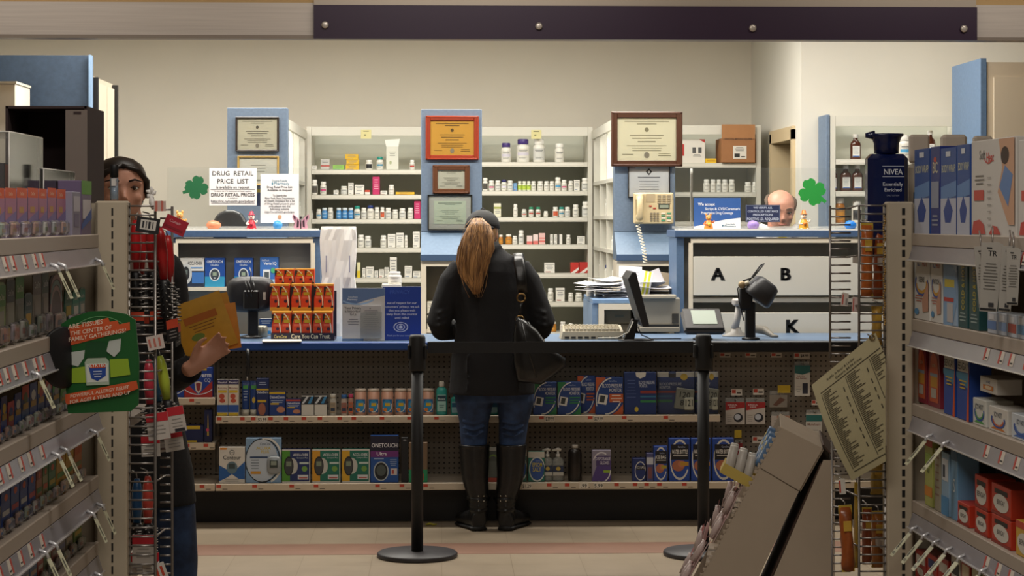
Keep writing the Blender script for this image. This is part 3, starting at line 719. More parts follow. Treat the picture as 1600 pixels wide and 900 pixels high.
# ================================================================== wall pieces
def framed(name, px0, px1, py0, py1, Y, fcol, fw, paper, label, art, matc=None, matw=0, depth=.022, cat='framed certificate', group='framed certificates on the blue columns', rough=.35):
    x0, x1 = X(px0, Y), X(px1, Y); z0, z1 = Z(py1, Y), Z(py0, Y); w_, h_ = x1 - x0, z1 - z0
    u = thing(name, ((x0 + x1) / 2, Y, (z0 + z1) / 2), label, cat, group)
    f = U(fw, Y); m = MB(); fm_ = M(fcol, rough, 0, .08, 50)
    for sx in (-1, 1): m.box((sx * (w_ / 2 - f / 2), 0, 0), (f, depth, h_), fm_, .003); m.box((sx * (w_ / 2 - f * .25), -depth / 2, 0), (f * .3, .005, h_ - f * .2), fm_, .002)
    for sz in (-1, 1): m.box((0, 0, sz * (h_ / 2 - f / 2)), (w_ - 2 * f + .002, depth, f), fm_, .003); m.box((0, -depth / 2, sz * (h_ / 2 - f * .25)), (w_ - f * .2, .005, f * .3), fm_, .002)
    m.build('frame', u)
    iw, ih = w_ - 2 * f + .002, h_ - 2 * f + .002
    m = MB(); m.box((0, .004, 0), (iw, .004, ih), M(matc or paper, .7)); 
    mw = U(matw, Y)
    if matc: m.box((0, .0012, 0), (iw - 2 * mw, .002, ih - 2 * mw), M(paper, .7))
    m.art(iw - 2 * mw, ih - 2 * mw, art, y=-.0004 if matc else .0016, z0=-(ih - 2 * mw) / 2)
    m.build('certificate_paper', u)
    MB().box((0, -.004, 0), (iw, .0012, ih), clear_plastic('#ffffff', .0, .02)).build('glass', u)
    return u
def cert(col='#5a5348', seal=True):
    a = [('l', .12, .88, .90, 1, .05, .022, col), ('l', .3, .7, .84, 1, .05, .018, col), ('l', .2, .8, .58, 2, .07, .016, col), ('l', .32, .68, .43, 1, .05, .022, col), ('l', .15, .85, .34, 3, .055, .012, col),
         ('l', .08, .28, .14, 1, .05, .014, col), ('l', .68, .92, .16, 2, .05, .014, col)]
    if seal: a += [('e', .5, .72, .035, .05, col), ('e', .5, .13, .045, .07, '#8c8474')]
    return a
YW = 11.685
framed('framed_certificate', 368, 436, 183, 237, YW, '#2b2018', 3, '#c9c3ae', 'black framed certificate at the top of the left blue column', cert())
framed('framed_certificate', 371, 436, 244, 290, YW, '#b3934c', 3, '#d9d6cb', 'gold framed certificate partly behind the price list sign', [('r', .3, .1, .7, .16, '#8c8a80'), ('l', .3, .7, .7, 3, .12, .02, '#8c8a80')])
framed('framed_certificate', 665, 748, 181, 250, YW, '#8f2f14', 7.5, '#d9a441', 'yellow certificate in a red wooden frame above the customer', cert('#5d4418'))
framed('framed_certificate', 676, 734, 258, 303, YW, '#5b3620', 8, '#cfcdbd', 'small certificate in a thick brown frame below the yellow one', cert('#77756a', False))
framed('framed_certificate', 668, 738, 304, 360, YW, '#14140f', 2.2, '#cfdcc8', 'black framed pale green certificate beside the customer cap', cert('#78857a', False), matc='#c4c6c0', matw=8)
framed('framed_certificate', 981, 1047, 258, 309, YW, '#1b1b1d', 1.6, '#d5d6d9', 'white certificate with black emblem half behind the telephone', [('p', [(.42, .82), (.5, .93), (.58, .82), (.5, .7)], '#22222a'), ('e', .5, .82, .03, .05, '#d5d6d9'), ('l', .2, .8, .62, 1, .05, .03, '#66666c'), ('l', .25, .75, .5, 4, .09, .015, '#8a8a90'), ('t', .06, .92, .05, 'NOTICE', '#b8574c', .2)])
framed('framed_certificate', 955, 1066, 174, 260, YW - .025, '#4a2a1a', 9.5, '#e3dcc0', 'largest certificate, cream paper in a dark brown frame', cert('#8c8468'), depth=.03)
# telephone on the column
Yt_ = 11.67
x0, x1, z0, z1 = X(989, Yt_), X(1051, Yt_), Z(350, Yt_), Z(301, Yt_)
w_, h_ = x1 - x0, z1 - z0
ph = thing('desk_telephone', ((x0 + x1) / 2, Yt_ - .012, (z0 + z1) / 2), 'beige office telephone mounted on the right blue column', 'telephone')
BG = M('#c9b892', .4); BG2 = M('#b7a57e', .4)
MB().box((0, -.012, 0), (w_, .05, h_), BG, .008).box((.0, .02, 0), (w_ * .8, .02, h_ * .7), BG2).build('phone_body', ph)
m = MB(); xh = -w_ / 2 + .032
m.tube([(xh, -.05, -h_ / 2 + .03), (xh, -.075, -h_ / 4), (xh, -.08, 0), (xh, -.075, h_ / 4), (xh, -.05, h_ / 2 - .02)], [(.018, .022), (.014, .019), (.013, .018), (.014, .019), (.018, .022)], BG, 12)
m.box((xh, -.05, -h_ / 2 + .03), (.044, .03, .05), BG, .008).box((xh, -.05, h_ / 2 - .025), (.044, .03, .045), BG, .008); hs_ = m.build('handset', ph)
m = MB(); m.box((w_ * .26, -.038, h_ * .06), (w_ * .28, .004, h_ * .16), M('#3c4038', .3)).box((w_ * .26, -.0405, h_ * .06), (w_ * .22, .002, h_ * .10), M('#8c9484', .2)); m.build('display_window', ph)
m = MB()
for r in range(4):
    for c in range(3): m.box((w_ * (.14 + .12 * c), -.039, h_ * (.40 - .075 * r)), (w_ * .085, .006, h_ * .05), M('#9b8f76', .5))
m.build('number_keys', ph); m = MB()
for r in range(4):
    for c in range(3): m.box((w_ * (-.06 + .08 * c), -.039, h_ * (-.16 - .075 * r)), (w_ * .055, .006, h_ * .045), M('#7d7462', .5))
    for c in range(2): m.box((w_ * (.24 + .14 * c), -.039, h_ * (-.16 - .075 * r)), (w_ * .10, .006, h_ * .04), M(['#d9d4c4', '#3f8f6c'][(r + c) % 2], .5))
m.build('line_keys', ph); m = MB(); m.box((-w_ * .08, -.039, h_ * .07), (w_ * .07, .005, h_ * .04), M('#b23b2e', .5)).box((w_ * .02, -.039, h_ * .0), (w_ * .07, .005, h_ * .04), M('#b23b2e', .5)); m.build('red_keys', ph)
m = MB(); m.box((-w_ * .08, -.0385, h_ * .33), (w_ * .22, .003, h_ * .26), M('#a8987a', .6)); m.build('speaker_grille', ph)
pts = []
xc_ = X(1004, Yt_); top = (X(998, Yt_) , Yt_ - .05, Z(350, Yt_)); bot = Z(415, 11.2)
for i in range(240):
    t = i / 239; a = t * 2 * PI * 13; loc = Vector((X(999 + 6 * t, 11.5), 11.60 - .22 * min(1, t * 1.6), Z(351, Yt_) * (1 - t) + Z(412, 11.3) * t))
    pts.append(loc + Vector((.011 * math.cos(a), .011 * math.sin(a), 0)) - ph.location)
MB().tube(pts, .0026, M('#ded6c2', .5), 5).build('coiled_cord', ph)
# white notice card on the sloping ledge
o = MB().box((0, 0, 0), (U(38, 11.6), .002, U(16, 11.6)), M('#e6e7ea', .6)).build('notice_card'); Tn = (X(999, 11.61), 11.7 - .075 - .006, Z(381, 11.62)); o.location = Tn
o.rotation_euler = (-math.atan2(.16, Z(362, 11.7) - Z(398, 11.54)), 0, 0); tag(o, 'blank white card on the sloping ledge under the telephone', 'card')
# yellow sticky notes on the shelf headers
for px, py, w, lab in ((572, 210, 16, 'yellow sticky note on the header above the left rear bay'), (838, 210, 16, 'yellow sticky note on the header above the right rear bay')):
    u = MB().box((0, 0, 0), (U(16, YS0), .0015, U(14, YS0)), M('#d8d199', .7)).art(U(16, YS0), U(14, YS0), [('l', .2, .8, .8, 1, .1, .08, '#6d6b4d'), ('r', .3, .3, .5, .5, '#8d8a63')], y=-.0008, z0=-U(7, YS0)).build('sticky_note')
    u.location = (X(px, YS0), YS0 - .0008 , Z(py, YS0)); tag(u, lab, 'note')
# open white carton with lifted flap on the top left shelf
u = thing('open_carton', (X(613, YI), YI + .04, L_(0) + .001), 'tall white carton with a lifted flap on the top left shelf', 'box')
w_, h_ = U(19, YI), U(36, YI)
MB().box((0, 0, h_ / 2), (w_, .07, h_), M('#d7d8cc', .5), .001).art(w_, h_, [('l', .2, .8, .75, 3, .08, .02, '#7f8378'), ('e', .35, .3, .1, .08, '#a9b08c')], y=-.035).build('carton_body', u)
m = MB(); m.add([(-w_ / 2, -.035, h_), (w_ / 2, -.035, h_), (w_ * .62, -.02, h_ + U(12, YI)), (-w_ * .62, -.02, h_ + U(10, YI)), (-w_ / 2, -.033, h_), (w_ / 2, -.033, h_), (w_ * .62, -.018, h_ + U(12, YI)), (-w_ * .62, -.018, h_ + U(10, YI))], [(0, 1, 2, 3), (4, 7, 6, 5), (3, 2, 6, 7), (1, 5, 6, 2), (0, 3, 7, 4)], M('#e8e6de', .5)); m.build('lifted_flap', u)
# ================================================================== things on and above the raised cabinets
Yg = 10.945
def sheet(name, px0, px1, py0, py1, Y, col, art, label, cat='sign', th=.0015, group=None, tilt=0):
    x0, x1 = X(px0, Y), X(px1, Y); z0, z1 = Z(py1, Y), Z(py0, Y)
    m = MB(); m.box((0, 0, 0), (x1 - x0, th, z1 - z0), M(col, .6)); m.art(x1 - x0, z1 - z0, art, y=-th / 2, z0=-(z1 - z0) / 2)
    o = m.build(name); o.location = ((x0 + x1) / 2, Y, (z0 + z1) / 2); tag(o, label, cat, group)
    if tilt: o.rotation_euler = (0, math.radians(tilt), 0)
    return o
K = '#232426'
sheet('price_list_sign', 327, 401, 263, 321, Yg - .003, '#e0dfe2', [('t', .5, .80, .125, 'DRUG  RETAIL', K, .92), ('t', .5, .59, .125, 'PRICE  LIST', K, .76), ('t', .5, .455, .075, 'is available on request', '#4a4a4e', .7), ('r', .03, .42, .97, .43, '#77777a'),
      ('t', .5, .365, .035, 'To search the NYS Department of Health database:', '#77777a', .86), ('t', .5, .245, .09, 'DRUG RETAIL PRICES', K, .93), ('t', .5, .185, .035, 'is available at', '#77777a', .3), ('t', .5, .08, .075, 'http://rx.nyhealth.gov/pdpw/', '#55555a', .92), ('r', .04, .055, .96, .065, '#55555a')],
      'white sign reading DRUG RETAIL PRICE LIST taped to the clear guard')
sheet('pharmacy_notice', 407, 467, 272, 348, Yg - .006, '#dcdce0', [('t', .5, .84, .045, 'Duane Reade', '#5c7f8f', .4), ('t', .55, .78, .06, 'Pharmacy', '#3d7f9a', .4), ('e', .31, .80, .02, .03, '#3d7f9a'), ('t', .5, .71, .045, 'Drug Retail Price List', K, .66), ('t', .5, .65, .045, 'Available on Request', K, .64),
      ('t', .5, .54, .04, 'To Search the', K, .36), ('t', .5, .485, .04, 'New York State Department', K, .76), ('t', .5, .43, .04, 'of Health Database for a list', K, .8), ('t', .5, .375, .04, 'of Drug Retail prices in your', K, .8), ('t', .5, .32, .04, 'area please visit the', K, .55), ('t', .5, .265, .04, 'following website:', K, .5), ('t', .5, .205, .04, 'http://rx.nyhealth.gov/pdpw', '#44444a', .8), ('e', .5, .12, .05, .04, '#c79a78')],
      'white notice headed Pharmacy beside the price list sign on the guard')
B2 = '#1f3f80'
sheet('coverage_sign', 1084, 1157, 309, 358, Yg - .004, '#2b5598', [('p', [(0, 0), (1, 0), (1, .36), (.7, .31), (.4, .22), (.15, .12), (0, .08)], '#d5d9df'), ('t', .27, .75, .10, 'We accept', '#e9edf4', .36), ('t', .62, .61, .085, 'Script & CVS/Caremark', '#dbe3f0', .84), ('t', .5, .48, .085, 'Prescription Drug Coverage', '#dbe3f0', .68), ('t', .78, .14, .04, 'Duane Reade', '#4a6a80', .26), ('t', .78, .06, .07, 'Pharmacy', '#4a6a80', .32), ('e', .62, .11, .02, .03, '#4a6a80')],
      'blue and white We accept drug coverage sign on the right guard')
sheet('verify_sign', 1165, 1219, 320, 347, 10.93, '#18244a', [('t', .5, .78, .12, 'WE VERIFY ALL', '#b9c3d8', .55), ('t', .5, .57, .12, 'CONTROLLED SUBSTANCE', '#b9c3d8', .88), ('t', .5, .37, .12, 'PRESCRIPTIONS', '#b9c3d8', .58), ('t', .5, .11, .15, 'POSITIVE I.D. REQUIRED', '#b9c3d8', .92),
      ('r', .02, .03, .98, .05, '#7d89a5'), ('r', .02, .95, .98, .97, '#7d89a5'), ('r', .01, .03, .022, .97, '#7d89a5'), ('r', .978, .03, .99, .97, '#7d89a5')],
      'dark blue WE VERIFY ALL sign in front of the pharmacist face', th=.003)
sheet('blue_white_notice', 401, 408, 296, 322, 11.0, '#2c4c8a', [('r', 0, .82, 1, 1, '#d7c84a')], 'slim blue notice showing between the two white signs', 'sign')
def shamrock(px, py, wpx, rot, label, col, Y=Yg - .004):
    r = U(wpx, Y) / 2; m = MB(); mt = M(col, .6)
    def disc(cx, cz, rx, n=20):
        return [(cx + rx * math.cos(2 * PI * i / n), cz + rx * math.sin(2 * PI * i / n)) for i in range(n)]
    pts = []
    N = 144
    for i in range(N):
        a = 2 * PI * i / N
        q = abs(math.cos(2 * (a))) # four lobes
        rad = r * (.50 + .5 * q ** .45 - .10 * math.exp(-((math.cos(4 * a) - 1) * 6) ** 2) * (1 if q > .5 else 0))
        pts.append((rad * math.cos(a), rad * math.sin(a)))
    m.prism(pts, -.001, .001, mt)
    m.prism([(.0, -.02), (r * .55, -r * 1.05), (r * .75, -r * .95), (.02, 0)], -.0014, .0008, mt)
    o = m.build('shamrock_cutout'); p = P(px, py, Y); o.location = p; o.rotation_euler = (0, math.radians(rot), 0)
    return tag(o, label, 'shamrock', 'paper shamrocks taped to the clear guards')
shamrock(307, 293, 38, 12 + 90, 'dark green shamrock left of the price list sign', '#0e5a34')
shamrock(1269, 300, 45, -20, 'bright green shamrock on the right guard above the chick figurine', '#1b8a36')
shamrock(141, 258, 24, 40, 'dark green shamrock edge beside the shopper hair and dark carton', '#0e5a34', 10.694)
def egg(px, py, wpx, hpx, col, label, Y=10.87):
    o = MB().lathe([(.001, -.5)] + [(.5 * math.sin(PI * i / 14) * (1 + .12 * math.cos(PI * i / 14)), -.5 * math.cos(PI * i / 14)) for i in range(1, 14)] + [(.001, .5)], M(col, .35), 24).build('plastic_egg')
    o.scale = (U(hpx, Y), U(hpx, Y), U(wpx, Y)); o.rotation_euler = (0, PI / 2, 0); o.location = (X(px, Y), Y, rcz + U(hpx, Y) * .53)
    return tag(o, label, 'egg', 'plastic eggs on the raised cabinets')
egg(334, 358, 23, 15, '#d98a66', 'peach orange plastic egg on the left cabinet'); egg(434, 357, 15, 15, '#3d8fd0', 'blue plastic egg left of the butterfly')
egg(1177, 359, 19, 15, '#9d84c8', 'lilac plastic egg under the WE VERIFY sign'); egg(1329, 359, 19, 15, '#1f78d4', 'bright blue plastic egg seen through the wire rack')
FIG = 'small seasonal figurines on the raised cabinets'
def figurine(px, hpx, cols, label, ears='bunny', Y=10.86):
    h = U(hpx, Y); u = thing('figurine', (X(px, Y), Y, rcz + .0005), label, 'figurine', FIG)
    c1, c2, c3, sk = [M(c, .35) for c in cols]
    m = MB(); m.lathe([(.24 * h, 0), (.26 * h, .06 * h), (.21 * h, .3 * h), (.13 * h, .5 * h), (.08 * h, .58 * h)], c1, 16)
    m.ball((-.13 * h, -.13 * h, .05 * h), (.1 * h, .13 * h, .06 * h), c2); m.ball((.13 * h, -.13 * h, .05 * h), (.1 * h, .13 * h, .06 * h), c2)
    m.tube([(-.14 * h, 0, .48 * h), (-.25 * h, -.08 * h, .34 * h), (-.1 * h, -.22 * h, .3 * h)], [.05 * h, .045 * h, .04 * h], c2, 8)
    m.tube([(.14 * h, 0, .48 * h), (.27 * h, -.06 * h, .4 * h), (.3 * h, -.1 * h, .52 * h)], [.05 * h, .045 * h, .04 * h], c2, 8); m.build('body', u)
    m = MB(); m.ball((0, -.02 * h, .68 * h), (.16 * h, .15 * h, .15 * h), sk); m.ball((0, -.16 * h, .65 * h), (.05 * h, .05 * h, .035 * h), c3)
    for s_ in (-1, 1): m.ball((s_ * .06 * h, -.155 * h, .72 * h), .018 * h, M('#1a1414', .3), 8, 6)
    m.build('head', u)
    m = MB()
    if ears == 'bunny':
        for s_ in (-1, 1): m.ball((s_ * .09 * h, 0, .87 * h), (.045 * h, .03 * h, .14 * h), sk)
    elif ears == 'hat': m.lathe([(.19 * h, .78 * h), (.19 * h, .80 * h), (.11 * h, .83 * h), (.10 * h, .95 * h), (.03 * h, 1.0 * h)], c3, 16)
    else:
        for s_ in (-1, 1): m.ball((s_ * .12 * h, 0, .84 * h), (.055 * h, .04 * h, .08 * h), sk)
    m.build('hat' if ears == 'hat' else 'ears', u)
    m = MB(); m.ball((.02 * h, -.24 * h, .32 * h), (.09 * h, .07 * h, .09 * h), c3, 10, 7); m.build('held_ornament', u)
    return u
figurine(281, 34, ('#c98a3a', '#d9a45c', '#b8542e', '#dba55c'), 'honey brown bear figurine behind the hanging red brushes', 'round')
figurine(393, 30, ('#c22a3c', '#e8e2d8', '#c8324a', '#efe6da'), 'red and white figurine with a red hat between two eggs', 'hat')
figurine(1107, 29, ('#d98a3a', '#c86a30', '#e0b83c', '#d99a5a'), 'small orange striped figurine in front of the coverage sign', 'round')
figurine(1256, 32, ('#e0a23a', '#e8e2d2', '#dd7a2c', '#efe9dc'), 'white chick figurine with orange hat under the bright shamrock', 'hat')
# butterfly ornament
Y = 10.86; u = thing('butterfly_ornament', (X(470, Y), Y, rcz + .0005), 'pink and black butterfly ornament at the end of the left cabinet', 'ornament', FIG); h = U(25, Y); w_ = U(27, Y)
for s_ in (-1, 1):
    m = MB(); m.prism([(s_ * .03 * w_, .1 * h), (s_ * .3 * w_, 0), (s_ * .42 * w_, .2 * h), (s_ * .34 * w_, .45 * h), (s_ * .5 * w_, .8 * h), (s_ * .46 * w_, h), (s_ * .3 * w_, .9 * h), (s_ * .04 * w_, .6 * h)][::s_], -.004, .004, M('#b98a9c', .4))
    m.prism([(s_ * .12 * w_, .2 * h), (s_ * .24 * w_, .18 * h), (s_ * .2 * w_, .7 * h), (s_ * .1 * w_, .55 * h)][::s_], -.0052, -.004, M('#3a2a33', .4)); m.prism([(s_ * .32 * w_, .6 * h), (s_ * .42 * w_, .82 * h), (s_ * .42 * w_, .93 * h), (s_ * .3 * w_, .82 * h)][::s_], -.0052, -.004, M('#3a2a33', .4)); m.build('wing', u)
MB().tube([(0, 0, 0), (0, 0, .35 * h), (0, 0, .78 * h)], [.005, .006, .004], M('#2a1d24', .4), 10).ball((0, 0, .8 * h), .007, M('#2a1d24', .4)).build('body', u)
# black round backed chair / bag showing behind the left cabinet
u = thing('office_chair', (X(362, 11.45), 11.37, 0), 'black leather office chair back rising behind the left cabinet', 'chair')
s_ = U(54, 11.25); zb_ = rcz - .02
pts = [(-.5, 0), (-.48, .35), (-.36, .58), (-.12, .68), (.12, .68), (.36, .58), (.48, .35), (.5, 0)]
LTH = M('#17181b', .3)
m = MB(); m.prism([(x * s_, zb_ - .35 + (z * s_) + (.35 if z > 0 else 0)) for x, z in pts], -.04, .03, LTH)
o = m.build('backrest', u); bv = o.modifiers.new('b', 'BEVEL'); bv.width = .02; bv.segments = 4
MB().box((0, -.01, .52), (.44, .30, .09), LTH, .03).build('seat', u)
MB().tube([(0, .14, .52), (0, .17, .8), (0, .04, 1.12)], .02, LTH).build('back_bar', u); MB().cyl((0, 0, .1), .025, .4, M('#55555a', .3, .8)).build('gas_post', u)
for k in range(5):
    a = k * 2 * PI / 5; MB().tube([(0, 0, .1), (.14 * math.cos(a), .14 * math.sin(a), .07)], [.02, .014], LTH).ball((.145 * math.cos(a), .145 * math.sin(a), .03), .03, LTH).build('leg', u)

# ================================================================== cartons with printing
def put(o, px, Y, z, group=None, rz=0, dpt=0):
    o.location = (X(px, Y), Y + dpt, z); o.rotation_euler = (0, 0, math.radians(rz))
    if group: o['group'] = group
    return o
def art_onetouch(): return [('r', 0, 0, 1, .35, '#2f8fb8'), ('t', .5, .82, .10, 'ONETOUCH', '#e8eef4', .8), ('t', .5, .72, .06, 'UltraMini', '#c7d5e6', .4), ('e', .5, .42, .27, .22, '#dfe5ea'), ('e', .5, .42, .22, .19, '#39424c'), ('r', .4, .38, .6, .5, '#8fa08c'), ('e', .5, .3, .05, .025, '#c9d0d4')]
def art_accu_white(): return [('r', 0, .0, 1, .55, '#1b2b44'), ('r', .5, .12, 1, .5, '#3a6fb4'), ('t', .62, .76, .12, 'ACCU-CHEK', '#3c4048', .62), ('r', .45, .64, .95, .68, '#4f84bd'), ('e', .26, .45, .24, .36, '#b9bcbc'), ('e', .25, .46, .15, .24, '#26292d'), ('r', .18, .42, .32, .58, '#5f6a66')]
GM = 'blood sugar meter kits on the left cabinet shelf'
YSH = 10.82; zs = Z(451, YK) + .0105
def kit(px0, px1, hp, base, art, label, grp, Y=YSH, z=zs, d_=.07, name='meter_carton', cat='box', rz=0, side=None):
    w_ = U(px1 - px0, Y) * .98; o = carton(name, w_, d_, U(hp, Y), base, art, label, cat, side=side)
    o.location = (X((px0 + px1) / 2, Y), Y + d_ / 2, z + .0005); o.rotation_euler = (0, 0, math.radians(rz)); o['group'] = grp
    return o
kit(281, 319, 45, '#d5d4cf', art_accu_white(), 'white and dark meter kit carton first on the left cabinet shelf', GM)
kit(320, 351, 45, '#1e4a96', art_onetouch(), 'blue meter carton touching the white one, left cabinet shelf', GM)
kit(366, 395, 45, '#1e4a96', art_onetouch(), 'blue meter carton behind the monitor back, left cabinet shelf', GM)
kit(406, 435, 46, '#3d6fb8', [('t', .3, .86, .06, 'OneTouch', '#e3ebf4', .4), ('t', .55, .74, .10, 'Verio IQ', '#f0f4f8', .7), ('r', 0, 0, 1, .25, '#9bc3e0'), ('r', .18, .12, .55, .58, '#dfe4e6'), ('r', .24, .3, .5, .5, '#4d565c'), ('e', .72, .55, .13, .09, '#4aa878')], 'pale blue meter carton behind the orange box tower', GM)
# lower compartment bits of the left cabinet
zl = .891 + .0005
def onctr(o, px, Y, rz=0, dz=0, dpt=0): o.location = (X(px, Y), Y + dpt, zl + dz); o.rotation_euler = (0, 0, math.radians(rz)); return o

# ------------------------------------------------------------------ counter top, left part
# monitor on a pole, seen from behind
u = thing('pole_monitor', (X(392, 10.38), 10.38, zl), 'black pole mounted screen seen from behind above the yellow packs', 'monitor')
BK = M('#141417', .35); BK2 = M('#1e1e22', .45)
s1 = U(1, 10.38)
MB().lathe([(18 * s1, 0), (18 * s1, .008), (9 * s1, .016)], BK, 24).build('base_plate', u)
MB().box((3 * s1, .01, 25 * s1), (16 * s1, .035, 50 * s1), BK, .006).build('pole', u)
m = MB(); q = 20; zc_ = 68 * s1
def oval(t0, t1, n): return [(math.copysign(abs(math.cos(t0 + (t1 - t0) * i / n)) ** .55, math.cos(t0 + (t1 - t0) * i / n)), math.copysign(abs(math.sin(t0 + (t1 - t0) * i / n)) ** .6, math.sin(t0 + (t1 - t0) * i / n))) for i in range(n)]
def shell(m, rings, mt, T=None):
    n = 32; ov = oval(0, 2 * PI, n); vs = []; fs = []
    for y, rx, rz_, cz in rings: vs += [(a * rx, y, cz + b * rz_) for a, b in ov]
    for k in range(len(rings) - 1):
        for i in range(n): j = (i + 1) % n; fs.append((k * n + i, k * n + j, (k + 1) * n + j, (k + 1) * n + i))
    fs.append(tuple(range(n))[::-1]); fs.append(tuple((len(rings) - 1) * n + i for i in range(n)))
    m.add(vs, fs, mt, True, T)
shell(m, [(-.035, 24 * s1, 18 * s1, zc_), (-.03, 31 * s1, 23 * s1, zc_), (0, 38 * s1, 28 * s1, zc_), (.015, 38 * s1, 28 * s1, zc_)], BK2); m.build('housing', u)
MB().box((0, .018, zc_), (66 * s1, .006, 46 * s1), M('#2b343b', .15)).build('screen', u)
MB().box((2 * s1, -.05, zc_ - 8 * s1), (24 * s1, .035, 30 * s1), BK, .006).build('mount_bracket', u)
MB().box((22 * s1, -.0385, zc_ - 2 * s1), (4 * s1, .002, 12 * s1), M('#b9b6aa', .5)).build('rating_sticker', u)
m = MB()
for k, (a, b_) in enumerate(((-8, -4), (-3, 2), (4, 3))):
    m.tube([(a * s1, -.05, zc_ + 22 * s1), ((a + 4) * s1, -.075, zc_ + 12 * s1), (b_ * s1, -.07, zc_ + 2 * s1), (b_ * s1 + .004, -.06, zc_ - 6 * s1)], .004, BK, 6)
m.tube([(0, -.04, zc_ + 18 * s1), (2 * s1, -.045, zc_ + 34 * s1), (-1 * s1, -.03, zc_ + 42 * s1)], .003, M('#77777a', .4, .5), 6); m.build('cables', u)
o = MB().tube([(0, 0, 0), (.002, -.01, -.03), (.004, -.01, -.09), (-.002, -.01, -.13)], [.010, .008, .009, .006], BK, 8).tube([(-.002, -.01, -.13), (0, -.012, -.15)], .003, M('#c9c7c0', .3, .6), 6).build('hanging_cable', None)
o.location = (X(387, 10.01), 10.01 , Z(545, 10.0)); tag(o, 'black cable plug dangling below the counter edge under the pole monitor', 'cable')
# orange carton tower on a printed tray
YO = 10.20; s1 = U(1, YO); OG = 'orange and red glucose tablet cartons in the counter display'
def art_or(): return [('r', 0, 0, 1, .14, '#d99a2b'), ('p', [(0, .5), (.16, .9), (0, .9)], '#1b1a22'), ('p', [(.34, .12), (.49, .12), (.49, .4)], '#1b1a22'), ('p', [(.5, .5), (.66, .9), (.5, .9)], '#1b1a22'), ('p', [(.84, .12), (.99, .12), (.99, .4)], '#1b1a22'), ('r', .08, .46, .46, .54, '#d9604a'), ('r', .56, .46, .96, .54, '#d9604a'), ('r', 0, .93, 1, 1, '#e8a23a'),
    ('a', .05, .2, .42, .75, .05, 0, 80, '#e7ded0'), ('a', .55, .2, .42, .75, .05, 0, 80, '#e7ded0'), ('r', .12, .58, .42, .7, '#b89a1d'), ('r', .62, .58, .92, .7, '#b89a1d'), ('e', .3, .36, .08, .06, '#3a1c38'), ('e', .8, .36, .08, .06, '#3a1c38'), ('t', .25, .76, .08, 'GLUCOSE', '#e2c33c', .3), ('t', .75, .76, .08, 'GLUCOSE', '#e2c33c', .3)]
tr = thing('display_tray', (X(474, YO), YO, zl), 'dark printed display tray reading Care You Can Trust under the orange cartons', 'display')
w_ = 98 * s1
MB().box((0, .06, .005), (w_, .22, .01), M('#201c36', .5)).build('tray_base', tr)
m = MB(); m.box((0, -.052, 6 * s1), (w_, .004, 12 * s1), M('#1d1a33', .5)); m.art(w_, 12 * s1, [('t', .15, .35, .45, 'CareOne', '#c9b56a', .2), ('t', .63, .3, .6, 'Care You Can Trust.', '#e4d9b8', .62)], y=-.0542); m.build('tray_front', tr)
MB().box((0, .168, .12), (w_, .004, .24), M('#201c36', .5)).build('tray_back', tr)
pro = None
for zi, (zz, cells, yy, row_w) in enumerate(((11.0, [(425.5, 456.5), (457.3, 488.4), (489.2, 520.4)], 0, 'front row'), (0, [], 0, ''), )):
    for k, (a, b_) in enumerate(cells):
        w1 = (b_ - a) * s1 * .98
        if pro is None: pro = carton('glucose_carton', w1, .05, 42 * s1, '#c9401d', art_or(), 'x', 'box', OG, top='#e0a63c'); o = pro
        else: o = dup(pro)
        o.location = (X((a + b_) / 2, YO), YO - .02, zl + .0105); tag(o, ['front carton of the orange tower beside the pole monitor', 'front carton in the middle of the orange tower', 'front carton of the orange tower beside the white bag'][k], 'box', OG)
st = MB().box((0, .055, .0125 + 20.5 * s1), (w_ * .94, .05, 41 * s1), M('#3a2a2a', .6)).build('tray_step', tr)
st2 = MB().box((0, .125, .0125 + 40 * s1), (w_ * .8, .05, 80 * s1), M('#3a2a2a', .6)).build('tray_step', tr)
for k, (a, b_) in enumerate(((420.5, 452), (453.8, 486), (489.5, 521.5))):
    o = dup(pro); o.location = (X((a + b_) / 2, YO), YO + .055, zl + .013 + 41 * s1); tag(o, ['middle tier orange carton beside the pole monitor', 'middle tier orange carton in the centre of the tower', 'middle tier orange carton beside the white bag'][k], 'box', OG)
for k, (a, b_) in enumerate(((426.5, 457.5), (458.3, 490))):
    o = dup(pro); o.location = (X((a + b_) / 2, YO), YO + .125, zl + .013 + 80.2 * s1); o.scale = (1, 1, .62); tag(o, ['top tier orange carton nearer the pole monitor', 'top tier orange carton nearer the white bag'][k], 'box', OG)
# small things near the pole
onctr(carton('medicine_carton', U(20, 10.62), .05, U(26, 10.62), '#cfd2d4', [('r', 0, .5, 1, 1, '#26467c'), ('l', .1, .9, .85, 2, .12, .05, '#d5dbe4'), ('r', .3, .1, .9, .3, '#3d8fd0')], 'blue and white carton behind the pole monitor stand', 'box'), 416, 10.62)
o = MB().lathe([(.03, 0), (.034, .004), (.034, .05), (.028, .058), (.012, .06)], M('#8c8a80', .3, .6), 24).build('tape_dispenser'); onctr(o, 408, 10.47); tag(o, 'small round metal dispenser at the foot of the pole monitor', 'dispenser')
o = MB().box((0, 0, .004), (U(60, 10.2), .14, .007), M('#dcdad2', .5), .002).build('paper_pad'); onctr(o, 440, 10.06, 4, 0, .08); o.location.y = 10.085; tag(o, 'white paper pad lying at the counter edge before the orange tower', 'paper')
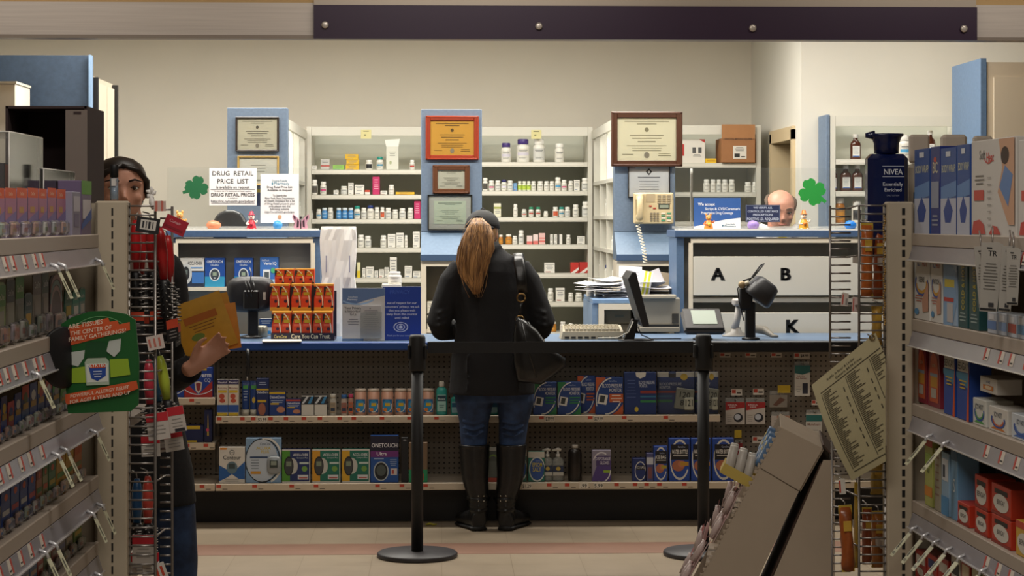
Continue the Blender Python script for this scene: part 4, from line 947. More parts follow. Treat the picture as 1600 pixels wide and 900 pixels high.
# white paper bag
u = thing('paper_bag', (X(528, 10.5), 10.56, zl), 'tall white paper pharmacy bag standing behind the orange tower', 'bag')
s1 = U(1, 10.5)
R = random.Random(3); m = MB(); zz = [0, 20, 45, 75, 92, 118, 150, 168]; wf = [.92, .94, .97, 1, .93, 1.0, 1.06, 1.0]; n = 10; vs = []; fs = []
for k, z in enumerate(zz):
    for i in range(n):
        t = i / (n - 1); vs.append(((t - .5) * 54 * s1 * wf[k], -.045 + (R.random() - .5) * .009, z * s1 - (R.random() * .008 if k == 7 else 0)))
    for i in range(n):
        t = 1 - i / (n - 1); vs.append(((t - .5) * 54 * s1 * wf[k], (.045 if k < 5 else .02) + (R.random() - .5) * .012, z * s1 + (.012 if k == 7 else 0)))
N = 2 * n
for k in range(len(zz) - 1):
    for i in range(N): j = (i + 1) % N; fs.append((k * N + i, k * N + j, (k + 1) * N + j, (k + 1) * N + i))
fs.append(tuple(range(N))[::-1]); m.add(vs, fs, M('#e6e5e3', .6), False); o = m.build('bag_body', u)
m = MB()
for xx in (-19, 17): m.add([((xx + a) * s1, -.0585, b_ * s1) for a, b_ in ((0, 100), (2, 100), (2, 126), (0, 126))], [(0, 1, 2, 3)], M('#9a9bb0', .6))
m.build('small_print', u)
# leaflet holder and privacy sign
s1 = U(1, 10.14); u = thing('leaflet_stand', (X(568, 10.14), 10.14, zl), 'clear leaflet stand with blue and white privacy card at the counter', 'leaflet stand')
w_, h_ = 66 * s1, 82 * s1
m = MB(); m.box((0, 0, h_ / 2), (w_, .003, h_), M('#c4c3c4', .6))
m.art(w_, h_, [('p', [(0, .7), (.3, .70), (.6, .78), (1, .86), (1, 1), (0, 1)], '#5c76a3'), ('a', .35, 1.35, .8, .67, .03, 245, 300, '#8fb0d8'), ('t', .25, .82, .03, 'Duane Reade', '#c9d4e4', .22), ('t', .24, .77, .035, 'Pharmacy', '#dce4ee', .26), ('t', .25, .6, .05, 'Your Privacy', '#56565c', .4), ('t', .25, .54, .05, 'is Important', '#56565c', .38), ('t', .25, .48, .05, 'To Us', '#56565c', .16), ('l', .1, .42, .4, 3, .045, .012, '#7c7c84'), ('r', 0, 0, .5, .04, '#4f74a8')], y=-.0015); m.build('printed_card', u)
MB().box((.18 * w_, -.009, h_ * .36), (w_ * .48, .012, h_ * .62), M('#b9b8ba', .5)).art(w_ * .46, h_ * .6, [('e', .45, .93, .03, .02, '#33333a'), ('l', .1, .9, .85, 4, .04, .02, '#8c8c94'), ('l', .08, .92, .66, 8, .06, .012, '#96969e')], y=-.0152, x0=-.05 * w_, z0=h_ * .06).build('leaflet_stack', u)
MB().box((.18 * w_, -.018, h_ * .3), (w_ * .52, .002, h_ * .5), clear_plastic()).box((0, .004, h_ / 2), (w_ + .004, .002, h_ + .004), clear_plastic()).box((0, -.01, .001), (w_, .05, .002), clear_plastic()).build('clear_holder', u)
o = thing('privacy_sign', (X(628, 10.16), 10.16, zl), 'royal blue PRIVACY sign asking shoppers to wait away from the counter', 'sign'); w_, h_ = 60 * s1, 84 * s1
m = MB(); m.box((0, 0, h_ / 2), (w_, .006, h_), M('#203f9a', .35), .001)
m.art(w_, h_, [('t', .45, .87, .07, 'PRIVACY', '#3b5cb8', .8), ('t', .5, .68, .045, 'out of respect for our', '#c9d2ec', .84), ('t', .5, .61, .045, "customers' privacy, we ask", '#c9d2ec', .92), ('t', .5, .54, .045, 'that you please wait', '#c9d2ec', .78), ('t', .5, .47, .045, 'away from the counter', '#c9d2ec', .84), ('t', .5, .4, .045, 'until called', '#c9d2ec', .42),
    ('e', .47, .25, .19, .095, '#c9d2ec'), ('e', .47, .25, .165, .08, '#203f9a'), ('e', .47, .25, .11, .06, '#c9d2ec'), ('e', .47, .25, .09, .045, '#203f9a'), ('e', .47, .25, .05, .03, '#c9d2ec'), ('t', .47, .315, .02, 'DUANE READE', '#203f9a', .2), ('t', .5, .08, .03, 'Thank you for your consideration', '#a9b6dc', .84)], y=-.003); m.build('sign_panel', o)
MB().box((0, .03, .002), (w_, .07, .004), M('#1b3580', .35)).build('sign_foot', o)
o = carton('supply_carton', U(30, 10.5), .1, U(82, 10.5), '#d4d2c8', med_art(5), 'tall white carton behind the privacy sign', 'box'); onctr(o, 612, 10.5)
put_pill('chalk', (X(617, 10.5), 10.5, zl + U(82, 10.5) + .0005), U(21, 10.5), U(19, 10.5), 'white pill bottle standing above the privacy sign', 'counter bottle')
# ------------------------------------------------------------------ counter top, right part
s1 = U(1, 10.12); u = thing('flat_monitor', (X(994, 10.12), 10.12, zl), 'slim black flat monitor seen edge on beside the keyboard', 'monitor')
def tilted(m, x0, z0, x1, z1, th, d_, mt): m.prism([(x0 - th / 2, z0), (x0 + th / 2, z0), (x1 + th / 2, z1), (x1 - th / 2, z1)], -d_ / 2, d_ / 2, mt)
MB().lathe([(.001, 0), (28 * s1, 0), (28 * s1, .004), (20 * s1, .008), (.001, .009)], BK, 28, sy=.7).build('stand_base', u)
m = MB(); m.prism([(-20 * s1, .006), (-4 * s1, .006), (2 * s1, 32 * s1), (-6 * s1, 34 * s1)], -.035, .035, BK); m.build('stand_neck', u)
m = MB(); m.prism([(5 * s1, 24 * s1), (16 * s1, 24 * s1), (-5 * s1, 108 * s1), (-11 * s1, 109 * s1), (-18 * s1, 98 * s1)], -.17, .17, BK2); o = m.build('screen_housing', u); bv = o.modifiers.new('b', 'BEVEL'); bv.width = .004; bv.segments = 2
m = MB(); m.tube([(-6 * s1, -.04, 30 * s1), (-14 * s1, -.07, 14 * s1), (-30 * s1, -.03, 5 * s1), (-60 * s1, 0, 4 * s1)], .003, M('#b9b6aa', .5), 6).tube([(0, -.04, 26 * s1), (6 * s1, -.06, 10 * s1), (22 * s1, -.04, 3 * s1), (70 * s1, -.02, 3 * s1)], .003, BK, 6); m.build('cables', u)
# tan keyboard tray seen from behind
u = thing('keyboard', (X(925, 10.22), 10.30, zl), 'beige office keyboard lying tilted on the counter beside the customer', 'keyboard')
s1 = U(1, 10.2); w_ = 98 * s1; KB = M('#a59c88', .5)
m = MB(); m.add([(-w_ / 2, -.09, 0), (w_ / 2, -.09, 0), (w_ / 2, .09, 0), (-w_ / 2, .09, 0), (-w_ / 2 + .01, -.085, 12 * s1), (w_ / 2, -.085, 12 * s1), (w_ / 2, .085, 20 * s1), (-w_ / 2 + .02, .085, 20 * s1)], [(0, 3, 2, 1), (4, 5, 6, 7), (0, 1, 5, 4), (1, 2, 6, 5), (2, 3, 7, 6), (3, 0, 4, 7)], KB); m.build('case', u)
m = MB()
for r in range(4):
    for c in range(15): m.box((-w_ / 2 + .03 + c * .0185, -.06 + r * .035, (13.6 + r * 1.6) * s1 + .004), (.015, .028, .010), M('#b8af9b', .5))
m.build('keys', u)
m = MB()
for k in range(9): m.box((-w_ / 2 + .03 + k * .033, -.0905, 3 * s1), (.022, .003, 3 * s1), M('#2c2922', .6))
m.build('rear_slots', u)
# printers in the desk
YPp = 10.86; s1 = U(1, YPp)
u = thing('label_printer', (X(965, YPp), YPp + .09, .7505), 'beige label printer inside the blue desk beside the monitor', 'printer'); PB = M('#b9b2a0', .5)
zo = Z(527, YPp) - .7505
MB().box((0, .16, (zo + 20 * s1) / 2), (44 * s1, .3, zo + 20 * s1), PB, .006).build('printer_body', u)
MB().box((2 * s1, .10, zo + 31 * s1), (42 * s1, .26, 22 * s1), M('#8f8876', .5), .006).build('paper_cover', u); MB().box((2 * s1, .09, zo + 44.5 * s1), (44 * s1, .28, 6 * s1), M('#d8d0bc', .5), .004).build('printer_lid', u)
m = MB(); m.box((4 * s1, -.032, zo + 32 * s1), (14 * s1, .003, 4 * s1), M('#6f746c', .5)); m.build('brand_plate', u)
u = thing('laser_printer', (X(1030, 10.72), 10.72, zl), 'large beige laser printer between the desk and the lettered cabinet', 'printer'); s1 = U(1, 10.72)
LP = M('#8f897c', .5)
MB().box((0, .02, 29 * s1), (66 * s1, .045, 54 * s1), LP, .006).box((-4 * s1, .0, 58 * s1), (60 * s1, .06, 6 * s1), M('#a39c8d', .5), .004).build('printer_body', u)
MB().box((3 * s1, -.005, 13 * s1), (56 * s1, .012, 3 * s1), M('#1c1a18', .5)).build('paper_slot', u); MB().box((25 * s1, -.004, 24 * s1), (10 * s1, .01, 14 * s1), M('#37342f', .4)).build('control_window', u)
MB().box((0, -.005, 6 * s1), (62 * s1, .02, 8 * s1), M('#7c7669', .5), .003).build('paper_drawer', u)
# card reader
s1 = U(1, 10.2); u = thing('card_terminal', (X(1098, 10.2), 10.2, zl), 'black and silver card payment terminal beside the stanchion', 'card terminal')
T = TR((0, 0, 30 * s1)) @ RX(28)
MB().cyl((0, .01, 0), .02, 22 * s1, BK, 16).lathe([(.05, 0), (.05, .006), (.02, .012)], BK, 24).build('stand', u)
m = MB(); m.box((0, 0, -.012), (64 * s1, 50 * s1 * 1.3, .035), BK2, .014, T=T); m.build('terminal_body', u)
MB().box((0, 0, .008), (60 * s1, 46 * s1 * 1.3, .008), M('#3a3839', .35, .3), .003, T=T).build('silver_bezel', u)
MB().box((2 * s1, .006, .0135), (38 * s1, 32 * s1 * 1.3, .003), M('#9aa39a', .2), T=T).build('touch_screen', u)
# grey barcode scanner on its stand
u = thing('barcode_scanner', (X(1150, 10.45), 10.45, zl), 'grey handheld barcode scanner resting in a stand behind the dark lamp', 'scanner'); s1 = U(1, 10.45); GS = M('#8f8b86', .45)
MB().lathe([(22 * s1, 0), (22 * s1, .006), (9 * s1, 7 * s1), (7 * s1, 14 * s1)], GS, 20, sy=.8).build('scanner_stand', u)
MB().tube([(-2 * s1, 0, 12 * s1), (2 * s1, 0, 28 * s1), (6 * s1, 0, 50 * s1)], [(.02, .02), (.017, .017), (.022, .022)], M('#a8a4a0', .4), 12).build('grip', u)
m = MB(); m.box((6 * s1, -.02, 54 * s1), (24 * s1, .09, 11 * s1), M('#a8a4a0', .4), .008); m.build('scanner_head', u)
MB().tube([(26 * s1, 0, 12 * s1), (44 * s1, -.03, 10 * s1), (54 * s1, -.1, 2 * s1), (60 * s1, -.12, 2 * s1)], [.02, .022, .01, .006], M('#6f6a60', .5), 10).build('cable_sleeve', u)
# second pole screen, seen from the side
u = thing('pole_screen', (X(1150 + 23, 10.18), 10.18, zl), 'black round backed pole screen tilted towards the pharmacist, cable loop on top', 'monitor'); s1 = U(1, 10.18)
MB().lathe([(.045, 0), (.045, .008), (.02, .014)], BK, 22).build('base_plate', u)
MB().box((-1 * s1, 0, 30 * s1), (15 * s1, .05, 58 * s1), BK, .006).build('pole', u)
m = MB(); T = TR((12 * s1, 0, 70 * s1)) @ RY(38)
shell(m, [(-26 * s1, 14 * s1, .07, 0), (-22 * s1, 20 * s1, .085, 0), (-4 * s1, 23 * s1, .1, 0), (6 * s1, 24 * s1, .1, 0), (9 * s1, 22 * s1, .095, 0)], BK2, TR((12 * s1, 0, 70 * s1)) @ RY(-52) @ RX(0) @ RZ(90) @ RY(90)); m.build('housing', u)
MB().box((-8 * s1, 0, 64 * s1), (20 * s1, .06, 36 * s1), BK, .008).build('mount_bracket', u)
m = MB(); m.tube([(-14 * s1, -.03, 92 * s1), (2 * s1, -.04, 98 * s1), (14 * s1, -.03, 112 * s1), (20 * s1, -.02, 119 * s1), (14 * s1, -.02, 116 * s1), (4 * s1, -.04, 104 * s1), (-4 * s1, -.03, 92 * s1)], .004, BK, 6)
m.tube([(-14 * s1, -.03, 92 * s1), (-22 * s1, -.03, 80 * s1), (-20 * s1, -.03, 60 * s1), (-12 * s1, -.03, 30 * s1)], .003, BK, 6); m.build('cables', u)
m = MB(); m.ball((-15 * s1, -.03, 86 * s1), (.02, .015, .02), M('#8c7a5c', .4, .4)).ball((-8 * s1, -.035, 88 * s1), (.014, .014, .014), M('#a39a88', .4, .4)); m.build('connector', u)

# papers on the desk
R = random.Random(11)
Yd = 11.15
stack = [(905, 440, 40, 20, '#e4e4e6', -8), (930, 448, 50, 28, '#e9e9ea', 6), (960, 452, 56, 30, '#dfe0e4', -14), (985, 455, 54, 34, '#e6e6ea', 10), (1000, 450, 60, 30, '#d9d4c8', -20), (1018, 455, 46, 30, '#cfcbd0', 24), (1030, 452, 34, 26, '#e2e2e4', -4)]
zd = dz + .0005
for i in range(20):
    px = 935 + R.random() * 88; lab = ['loose white sheet', 'folded white form', 'grey printed form', 'white prescription slip'][i % 4]
    w1, l1 = .10 + R.random() * .08, .16 + R.random() * .1
    m = MB(); n = 6; vs = []; fs = []
    cvx = (R.random() - .3) * .02
    for a in range(n + 1):
        for b_ in range(2): vs.append(((a / n - .5) * w1 * 1.4, (b_ - .5) * l1, .0005 + cvx * (2 * a / n - 1) ** 2 * (1 if cvx > 0 else -.3)))
    b0 = len(vs); vs += [(x, y, z + .0012) for x, y, z in vs]
    for a in range(n): fs += [(2 * a, 2 * a + 1, 2 * a + 3, 2 * a + 2), (b0 + 2 * a, b0 + 2 * a + 2, b0 + 2 * a + 3, b0 + 2 * a + 1), (2 * a, 2 * a + 2, b0 + 2 * a + 2, b0 + 2 * a), (2 * a + 1, b0 + 2 * a + 1, b0 + 2 * a + 3, 2 * a + 3)]
    fs += [(0, b0, b0 + 1, 1), (2 * n, 2 * n + 1, b0 + 2 * n + 1, b0 + 2 * n)]
    m.add(vs, fs, M(['#e6e6ea', '#dedfe6', '#c9c8cc', '#efeff0'][i % 4], .6))
    o = m.build('paper_sheet'); lift = zd + .003 + i * .0045
    o.location = (X(px, 11.1) , 11.05 + R.random() * .18, lift + max(0, -cvx) * .3); o.rotation_euler = (math.radians(R.uniform(-1, 3)), math.radians(R.uniform(-2, 2)), math.radians(R.uniform(-60, 60)))
    tag(o, 'loose white papers heaped on the blue desk under the telephone', 'paper', 'loose papers heaped on the blue desk')
for k, (px, py, w1, h1, rot, col, lab) in enumerate(((995, 440, 46, 40, 12, '#ecebee', 'white form with yellow stripe leaning against the paper heap'), (1016, 438, 40, 26, -22, '#c9c6ca', 'grey envelope leaning in the paper heap'), (1030, 448, 28, 34, 8, '#a89a84', 'brown paper bag at the back of the desk beside the lettered cabinet'), (985, 425, 36, 18, 3, '#e4e4e6', 'white card standing at the top of the paper heap'))):
    Yq = 11.08 + k * .1; w_, h_ = U(w1, Yq), U(h1, Yq); m = MB(); m.box((0, 0, 0), (w_, .004 if k != 2 else .07, h_), M(col, .6), .001)
    if k == 0: m.art(w_, h_, [('r', .72, 0, .80, 1, '#d6d63a'), ('r', .86, 0, .94, 1, '#d6d63a'), ('l', .1, .6, .85, 6, .12, .03, '#b5b5c2')], y=-.002, z0=-h_ / 2)
    o = m.build('paper_form' if k != 2 else 'brown_paper_bag'); o.location = P(px, py, Yq); o.rotation_euler = (math.radians(-14), math.radians(rot), 0)
    o.location.z = max(o.location.z, zd + h_ / 2 * math.cos(math.radians(rot)) + w_ / 2 * abs(math.sin(math.radians(rot))) * .9); tag(o, lab, 'paper' if k != 2 else 'bag')
put_pill('chalk', (X(922, 11.2), 11.2, zd), U(12, 11.2), U(24, 11.2), 'white bottle on the desk nearer the rear shelves', 'counter bottle')
put_pill('chalk', (X(936, 11.25), 11.25, zd), U(12, 11.2), U(24, 11.2), 'white bottle on the desk behind the loose papers', 'counter bottle')
# ================================================================== products on the counter front shelves
YU = 10.015; YLo = 9.965
GU = 'products on the upper counter shelf'; GL = 'products on the lower counter shelf'
zu, zlo = UP + .0003, LO + .0003
def up(px0, px1, hp, base, art, label, name='medicine_carton', **k): return kit(px0, px1, hp, base, art, label, GU, YU, zu, k.pop('d_', .05), name, **k)
def lo(px0, px1, hp, base, art, label, name='medicine_carton', **k): return kit(px0, px1, hp, base, art, label, GL, YLo, zlo, k.pop('d_', .05), name, **k)
fl_ = lambda: [('r', 0, .87, 1, 1, '#2f2a5c'), ('t', .5, .9, .06, 'Flexitol', '#e3dfe8', .8), ('r', .06, .72, .94, .84, '#ded6c6'), ('t', .5, .75, .05, 'Moisturizing', '#7a2f2a', .8), ('r', .1, .64, .9, .71, '#d5b22c'), ('r', .1, .36, .9, .62, '#d8c3b4'), ('e', .45, .54, .26, .07, '#b84f38'), ('e', .5, .42, .26, .06, '#b84f38'), ('r', 0, .1, 1, .3, '#2c55a0'), ('r', .05, .0, .95, .08, '#cfae2c')]
up(339, 356, 56, '#d8d2c2', fl_(), 'narrow balm carton with red heel pictures beside the left uprights'); up(356.4, 373, 56, '#d8d2c2', fl_(), 'narrow balm carton with red heel pictures beside the green tube')
def tube_product(px, hp, wp, col, cap, art, label, Y, z, grp, name='cream_tube'):
    h_, w_ = U(hp, Y), U(wp, Y); u = thing(name, (X(px, Y), Y + .03, z), label, 'tube', grp)
    MB().lathe([(w_ * .42, 0), (w_ * .44, .18 * h_)], M(cap, .4), 18, sy=.8).build('tube_cap', u)
    m = MB(); n = 16; vs = []; fs = []
    for k in range(5):
        t = k / 4; ry = w_ * .4 * (1 - t) + .002
        for i in range(n): a = 2 * PI * i / n; vs.append((w_ * .5 * math.cos(a) * (.9 + .1 * t), ry * math.sin(a), h_ * (.18 + .82 * t)))
    for k in range(4):
        for i in range(n): j = (i + 1) % n; fs.append((k * n + i, k * n + j, (k + 1) * n + j, (k + 1) * n + i))
    fs.append(tuple(range(4 * n, 5 * n))); m.add(vs, fs, M(col, .35), True); m.build('tube_body', u)
    if art:
        m = MB(); m.art(w_ * .8, h_ * .7, art, y=0, z0=0); q = m.build('tube_print', u); q.location = (0, -w_ * .40 - .001, h_ * .2); q.rotation_euler = (-math.atan2(w_ * .38, h_ * .8), 0, 0)
    return u
tube_product(383, 54, 12, '#1f3d78', '#c9c4b6', [('r', .1, .8, .9, .95, '#4a9a4e'), ('l', .1, .9, .7, 4, .12, .03, '#b9c3d4')], 'blue and green foot cream tube on a white cap', YU, zu, GU)
tube_product(396, 54, 13, '#23407c', '#c9c4b6', [('r', .1, .8, .9, .95, '#4a9a4e'), ('e', .5, .35, .25, .12, '#c9a93a')], 'blue foot cream tube beside the hanging dermal pouch', YU, zu, GU)
dd_ = lambda t: [('r', 0, .9, 1, 1, '#c9a72c'), ('t', .5, .72, .12, t, '#dfe3ea', .9), ('l', .1, .9, .62, 2, .08, .03, '#a9b6d0'), ('r', .08, .46, .6, .53, '#c9a72c'), ('e', .72, .25, .26, .13, '#b97f62')]
up(400.5, 420, 58, '#1d2d5e', [('r', 0, .68, 1, .72, '#c9a72c'), ('t', .5, .6, .06, 'DiabetiDerm', '#dfe3ea', .9), ('l', .15, .85, .88, 2, .05, .02, '#9aa6c4'), ('r', .1, .36, .8, .42, '#c9a72c'), ('e', .45, .17, .3, .17, '#9a5f4a')], 'tall navy skin cream box with a hand picture', d_=.035)
up(420.5, 446, 37, '#1d3a7c', dd_('DiabetiDerm'), 'wide navy skin cream carton with yellow lid line')
up(447, 470, 25, '#1f3f84', dd_('DiabetiDerm')[1:] + [('r', 0, .9, 1, 1, '#b8402c')], 'short navy skin cream carton with red lid line')
for a, b_, t in ((471, 490.5, 'white tray of striped wrappers beside the short navy carton'), (491.5, 511, 'white tray of striped wrappers beside the small tube row')):
    up(a, b_, 31, '#2c2f36', [('r', 0, 0, 1, .55, '#cfccc4'), ('p', [(.0, .6), (.4, .95), (.6, .95), (.2, .6)], '#c9cfd4'), ('p', [(.5, .6), (.8, .95), (1, .95), (.75, .6)], '#3f86b8'), ('r', 0, .95, 1, 1, '#d5d2ca')], t)
def small_bottle(px, wp, hp, col, cap, art, label, Y, z, grp, name='lotion_bottle', oval_=.7, capw=.55, caph=.18, shoulder=.7, clear=None):
    w_, h_ = U(wp, Y), U(hp, Y); u = thing(name, (X(px, Y), Y + w_ * .5 * oval_ + .004, z), label, 'bottle', grp)
    cm = clear or M(col, .3); ch = 1 - caph
    MB().lathe([(.47 * w_, 0), (.5 * w_, .02 * h_), (.5 * w_, shoulder * h_), (.44 * w_, (shoulder + (ch - shoulder) * .6) * h_), (capw * .45 * w_, ch * h_)], cm, 22, sy=oval_).build('bottle_body', u)
    MB().lathe([(capw * .5 * w_, ch * h_ + .0005), (capw * .5 * w_, h_ * .98), (capw * .44 * w_, h_)], M(cap, .4), 18, sy=max(oval_, .8)).build('bottle_cap', u)
    if art: m = MB(); m.box((0, -oval_ * .5 * w_ - .0012, h_ * .36), (w_ * .78, .002, h_ * .5), M(art[0], .5)); m.art(w_ * .78, h_ * .5, art[1], y=-oval_ * .5 * w_ - .0024, z0=h_ * .11); m.build('front_label', u)
    return u
ta = lambda c: (c, [('r', .1, .2, .9, .5, '#26344c'), ('l', .1, .9, .8, 2, .12, .05, '#7d7a70')])
small_bottle(520, 10.5, 33, '#b9b6ac', '#c9c6bc', ta('#9a8a72'), 'slim white stick bottle with brown wrap, upper counter shelf', YU, zu, GU, capw=.9)
small_bottle(537.5, 10, 32, '#b6a79c', '#2f62a0', ta('#9c5a4c'), 'slim stick bottle with blue cap, upper counter shelf', YU, zu, GU, capw=.9)
small_bottle(548, 8, 33, '#b58a78', '#c0406a', ta('#b8603c'), 'slim stick bottle with pink cap, upper counter shelf', YU, zu, GU, capw=.9)
go = lambda f: ('#1d5f94', [('e', .5, .5, .46, .46, '#2a86b8'), ('r', .28, .48, .8, .72, '#c9a92c'), ('a', .5, .5, .5, .5, .06, 200 * f, 340 * f + 40, '#dcd6ca'), ('e', .3, .2, .2, .14, '#cf7a2a')])
for k, (a, lab) in enumerate(((563, 'first jar of glucose tablets beside the pink capped stick'), (583.5, 'second jar of glucose tablets along the upper shelf'), (605, 'third jar of glucose tablets along the upper shelf'), (626, 'jar of glucose tablets just before the stanchion post'), (645, 'jar of glucose tablets hidden behind the stanchion post'), (669, 'last jar of glucose tablets beside the teal mouthwash'))):
    small_bottle(a, 19, 41, '#c89a84', '#d0c2b4', go(1), lab, YU, zu, GU, 'tablet_jar', .8, .95, .1, .86)
small_bottle(690, 17, 52, '#3aa39a', '#d9d6cc', ('#9fc9c0', [('r', .0, .62, 1, .95, '#173a4c'), ('t', .5, .7, .12, 'Biotene', '#d5e2e0', .8), ('l', .2, .8, .35, 2, .12, .04, '#4c7a78')]), 'teal mouthwash bottle with white cap beside the customer coat', YU, zu, GU, 'mouthwash_bottle', .6, .5, .16, .72)
small_bottle(712, 15, 34, '#3aa39a', '#1b5a70', ('#8fb9c4', [('r', 0, .5, 1, .9, '#1f5a80')]), 'short teal mouthwash bottle partly behind the customer', YU, zu, GU, 'mouthwash_bottle', .6, .5, .16, .72)
small_bottle(771, 15, 34, '#2f8f86', '#d9d6cc', ('#8fb9c4', [('r', 0, .5, 1, .9, '#1f5a80')]), 'teal mouthwash bottle showing between the customer legs', YU, zu, GU, 'mouthwash_bottle', .6, .5, .16, .72)
def bp(c, c2): return [('p', [(0, .55), (.12, .8), (.35, .96), (.35, 1), (0, 1)], c), ('a', .62, .38, .62, .62, .035, 95, 195, '#d5d3cb'), ('p', [(1, 0), (1, .28), (.8, .1), (.6, 0)], c2), ('a', .35, .65, .66, .66, .04, 270, 338, '#d5d3cb'), ('t', .62, .88, .05, 'CareOne', '#8fa0c4', .3),
    ('t', .6, .73, .10, 'BLOOD PRESSURE', '#c9cbd0', .72), ('t', .72, .61, .10, 'MONITOR', '#c9cbd0', .45), ('p', [(.05, .3), (.38, .26), (.45, .52), (.12, .56)], '#cfcdc6'), ('p', [(.12, .34), (.3, .32), (.35, .5), (.17, .52)], '#34383a'), ('r', .52, .5, .96, .54, c2), ('r', .52, .42, .9, .46, c2), ('r', .52, .34, .96, .38, c2)]
up(833, 870, 51, '#22407e', bp('#2f7a4a', '#2f7a4a'), 'blue and green blood pressure monitor box nearest the handbag', 'monitor_carton')
up(871, 908, 51, '#22407e', bp('#2f7a4a', '#2f7a4a'), 'blue and green blood pressure monitor box beside the orange ones', 'monitor_carton')
o = kit(902, 930, 58, '#22407e', bp('#b8562c', '#b8562c'), 'orange topped monitor box set back behind the green ones', GU, 10.09, zu, .05, 'monitor_carton')
up(930.5, 974, 58, '#22407e', bp('#b8562c', '#b8562c') + [('r', .5, .33, 1, .56, '#b8562c'), ('l', .54, .96, .5, 3, .08, .025, '#dccdc0')], 'large orange and blue blood pressure monitor box', 'monitor_carton')
bb = lambda: [('p', [(.35, 1), (.68, 1), (.66, .9), (.5, .85), (.37, .9)], '#cfcdc4'), ('t', .7, .72, .08, 'BLOOD PRESSURE', '#b9c0d0', .5), ('t', .6, .64, .08, 'MONITOR', '#b9c0d0', .24), ('r', .5, .5, 1, .56, '#8f3a34'), ('r', .5, .4, 1, .44, '#2f6a8c'), ('r', .5, .28, 1, .34, '#2f7a4a'), ('l', .05, .38, .8, 6, .08, .015, '#55689a'), ('e', .38, .12, .06, .06, '#c9b23c')]
up(975, 1026, 66, '#1f3468', bb(), 'navy blood pressure monitor box with colour bars beside the clamshell', 'monitor_carton')
def clam(px0, px1, lab, Y=YU):
    w_, h_ = U(px1 - px0, Y), U(66, Y); u = thing('monitor_clamshell', (X((px0 + px1) / 2, Y), Y + .03, zu), lab, 'pack', GU)
    m = MB(); m.box((0, .01, h_ / 2), (w_, .03, h_), M('#213a74', .4), .001); m.art(w_, h_, [('r', 0, .88, .3, 1, '#cfcdc4'), ('r', .3, .86, .5, .95, '#2a2a30'), ('r', .5, .88, 1, 1, '#cfcdc4'), ('e', .72, .88, .1, .08, '#c9a93a'), ('t', .35, .68, .07, 'BLOOD PRESSURE', '#b9c0d0', .6), ('t', .2, .6, .07, 'MONITOR', '#b9c0d0', .3), ('r', 0, .5, .5, .55, '#8f3a34'), ('r', 0, .4, .4, .44, '#2f6a8c'), ('r', 0, .28, .4, .34, '#2f7a4a')], y=-.005); m.build('card_body', u)
    T = TR((w_ * .22, -.016, h_ * .36)) @ RY(8)
    m = MB(); m.box((0, 0, 0), (w_ * .5, .02, h_ * .5), M('#9a9c90', .35), .004, T=T); m.art(w_ * .46, h_ * .44, [('t', .5, .58, .32, '120', '#1f2422', .8), ('t', .5, .14, .32, '80', '#1f2422', .6)], y=-.0105, z0=-h_ * .22, T=T)
    m.build('monitor_unit', u)
    MB().box((w_ * .34, -.028, h_ * .25), (w_ * .26, .014, h_ * .3), M('#a8aa9c', .35), .004).art(w_ * .24, h_ * .26, [('t', .5, .3, .6, '121', '#1f2422', .8)], y=-.0355, x0=w_ * .22, z0=h_ * .12).build('wrist_unit', u)
    MB().box((0, -.012, h_ * .5), (w_ * .98, .04, h_ * .98), clear_plastic('#e9eef0', .03, .1), .004).build('clear_shell', u)
clam(1028, 1086, 'clear clamshell with digital monitor reading 120 80'); clam(1087, 1123, 'clamshell monitor pack partly behind the second stanchion')
# left side bay of the counter
nd = lambda t: [('p', [(0, 0), (1, 0), (1, .55), (.5, .08), (0, .55)], '#a82a2a'), ('t', .5, .68, .17, t, '#e3e6ee', .92), ('t', .82, .52, .12, 'CQ', '#c9d2e6', .22), ('r', .3, .9, .8, .96, '#c9a93a'), ('p', [(.36, .5), (.5, .54), (.64, .5), (.6, .22), (.5, .12), (.4, .22)], '#c9c4bc'), ('p', [(.41, .46), (.5, .49), (.59, .46), (.56, .26), (.5, .19), (.44, .26)], '#8a2f34'), ('a', .5, 1.2, .95, 1.12, .03, 235, 305, '#cfd4e0')]
kit(288, 332, 46, '#1c3f96', nd('NicoDerm'), 'blue and red nicotine patch carton with shield emblem, whole front showing', GU, YU, Z(620, 10.0) + .0003, .06, 'patch_carton')
kit(252, 287.5, 46, '#1c3f96', nd('NicoDerm')[1:], 'blue nicotine patch carton partly behind the wire rack', GU, YU, Z(620, 10.0) + .0003, .06, 'patch_carton')
kit(284, 318, 26, '#141f4c', [('r', 0, .78, .85, .98, '#c9a92c'), ('r', 0, -.0, .7, .1, '#c9a92c')], 'navy carton with two yellow strips below the patch cartons', GU, YU, Z(690, 10.0) + .0003)
kit(319, 331, 50, '#141c44', [('p', [(.4, .2), (.5, .9), (.6, .2)], '#c9a92c'), ('e', .45, .38, .2, .05, '#b83c5c')], 'slim navy carton with yellow pin mark', GU, YU, Z(690, 10.0) + .0003)
